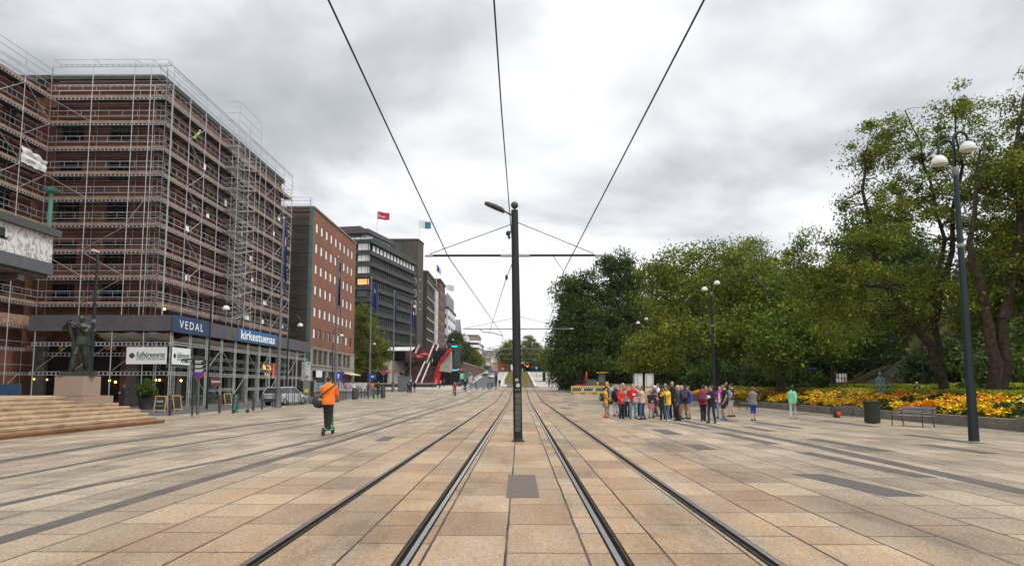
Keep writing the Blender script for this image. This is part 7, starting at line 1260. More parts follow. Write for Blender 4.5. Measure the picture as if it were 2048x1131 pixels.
q = P(1928, 740, 58); t = thing("stone_monument", "pale stone monument with a cornice half hidden by the leaning trunk", "monument", (q.x, 58, 0)); MST = M("monument_stone", (.34, .37, .34), .8, var=.2); z1 = P(1928, 718, 58).z; MB().box(-1.0, 1.0, -1, 1, 0, 2.1).box(-.75, .75, -.75, .75, 2.1, z1).build("shaft", MST, t); MB().box(-.95, .95, -.95, .95, z1, z1 + .35).box(-.6, .6, -.6, .6, z1 + .35, z1 + .6).build("cornice", MST, t)
t = thing("stone_steps", "stone steps with an iron handrail climbing the grassy slope", "steps", (37, 66, 0)); b = MB()
for k in range(22): q = P(1716 + k * 4.6, 774 - k * 2.75, 64 + k * .55); b.box(q.x - .15, q.x + 1.7, q.y, q.y + .7, q.z - .6, q.z)
b.build("step", STONE, t, world=True); b = MB(); pts = [P(1708 + k * 22, 752 - k * 13.0, 63.8 + k * 2.6) for k in range(5)]; b.path(pts, .04, 5); [b.tube(p_, p_ - Vector((0, 0, 1.1)), .03) for p_ in pts]; b.build("handrail", INK, t, world=True)
sheet("park_path", [(56, 27, 28), (70, 26, 30), (90, 24, 34)], M("gravel_path", (.24, .22, .19), .9, var=.2), .02)
# ================================================================== PEOPLE
def remesh(mb, voxel, name, mat, smooth_it=2):
    me = mb.mesh(name, mat); o = bpy.data.objects.new("tmp", me); m = o.modifiers.new("r", "REMESH"); m.mode = "VOXEL"; m.voxel_size = voxel; m.use_smooth_shade = True
    if smooth_it: s = o.modifiers.new("s", "SMOOTH"); s.iterations = smooth_it; s.factor = .5
    r = baked(o); bpy.data.objects.remove(o); bpy.data.meshes.remove(me); r.name = name
    if not r.materials: r.materials.append(mat)
    return r
V = Vector
def ik(S, W, a, b, hint):
    d = W - S; L_ = min(d.length, (a + b) * .995); d = d.normalized(); W = S + d * L_; x = (a * a - b * b + L_ * L_) / (2 * L_); h = math.sqrt(max(0, a * a - x * x)); hv = V(hint) - d * V(hint).dot(d); hv = hv.normalized() if hv.length > 1e-5 else V((0, 1, 0)); return S + d * x + hv * h, W
SKIN = M("skin_light", (.50, .30, .22), .55, var=.08, scale=6); SKIN2 = M("skin_tan", (.34, .19, .12), .55, var=.08, scale=6)
def cloth(name, col): return M("cloth_" + name, col, .85, var=.22, scale=7, bump=.5, bscale=14)
CL = {k: cloth(k, v) for k, v in dict(black=(.014, .014, .016), charcoal=(.04, .04, .045), navy=(.014, .02, .05), jeans=(.05, .10, .20), lightjeans=(.16, .27, .38), darkjeans=(.015, .025, .07), amber=(.75, .32, .02), red=(.50, .022, .02), orange=(.95, .18, .012), turq=(.03, .42, .45), greyblue=(.26, .31, .36), lightgrey=(.42, .44, .46), grey=(.20, .20, .21), beige=(.55, .38, .25), khaki=(.36, .29, .20), stone=(.47, .40, .30), white=(.70, .70, .70), yellow=(.78, .46, .03), blue=(.02, .10, .45), magenta=(.38, .03, .24), mint=(.22, .60, .40), pink=(.52, .16, .18), salmon=(.62, .25, .22), royal=(.02, .05, .30), brown=(.10, .06, .04), vest=(.17, .165, .15), hivis=(.35, .85, .03), maroon=(.16, .02, .05), tan=(.30, .22, .15)).items()}
HAIR = {k: M("hair_" + k, v, .6, var=.3, scale=12) for k, v in dict(dark=(.014, .010, .008), brown=(.05, .028, .015), auburn=(.13, .05, .025), blond=(.48, .34, .17), grey=(.28, .27, .26), white=(.62, .60, .57)).items()}
EYE = M("eye_dark", (.02, .015, .012), .3)
POSE = dict(down=((-.25, .03, .86), (.25, .03, .86)), belly=((-.05, .24, 1.06), (.06, .25, 1.04)), phone=((-.06, .30, 1.20), (.08, .28, 1.16)), camera=((-.07, .30, 1.47), (.08, .30, 1.47)), akimbo=((-.19, .0, 1.0), (.19, .0, 1.0)), pockets=((-.20, .10, .92), (.20, .10, .92)), chest=((-.03, .23, 1.22), (.22, .10, .95)), crossed=((.12, .20, 1.16), (-.12, .22, 1.12)), walk=((-.24, .22, .95), (.24, -.16, .92)), bars=((-.25, .34, .95), (.25, .34, .95)), cycle=((-.25, .50, .98), (.25, .50, .98)), point=((-.25, .03, .86), (.24, .40, 1.36)), raised=((.0, .30, 1.40), (.28, .34, 1.50)))
def hand(b, W, d, side, s, curl=.5, bmi=0):
    """palm, four unequal fingers and a thumb leaving the side of the palm"""
    d = d.normalized(); a = V((0, 1, 0)) if abs(d.y) < .9 else V((0, 0, 1)); x = d.cross(a).normalized(); n = x.cross(d)
    b.rings([(W - d * .01 * s, x * .026 * s, n * .017 * s), (W + d * .04 * s, x * .038 * s, n * .015 * s), (W + d * .085 * s, x * .036 * s, n * .012 * s)], 0, 8)
    for k, (o, ln) in enumerate(((-.028, .060), (-.010, .074), (.009, .070), (.027, .054))):
        p = W + d * .08 * s + x * o * s; q = p + (d * math.cos(curl * .6) + n * math.sin(curl * .6)) * ln * .5 * s; r = q + (d * math.cos(curl * 1.7) + n * math.sin(curl * 1.7)) * ln * .55 * s; b.path([p, q, r], [.0085 * s, .008 * s, .006 * s], 5)
    p = W + d * .02 * s + x * .028 * side * s; b.path([p, p + (d * .7 + x * side * .8) * .035 * s, p + (d * 1.5 + x * side * .8 + n * .5) * .042 * s], [.011 * s, .010 * s, .007 * s], 5)
def person(label, p, rz, h=1.72, top=("jacket", "black"), bottom=("trousers", "black"), shoes="black", hair=("short", "dark"), pose="down", stance=.11, stride=0., build=1., skin=None, look=0., tilt=0., lean=0., hat=None, extra=None, group=None, category="person", inner=None, name="person", allmat=None, kneeup=None, seat=None, elbow=None, legw=1.):
    """standing figure facing local +Y"""
    k = h / 1.75; t = thing(name, label, category, p, rz, group); skin = skin or SKIN; bw = build; mt = lambda m: allmat or m
    rv = random.Random(label); j = lambda s: rv.uniform(-s, s)      # nobody stands quite alike
    if not allmat and seat is None:
        stance = max(.05, stance + j(.03)); stride += j(.07); look = look or j(.6); tilt += j(.12); lean += j(.05); build *= 1 + j(.06)
    hipz = .93 if seat is None else seat / k; ln = V((0, lean, 0)); T = lambda z: ln * max(0, (z - .93)) + V((0, 0, hipz - .93))
    def tor(inf, z0, z1, mul=1.): 
        R_ = [(.80, .165, .115), (.88, .165, .115), (.98, .160, .112), (1.10, .145, .102), (1.22, .160, .112), (1.34, .180, .112), (1.41, .165, .098), (1.46, .115, .080), (1.50, .062, .062)]; zs = [z for z, _, _ in R_]
        pts = sorted({z0, z1, *[z for z in zs if z0 < z < z1]}); return [(V((0, .0, z)) + T(z), V(((np.interp(z, zs, [a for _, a, _ in R_]) * bw + inf) * mul, 0, 0)), V((0, (np.interp(z, zs, [c for _, _, c in R_]) * (bw * 1.0) + inf) * mul, 0))) for z in pts]
    sh = [V((s * .175 * (bw * .5 + .5), 0, 1.405)) + T(1.405) for s in (-1, 1)]; W = []; EB = []
    for i, s in enumerate((-1, 1)):
        tg = V(POSE[pose][i]) + T(1.1) + V((j(.03), j(.04), j(.04))); e, w = ik(sh[i], tg, .285, .255, elbow or ((s * .9, -.5, -.3) if pose in ("akimbo",) else (s * .45, -.6, -.6))); EB.append(e); W.append(w)
    LEG = []
    for i, s in enumerate((-1, 1)):
        hp_ = V((s * .085, 0, hipz)); an = V((s * stance, stride * (1 if s > 0 else -1), .085)); 
        if kneeup and kneeup[i] is not None: an = V(kneeup[i])
        kn, an = ik(hp_, an, .435, .425, (s * .08, 1, 0)); LEG.append((hp_, kn, an))
    hc = V((0, .02 + lean * .69, 1.615 + (hipz - .93))); RH = Matrix.Rotation(look, 3, "Z") @ Matrix.Rotation(tilt, 3, "X")
    HR = [(-.118, .045, .022, .022), (-.10, .034, .046, .046), (-.06, .014, .060, .074), (0, .002, .072, .092), (.045, -.004, .075, .096), (.085, -.010, .062, .082), (.118, -.012, .028, .038)]
    b = MB(); b.rings(tor(0, .82, 1.50), 0, 14); b.path([V((0, .0, 1.46)) + T(1.46), hc + RH @ V((0, -.01, -.06))], [.056, .052], 10)
    b.rings([(hc + RH @ V((0, fy, z)), RH @ V((rx, 0, 0)), RH @ V((0, ry, 0))) for z, fy, rx, ry in HR], 0, 14); b.path([hc + RH @ V((0, .088, .022)), hc + RH @ V((0, .112, -.022)), hc + RH @ V((0, .09, -.03))], [.010, .016, .010], 6)
    for s in (-1, 1): b.rings([(hc + RH @ V((s * .066, -.005, -.005)), RH @ V((0, .018, 0)), RH @ V((0, 0, .030))), (hc + RH @ V((s * .086, -.012, .0)), RH @ V((0, .016, 0)), RH @ V((0, 0, .028)))], 0, 8)
    for i in (0, 1): b.path([sh[i], EB[i], W[i]], [.050 * bw, .041, .028], 9); hp_, kn, an = LEG[i]; b.path([hp_, kn, an], [.082 * bw, .056, .040], 10)
    b.xf(Matrix.Scale(k, 4)); body = remesh(b, .0135 * k, "body", mt(skin), 1); hb = MB()
    for i in (0, 1): d = (W[i] - EB[i]); hand(hb, W[i] * k, d, 1 if i == 0 else -1, k * 1.08)
    hm = hb.mesh("hand", mt(skin), True); bm_ = __import__("bmesh").new(); bm_.from_mesh(body); bm_.from_mesh(hm); bm_.to_mesh(body); bm_.free(); body.shade_smooth(); place(bpy.data.objects.new("body", body), t)
    eb = MB()
    for s in (-1, 1): c = hc + RH @ V((s * .029, .087, .004)); eb.ball(c * k, .0105 * k, .008 * k, .0075 * k, 8, 4)
    eb.rings([((hc + RH @ V((0, .086, -.062))) * k, RH @ V((.022 * k, 0, 0)), RH @ V((0, 0, .0045 * k))), ((hc + RH @ V((0, .092, -.062))) * k, RH @ V((.018 * k, 0, 0)), RH @ V((0, 0, .003 * k)))], 0, 8); eb.build("eyes", mt(EYE), t, True)
    # hair
    st, hcl = hair; hb = MB(); f = lambda z, fy, rx, ry: (hc + RH @ V((0, fy, z)), RH @ V((rx, 0, 0)), RH @ V((0, ry, 0)))
    if st != "bald":
        g = .012 if st == "short" else .02; low = {"short": -.045, "bob": -.13, "long": -.13, "bun": -.05, "tail": -.05, "curly": -.11}[st]
        hb.rings([f(low, -.050, .050, .050), f(-.02, -.034, .074 + g * .6, .074), f(.03, -.024, .077 + g, .086), f(.075, -.016, .068 + g, .086 + g * .4), f(.112, -.014, .046 + g, .058 + g), f(.132 + g * .3, -.014, .014, .018)], 0, 14)
        if st == "long": hb.path([hc + RH @ V((0, -.06, -.06)), hc + RH @ V((0, -.085, -.2)) + V((0, -.02, 0)), hc + V((0, -.12, -.38))], [.085, .085, .04], 10, sq=.5)
        if st == "bun": hb.ball(hc + RH @ V((0, -.11, .06)), .05, n=10, k=6)
        if st == "tail": hb.path([hc + RH @ V((0, -.09, .05)), hc + RH @ V((0, -.15, .02)), hc + RH @ V((0, -.16, -.15)), hc + RH @ V((0, -.14, -.28))], [.03, .038, .035, .012], 8)
        if st == "curly":
            for q in range(26): a_ = q * 2.4; z_ = -.09 + .22 * (q / 26); hb.ball(hc + RH @ V((.085 * math.cos(a_), -.045 + .075 * math.sin(a_) - (.02 if math.sin(a_) > .3 else 0), z_ + (.05 if math.sin(a_) > .3 else 0))), .042, n=7, k=4)
        hb.xf(Matrix.Scale(k, 4)); place(bpy.data.objects.new("hair", remesh(hb, .012 * k, "hair", mt(HAIR[hcl]), 1)), t)
    if hat:
        b = MB(); b.rings([f(.035, -.006, .084, .104), f(.08, -.008, .082, .10), f(.125, -.012, .055, .07), f(.142, -.012, .015, .02)], 0, 14)
        if hat[0] == "cap": b.rings([f(.034, .06, .07, .09), f(.044, .06, .07, .09)], 0, 12)
        b.xf(Matrix.Scale(k, 4)).build("hat", hat[1] if not isinstance(hat[1], str) else CL[hat[1]], t, True)
    # clothes
    kind, colr = top; low = {"jacket": .80, "coat": .62, "shirt": .86, "tee": .86, "vest": .80, "sweater": .86, "hoodie": .82}[kind]; inf = {"jacket": .026, "coat": .03, "vest": .034}.get(kind, .016); b = MB(); rg = tor(inf, max(low, .80), 1.475)
    if kind == "coat": c0, x0, y0 = rg[0]; rg = [(V((0, c0.y, .64)) + V((0, 0, hipz - .93)), x0 * 1.08, y0 * 1.15)] + rg
    b.rings(rg, 0, 16)
    for i in (0, 1):
        ar = .058 * bw + inf * .5
        if kind in ("tee", "vest"): b.path([sh[i], sh[i].lerp(EB[i], .62 if kind == "tee" else .12)], [ar, ar * (1.0 if kind == "tee" else .9)], 9)
        else: b.path([sh[i], EB[i], W[i] - (W[i] - EB[i]).normalized() * .015], [ar, ar * .86, .044], 9)
    if kind in ("jacket", "coat", "hoodie", "vest"): b.rings([(V((0, -.012, 1.455)) + T(1.455), V((.098, 0, 0)), V((0, .088, 0))), (V((0, -.02, 1.50)) + T(1.5), V((.088, 0, 0)), V((0, .082, 0))), (V((0, -.028, 1.535)) + T(1.535), V((.066, 0, 0)), V((0, .06, 0)))], 0, 12)
    b.xf(Matrix.Scale(k, 4)); place(bpy.data.objects.new(kind, remesh(b, .017 * k, kind, mt(CL[colr]), 2)), t)
    if inner:
        b = MB(); c0, x0, y0 = rg[0]; b.extr([(V((-.045, .105 * bw + inf + .012, .84)) + T(.9)) * k, (V((.05, .105 * bw + inf + .012, .84)) + T(.9)) * k, (V((.045, .115 * bw + inf, 1.36)) + T(1.36)) * k, (V((-.04, .115 * bw + inf, 1.36)) + T(1.36)) * k], V((0, -.02, 0)) * k); b.build("shirt_front", CL[inner], t)
    if kind == "vest": 
        b = MB(); [b.path([sh[i], EB[i], W[i]], [.052, .047, .04], 9) for i in (0, 1)]; b.xf(Matrix.Scale(k, 4)).build("sleeves", mt(CL["charcoal"]), t, True)
    bk_, bc = bottom; b = MB(); frac = {"trousers": 1.0, "shorts": .42, "capri": .68, "skirt": .30, "leggings": 1.0}[bk_]; thin = bk_ in ("leggings",); b.rings(tor(.010, .82, 1.0), 0, 14)
    for i in (0, 1):
        hp_, kn, an = LEG[i]
        if frac < .5: b.path([hp_, hp_.lerp(kn, frac * 2.1)], [.094 * bw, .082 * bw], 10)
        elif frac < .9: b.path([hp_, kn, kn.lerp(an, .35)], [.092 * bw, .07, .062], 10)
        else: b.path([hp_, kn, an + V((0, 0, -.02))], [.092 * bw, (.066 if thin else .074) * legw, (.046 if thin else .062) * legw], 10)
    if bk_ == "skirt": b.rings([(V((0, 0, 1.0)), V((.165, 0, 0)), V((0, .115, 0))), (V((0, 0, .8)), V((.20, 0, 0)), V((0, .15, 0))), (V((0, 0, .60)), V((.225, 0, 0)), V((0, .18, 0)))], 0, 14)
    b.xf(Matrix.Scale(k, 4)); place(bpy.data.objects.new(bk_, remesh(b, .016 * k, bk_, mt(CL[bc]), 2)), t)
    sm = mt(CL[shoes])
    for i, s in enumerate((-1, 1)):
        an = LEG[i][2]; b = MB(); c = an + V((s * .01, .0, -.085)); yaw = Matrix.Rotation(-s * .18, 3, "Z"); R2 = lambda y, z: c + yaw @ V((0, y, z))
        b.rings([(R2(-.085, .035), yaw @ V((.022, 0, 0)), V((0, 0, .03))), (R2(-.06, .048), yaw @ V((.038, 0, 0)), V((0, 0, .046))), (R2(.02, .055), yaw @ V((.042, 0, 0)), V((0, 0, .052))), (R2(.10, .038), yaw @ V((.048, 0, 0)), V((0, 0, .036))), (R2(.165, .028), yaw @ V((.040, 0, 0)), V((0, 0, .026))), (R2(.195, .02), yaw @ V((.018, 0, 0)), V((0, 0, .014)))], 0, 10); b.xf(Matrix.Scale(k, 4)).build("shoe", sm, t, True)
    t["_h"] = h; t["_W0"] = [*(W[0] * k)]; t["_W1"] = [*(W[1] * k)]; t["_hip"] = hipz
    return t
def at(x, y): return G(x, y)
def on_back(t, label, col, col2=None, s=1.0, z=1.22):
    m = Matrix.Rotation(t.rotation_euler.z, 3, "Z"); h = t["_h"]; return pack(label, V(t.location) + m @ V((0, -.225 * h / 1.75, 0)), t.rotation_euler.z, col, col2, s * h / 1.75, z * h / 1.75)
def held(t, i, fn):
    m = Matrix.Rotation(t.rotation_euler.z, 3, "Z"); w = t["_W%d" % i]; d = V((w[0], w[1] + .075, w[2] + .01)); return V(t.location) + m @ d
GRP = "tour group on the square"
# rider on the scooter in the foreground
pr = at(656, 868); rr = R(-3)
scooter("green electric scooter ridden by the person in the orange jacket", pr, rr)
m_ = Matrix.Rotation(rr, 3, "Z")
rd = person("person in a bright orange hooded jacket and black trousers riding a green scooter away", pr + m_ @ V((0, -.08, .195)), rr, 1.80, ("jacket", "orange"), ("trousers", "black"), "charcoal", ("short", "dark"), "bars", .055, -.14, 1.24, look=-.3, lean=.04, legw=1.35)
t = thing("shoulder_bag", "dark navy shoulder bag with a small tan emblem hanging at the orange-jacketed rider's left hip", "bag", tuple(pr + m_ @ V((-.30, -.12, 1.14))), rr + R(20)); BAGN = M("bag_navy", (.018, .018, .04), .55, var=.2)
b = MB(); b.rings([((0, 0, -.24), (.05, 0, 0), (0, .05, 0)), ((0, 0, -.20), (.15, 0, 0), (0, .10, 0)), ((0, 0, -.05), (.25, 0, 0), (0, .13, 0)), ((.02, 0, .10), (.23, 0, 0), (0, .11, 0)), ((.06, 0, .18), (.14, 0, 0), (0, .07, 0))], 0, 14); b.build("body", BAGN, t, True); MB().obox((.04, -.128, .06), .13, .012, .06, Matrix.Rotation(.2, 3, "Y")).build("emblem", M("emblem_tan", (.5, .24, .12), .6), t)
b = MB(); q = [V((.02, -.07, .15)), V((.14, -.20, .26)), V((.30, -.285, .40)), V((.44, -.25, .51)), V((.52, -.10, .53))]; b.path(q, .022, 6); b.build("strap", INK, t, True); MB().ball((.06, 0, .0), .01).build("stud", STEELB, t)
# tour group -----------------------------------------------------------
a = person("woman in an amber jacket, grey skirt and red shoes at the tour group's left end", at(1211, 834), R(-70), 1.60, ("jacket", "amber"), ("skirt", "grey"), "red", ("bob", "dark"), "belly", .07, .04, 1.02, group=GRP); on_back(a, "black and green backpack on the woman in the amber jacket", (.012, .02, .05), (.03, .35, .09), 1.0, 1.17)
person("dark-haired woman in a black coat just behind the amber jacket", at(1213, 829), R(-60), 1.66, ("coat", "black"), ("trousers", "charcoal"), "black", ("long", "dark"), "down", group=GRP)
person("person in a grey-blue hooded top and black shorts walking left with a phone", at(1224, 827), R(62), 1.80, ("hoodie", "greyblue"), ("shorts", "black"), "black", ("short", "dark"), "phone", .06, .30, 1.0, tilt=-.3, group=GRP)
a = person("man in black jacket and pale trousers seen from behind, beside the red jackets", at(1233, 831), R(10), 1.72, ("jacket", "black"), ("trousers", "lightgrey"), "black", ("short", "grey"), "pockets", group=GRP); on_back(a, "black backpack on the man in the pale trousers", (.015, .015, .018))
person("bald man in a red jacket with dark glasses behind the woman in red", at(1247, 832), R(176), 1.83, ("jacket", "red"), ("trousers", "black"), "black", ("bald", "grey"), "down", build=1.1, inner="grey", group=GRP)
person("woman in a bright red jacket and black trousers with a white badge, hands folded", at(1243, 836.5), R(188), 1.62, ("jacket", "red"), ("trousers", "black"), "black", ("bob", "auburn"), "belly", .10, .0, 1.08, group=GRP)
person("woman in a turquoise top between the red jackets", at(1254, 833), R(205), 1.66, ("sweater", "turq"), ("trousers", "black"), "black", ("bun", "brown"), "down", group=GRP)
a = person("man in a red jacket and washed-out jeans holding a white leaflet", at(1266, 836.5), R(178), 1.79, ("jacket", "red"), ("trousers", "lightjeans"), "black", ("short", "dark"), "chest", .15, 0, 1.08, look=.35, tilt=.2, group=GRP)
q = held(a, 0, 0); t = thing("leaflet", "white leaflet held by the man in the red jacket and washed-out jeans", "leaflet", q, R(178)); MB().add([(-.07, 0, -.04), (0, .02, -.04), (0, .02, .06), (-.07, 0, .06), (.07, 0, -.04), (.07, 0, .06), (-.07, .004, -.04), (0, .024, -.04), (0, .024, .06), (-.07, .004, .06), (.07, .004, -.04), (.07, .004, .06)], [(0, 1, 2, 3), (1, 4, 5, 2), (9, 8, 7, 6), (8, 11, 10, 7)]).build("page", WHITE, t); MB().box(.0, .03, .005, .012, -.02, .03).build("picture", M("paint_blue", (.04, .22, .45)), t)
m_ = Matrix.Rotation(a.rotation_euler.z, 3, "Z"); pack("cream cross-body bag on the man in the red jacket and washed-out jeans", V(a.location) + m_ @ V((-.12, .19, .93)), R(178) + math.pi, (.42, .39, .33), None, .8, 0, name="shoulder_bag", cat="bag")
person("person in a white top partly hidden behind the man with the leaflet", at(1277, 829), R(190), 1.68, ("shirt", "white"), ("trousers", "stone"), "white", ("short", "brown"), "down", group=GRP)
person("person in a grey-blue hat and grey scarf behind the beige sweater", at(1281, 832), R(165), 1.62, ("jacket", "greyblue"), ("trousers", "black"), "black", ("short", "grey"), "pockets", hat=("beanie", "greyblue"), group=GRP)
person("young woman in a beige sweater and blue jeans with long brown hair, turned away", at(1286, 838), R(52), 1.66, ("sweater", "beige"), ("leggings", "jeans"), "black", ("long", "auburn"), "crossed", .17, .03, 1.0, look=.5, group=GRP)
person("child in a black top with a pink jacket tied round the waist", at(1302, 835), R(195), 1.45, ("sweater", "black"), ("skirt", "pink"), "charcoal", ("short", "brown"), "belly", hat=("cap", "pink"), group=GRP)
person("white-haired woman in a dark jacket and red scarf with blue jeans", at(1311, 832), R(200), 1.66, ("jacket", "charcoal"), ("trousers", "jeans"), "black", ("bob", "white"), "belly", inner="red", group=GRP)
person("man in a white striped shirt reading a map in profile", at(1317, 832), R(100), 1.80, ("tee", "white"), ("shorts", "brown"), "brown", ("short", "brown"), "phone", tilt=-.2, build=1.1, group=GRP)
person("person with a blue top behind the white-haired woman", at(1309, 827), R(170), 1.72, ("jacket", "royal"), ("trousers", "charcoal"), "black", ("bald", "white"), "down", skin=SKIN, group=GRP)
person("woman in a long black coat with big dark curly hair, seen from behind", at(1326, 839), R(-18), 1.66, ("coat", "black"), ("trousers", "black"), "black", ("curly", "dark"), "phone", .10, .0, 1.08, group=GRP)
a = person("woman in a yellow jacket and jeans raising a camera, curly brown hair", at(1336, 841.5), R(120), 1.66, ("jacket", "yellow"), ("leggings", "jeans"), "stone", ("curly", "auburn"), "camera", .10, .06, 1.06, inner="brown", group=GRP)
q = (held(a, 0, 0) + held(a, 1, 0)) / 2; t = thing("camera", "small black camera held up by the woman in the yellow jacket", "camera", q, R(120)); MB().box(-.07, .07, -.02, .03, -.03, .06).build("body", INK, t); MB().rings([((0, .03, .01), (.03, 0, 0), (0, 0, .03)), ((0, .08, .01), (.027, 0, 0), (0, 0, .027))], 0, 12).build("lens", BOL, t, True)
person("grey-haired man looking over the heads behind the yellow jacket", at(1332, 827), R(185), 1.80, ("jacket", "navy"), ("trousers", "charcoal"), "black", ("short", "grey"), "down", group=GRP)
person("tall man in a dark jacket and black trousers towering over the group", at(1346, 836), R(155), 1.92, ("jacket", "black"), ("trousers", "black"), "charcoal", ("short", "dark"), "pockets", look=.3, group=GRP)
a = person("blonde woman in a dark jacket and black trousers, back half turned", at(1357, 840.5), R(70), 1.70, ("jacket", "charcoal"), ("trousers", "black"), "black", ("long", "blond"), "down", .11, .03, 1.08, group=GRP); on_back(a, "dark blue backpack on the blonde woman", (.02, .025, .06), None, .9)
person("person in salmon pink trousers behind the blonde woman", at(1364, 836), R(110), 1.68, ("jacket", "black"), ("capri", "salmon"), "black", ("bob", "blond"), "down", hat=("cap", "greyblue"), group=GRP)
a = person("dark-haired man in a navy vest and khaki trousers, seen from behind", at(1371, 838), R(-15), 1.74, ("jacket", "navy"), ("trousers", "khaki"), "black", ("short", "dark"), "phone", group=GRP); on_back(a, "black and red backpack on the man in khaki trousers", (.015, .016, .03), (.25, .03, .03))
person("man in a royal blue jacket and grey trousers at the right edge of the crowd", at(1377, 836), R(120), 1.66, ("jacket", "blue"), ("trousers", "tan"), "black", ("short", "auburn"), "down", group=GRP)
person("person in a black waistcoat half hidden behind the khaki trousers", at(1369, 829), R(195), 1.70, ("jacket", "black"), ("trousers", "charcoal"), "black", ("short", "dark"), "down", group=GRP)
a = person("person in a red jacket and black trousers with a maroon backpack, seen from behind", at(1407, 841), R(-20), 1.72, ("jacket", "red"), ("trousers", "black"), "black", ("short", "dark"), "phone", .075, 0, 1.08, group=GRP); on_back(a, "big maroon backpack on the person in the red jacket, right of the crowd", (.13, .015, .05), (.16, .02, .06), 1.3, 1.18)
person("person in pale grey leggings behind the maroon backpack", at(1414, 838), R(160), 1.68, ("jacket", "black"), ("capri", "greyblue"), "brown", ("bob", "dark"), "phone", group=GRP)
a = person("woman in a black leather jacket and dark blue jeans holding white papers", at(1424, 845), R(140), 1.68, ("jacket", "black"), ("leggings", "darkjeans"), "black", ("bun", "brown"), "phone", .12, .03, 1.0, group=GRP)
q = held(a, 0, 0); t = thing("leaflet", "white papers held by the woman in the black leather jacket", "papers", q, R(140)); MB().box(-.08, .08, .0, .012, -.05, .07).build("page", WHITE, t); MB().box(-.05, .05, -.004, -.001, -.02, .05).build("picture", CL["greyblue"], t)
person("woman in a magenta and white jacket with light jeans, right of the leather jacket", at(1441, 834.5), R(150), 1.66, ("jacket", "magenta"), ("leggings", "lightjeans"), "black", ("tail", "dark"), "pockets", .14, .06, 1.08, inner="white", group=GRP)
a = person("man in a black T-shirt and black shorts with bright blue shoes", at(1450, 839), R(95), 1.76, ("tee", "black"), ("shorts", "black"), "blue", ("short", "brown"), "pockets", .09, .03, 1.08, group=GRP); on_back(a, "grey backpack on the man with the bright blue shoes", (.20, .20, .22), None, 1.0)
person("man in a navy T-shirt and beige shorts standing with hand on hip", at(1464, 832.5), R(60), 1.80, ("tee", "navy"), ("capri", "stone"), "black", ("short", "dark"), "akimbo", .13, 0, 1.10, group=GRP)
person("woman in a grey waistcoat and blue patterned leggings walking towards the flower bed", at(1507, 840), R(-20), 1.62, ("vest", "vest"), ("capri", "royal"), "black", ("bob", "auburn"), "phone", .05, .06, 1.08)
a = person("woman in a mint green jacket and grey leggings walking right, black bag at her side", at(1586, 836), R(-42), 1.66, ("jacket", "mint"), ("leggings", "lightgrey"), "tan", ("long", "dark"), "walk", .07, .24, 1.02)
m_ = Matrix.Rotation(a.rotation_euler.z, 3, "Z"); pack("small black shoulder bag on the woman in the mint jacket", V(a.location) + m_ @ V((.25, .02, .80)), R(48), (.015, .015, .017), None, .65, 0, name="shoulder_bag", cat="bag")
# farther people
def far(label, x, y, Y, *a, **k): q = P(x, y, Y); return person(label, V((q.x, Y, elev(Y) + k.pop("dz", 0))), *a, **k)
def cyclist(label, blabel, x, Y, rz, top_, bot, hair_, hat=None, col=(.04, .04, .045)):
    q = P(x, 780, Y); p = V((q.x, Y, elev(Y))); bicycle(blabel, p, rz, col); m = Matrix.Rotation(rz, 3, "Z")
    return person(label, p + m @ V((0, -.22, 0)), rz, 1.74, top_, bot, "black", hair_, "cycle", .1, 0, 1.05, lean=.22, hat=hat, seat=1.0, kneeup=((-.1, .20, .24), (.1, .12, .52)))
a = cyclist("cyclist in a red jacket riding towards the camera across the square", "black bicycle under the cyclist in red", 909, 86, R(172), ("jacket", "red"), ("trousers", "brown"), ("short", "grey"), ("beanie", "grey"))
cyclist("cyclist in a black top riding just beyond the cyclist in red", "black bicycle under the cyclist in black", 930, 100, R(168), ("jacket", "black"), ("trousers", "darkjeans"), ("short", "grey"))
far("man in a red jacket walking away on the right platform", 1098, 775, 152, R(-10), 1.78, ("jacket", "red"), ("trousers", "black"), "black", ("short", "dark"), "walk", stride=.15)
far("person in black beside the thin black lamp post on the right", 1120, 776, 140, R(5), 1.74, ("coat", "black"), ("trousers", "charcoal"), "black", ("short", "dark"), "down")
far("person in a pale coat on the right platform by the shelter", 1093, 765, 190, R(160), 1.7, ("coat", "white"), ("trousers", "lightgrey"), "white", ("short", "dark"), "down")
far("person in a hi-vis yellow vest standing on the tram reserve", 1045, 740, 330, R(180), 1.8, ("jacket", "hivis"), ("trousers", "hivis"), "black", ("short", "dark"), "down")
far("person with a dark backpack standing on the left platform", 999, 771, 150, R(175), 1.76, ("jacket", "navy"), ("trousers", "black"), "black", ("short", "dark"), "down", dz=.05); far("person in grey by the ticket column on the left platform", 991, 771, 152, R(80), 1.5, ("jacket", "charcoal"), ("trousers", "black"), "black", ("short", "brown"), "belly", dz=.05)
far("person in white with a blue backpack near the poster hoarding", 707, 788, 92, R(100), 1.7, ("sweater", "white"), ("trousers", "jeans"), "black", ("bob", "brown"), "phone")
far("person in an orange top beside the third flagpole", 743, 790, 91, R(20), 1.74, ("jacket", "orange"), ("trousers", "black"), "black", ("short", "dark"), "down"); far("person in a grey top just left of the third flagpole", 736, 790, 90, R(190), 1.66, ("jacket", "grey"), ("trousers", "darkjeans"), "black", ("long", "brown"), "down")
far("person in black with white headphones behind the far green scooter", 756, 790, 92, R(200), 1.78, ("jacket", "black"), ("trousers", "black"), "black", ("short", "dark"), "phone")
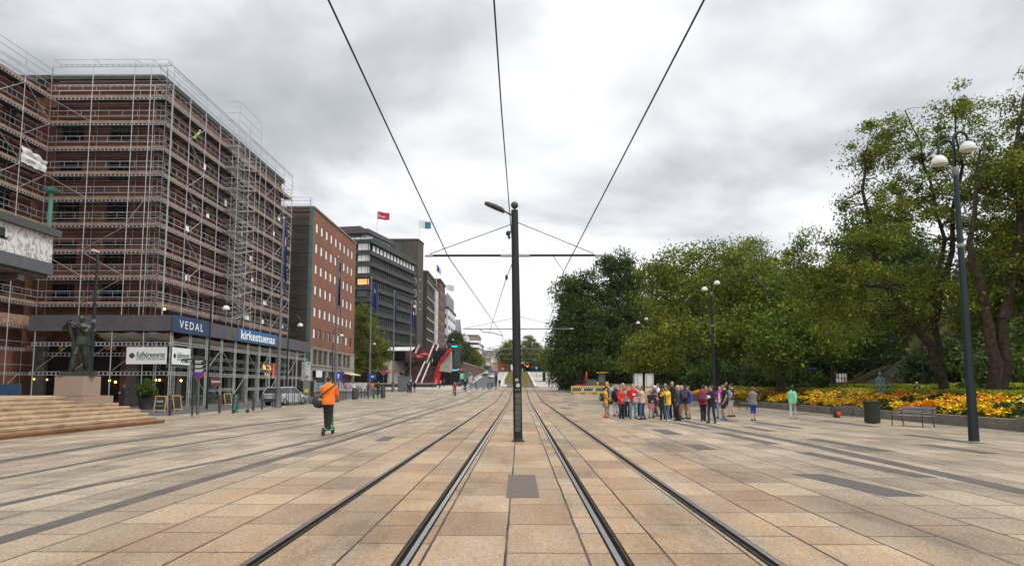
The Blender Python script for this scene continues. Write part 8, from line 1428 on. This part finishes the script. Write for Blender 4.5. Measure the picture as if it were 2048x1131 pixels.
a = far("person in a dark jacket with a pale back print, beside the street cabinet", 817.5, 790, 98, R(5), 1.70, ("jacket", "navy"), ("trousers", "black"), "black", ("short", "dark"), "down"); b = MB(); b.extr([(-.09, -.16, 1.34), (-.05, -.16, 1.34), (0, -.16, 1.25), (.05, -.16, 1.34), (.09, -.16, 1.34), (.02, -.16, 1.12), (-.02, -.16, 1.12)], (0, -.01, 0)); b.build("back_print", M("print_pale", (.7, .3, .3), .7), a)
far("person in a royal blue jacket with a white cap by the street cabinet", 821, 790, 100, R(-30), 1.76, ("jacket", "royal"), ("trousers", "darkjeans"), "black", ("short", "white"), "down", hat=("cap", "white")); far("person in a long black coat at the right of the three by the street cabinet", 829.5, 790, 100, R(160), 1.58, ("coat", "black"), ("trousers", "khaki"), "black", ("short", "auburn"), "down")
far("person in white climbing the lower stair flight", 857, 728, 185, R(-5), 1.72, ("tee", "black"), ("trousers", "white"), "white", ("long", "auburn"), "down", dz=6.60 - elev(185))
far("person in an orange top at the foot of the stair wall", 881, 768, 166, R(150), 1.7, ("jacket", "orange"), ("trousers", "black"), "black", ("short", "dark"), "down"); far("person in dark clothes beside the orange top at the foot of the stair wall", 888, 768, 164, R(200), 1.8, ("jacket", "navy"), ("trousers", "black"), "black", ("short", "dark"), "phone"); far("person in a red top by the red blossoms at the stairs", 872, 768, 165, R(170), 1.66, ("jacket", "pink"), ("trousers", "black"), "black", ("long", "blond"), "down")
q = PX(391, 284, XS - .35); person("worker in a lime hi-vis jacket bending on an upper scaffold deck", V((XS - .45, q.y, LV[7])), R(-50), 1.75, ("jacket", "hivis"), ("trousers", "navy"), "black", ("bald", "dark"), "belly", lean=.55, hat=("beanie", "white"))
person("head and shoulders of a stroller in black on the path beyond the hedge", V((P(1453, 775, 56).x, 56, elev(56) + .25)), R(70), 1.7, ("jacket", "black"), ("trousers", "black"), "black", ("bald", "grey"), "down"); person("stroller with auburn hair on the path beyond the hedge", V((P(1587, 775, 56).x, 56, .15)), R(100), 1.66, ("jacket", "charcoal"), ("trousers", "black"), "black", ("bob", "auburn"), "down")
person("person in black seated beyond the second hedge near the leaning trunk", V((P(1834, 775, 50).x, 50, .25)), R(150), 1.7, ("jacket", "black"), ("trousers", "black"), "black", ("short", "grey"), "phone", inner="white")
person("dark figure sitting at a cafe table behind the cafe corner props", V((P(248, 800, 52).x, 52, .1)), R(120), 1.7, ("jacket", "black"), ("trousers", "black"), "black", ("short", "brown"), "belly")
# bronze figures
def bronze(name, c): return M(name, c, .42, .65, var=.45, scale=4, bump=.5, bscale=16, spec=.5, detail=6)
BRZ = bronze("dark_bronze", (.04, .05, .04)); BRG = bronze("green_bronze", (.10, .19, .165))
st_ = person("oversize dark bronze worker in baggy clothes holding a tool on the pink plinth", V((PLX, PLY_, PLZ + .20)), R(205), 2.38, ("jacket", "black"), ("trousers", "black"), "black", ("bald", "dark"), "raised", .19, .10, 1.42, legw=1.5, allmat=BRZ, look=-.5, tilt=-.35, lean=.03, name="statue", category="statue")
b = MB(); b.box(-.62, .62, -.5, .5, -.198, 0); b.build("bronze_base", BRZ, st_); w0 = V(st_["_W0"]); w1 = V(st_["_W1"]); b = MB(); b.path([w1 + V((.0, .05, .10)), w1 + V((-.02, .02, -.10)), V((.24, .22, 1.25)), V((.22, .25, .9))], [.06, .07, .09, .05], 8); b.path([V((-.2, .18, 1.85)), w0 + V((0, .05, 0)), w1 + V((.02, .06, .03))], [.05, .06, .06], 8); b.build("tool", BRZ, st_, True)
for (x, y, Y, s, w) in ((1761, 772, 44, 1.95, "green bronze seated mother figure beyond the hedge, tallest of the three"), (1777, 772, 44, 1.25, "green bronze child figure leaning on the seated mother"), (1789, 772, 44, 1.0, "smallest green bronze child figure at the right of the seated mother")):
    q = P(x, y, Y); z = {1.95: .35, 1.25: .55, 1.0: .55}[s]; o = person(w, V((q.x, Y, z)), R(160 if s > 1.5 else 120), s, ("sweater", "black"), ("skirt", "black"), "black", ("bun" if s > 1.5 else "short", "dark"), "belly", build=1.15, allmat=BRG, name="statue", category="statue", group="bronze family beyond the hedge", tilt=-.3, seat=.62 * s, kneeup=((-.12, .42, .1), (.12, .42, .1))); MB().box(-.35 * s / 1.5, .35 * s / 1.5, -.3, .3, -z, .5 * s / 1.75).build("seat_block", STONE, o)
bpy.data.scenes.remove(WORK)
for o in scene.objects:
    for k in [k for k in o.keys() if k.startswith("_")]: del o[k]
# ================================================================== thin air between here and the far hills
hm = bpy.data.materials.new("thin_haze"); hm.use_nodes = True; t_ = hm.node_tree; t_.nodes.clear(); pv = nd(t_, "ShaderNodeVolumePrincipled"); pv.inputs["Color"].default_value = (.86, .90, .95, 1); pv.inputs["Density"].default_value = .00008; pv.inputs["Anisotropy"].default_value = .2
ho = nd(t_, "ShaderNodeOutputMaterial"); t_.links.new(pv.outputs[0], ho.inputs["Volume"])
hz_ = MB().box(-2600, 2600, -120, 4300, -3, 170).build("haze", hm); tag(hz_, "thin pale haze over the far end of the street", "haze", kind="stuff")
scene.cycles.volume_bounces = 0
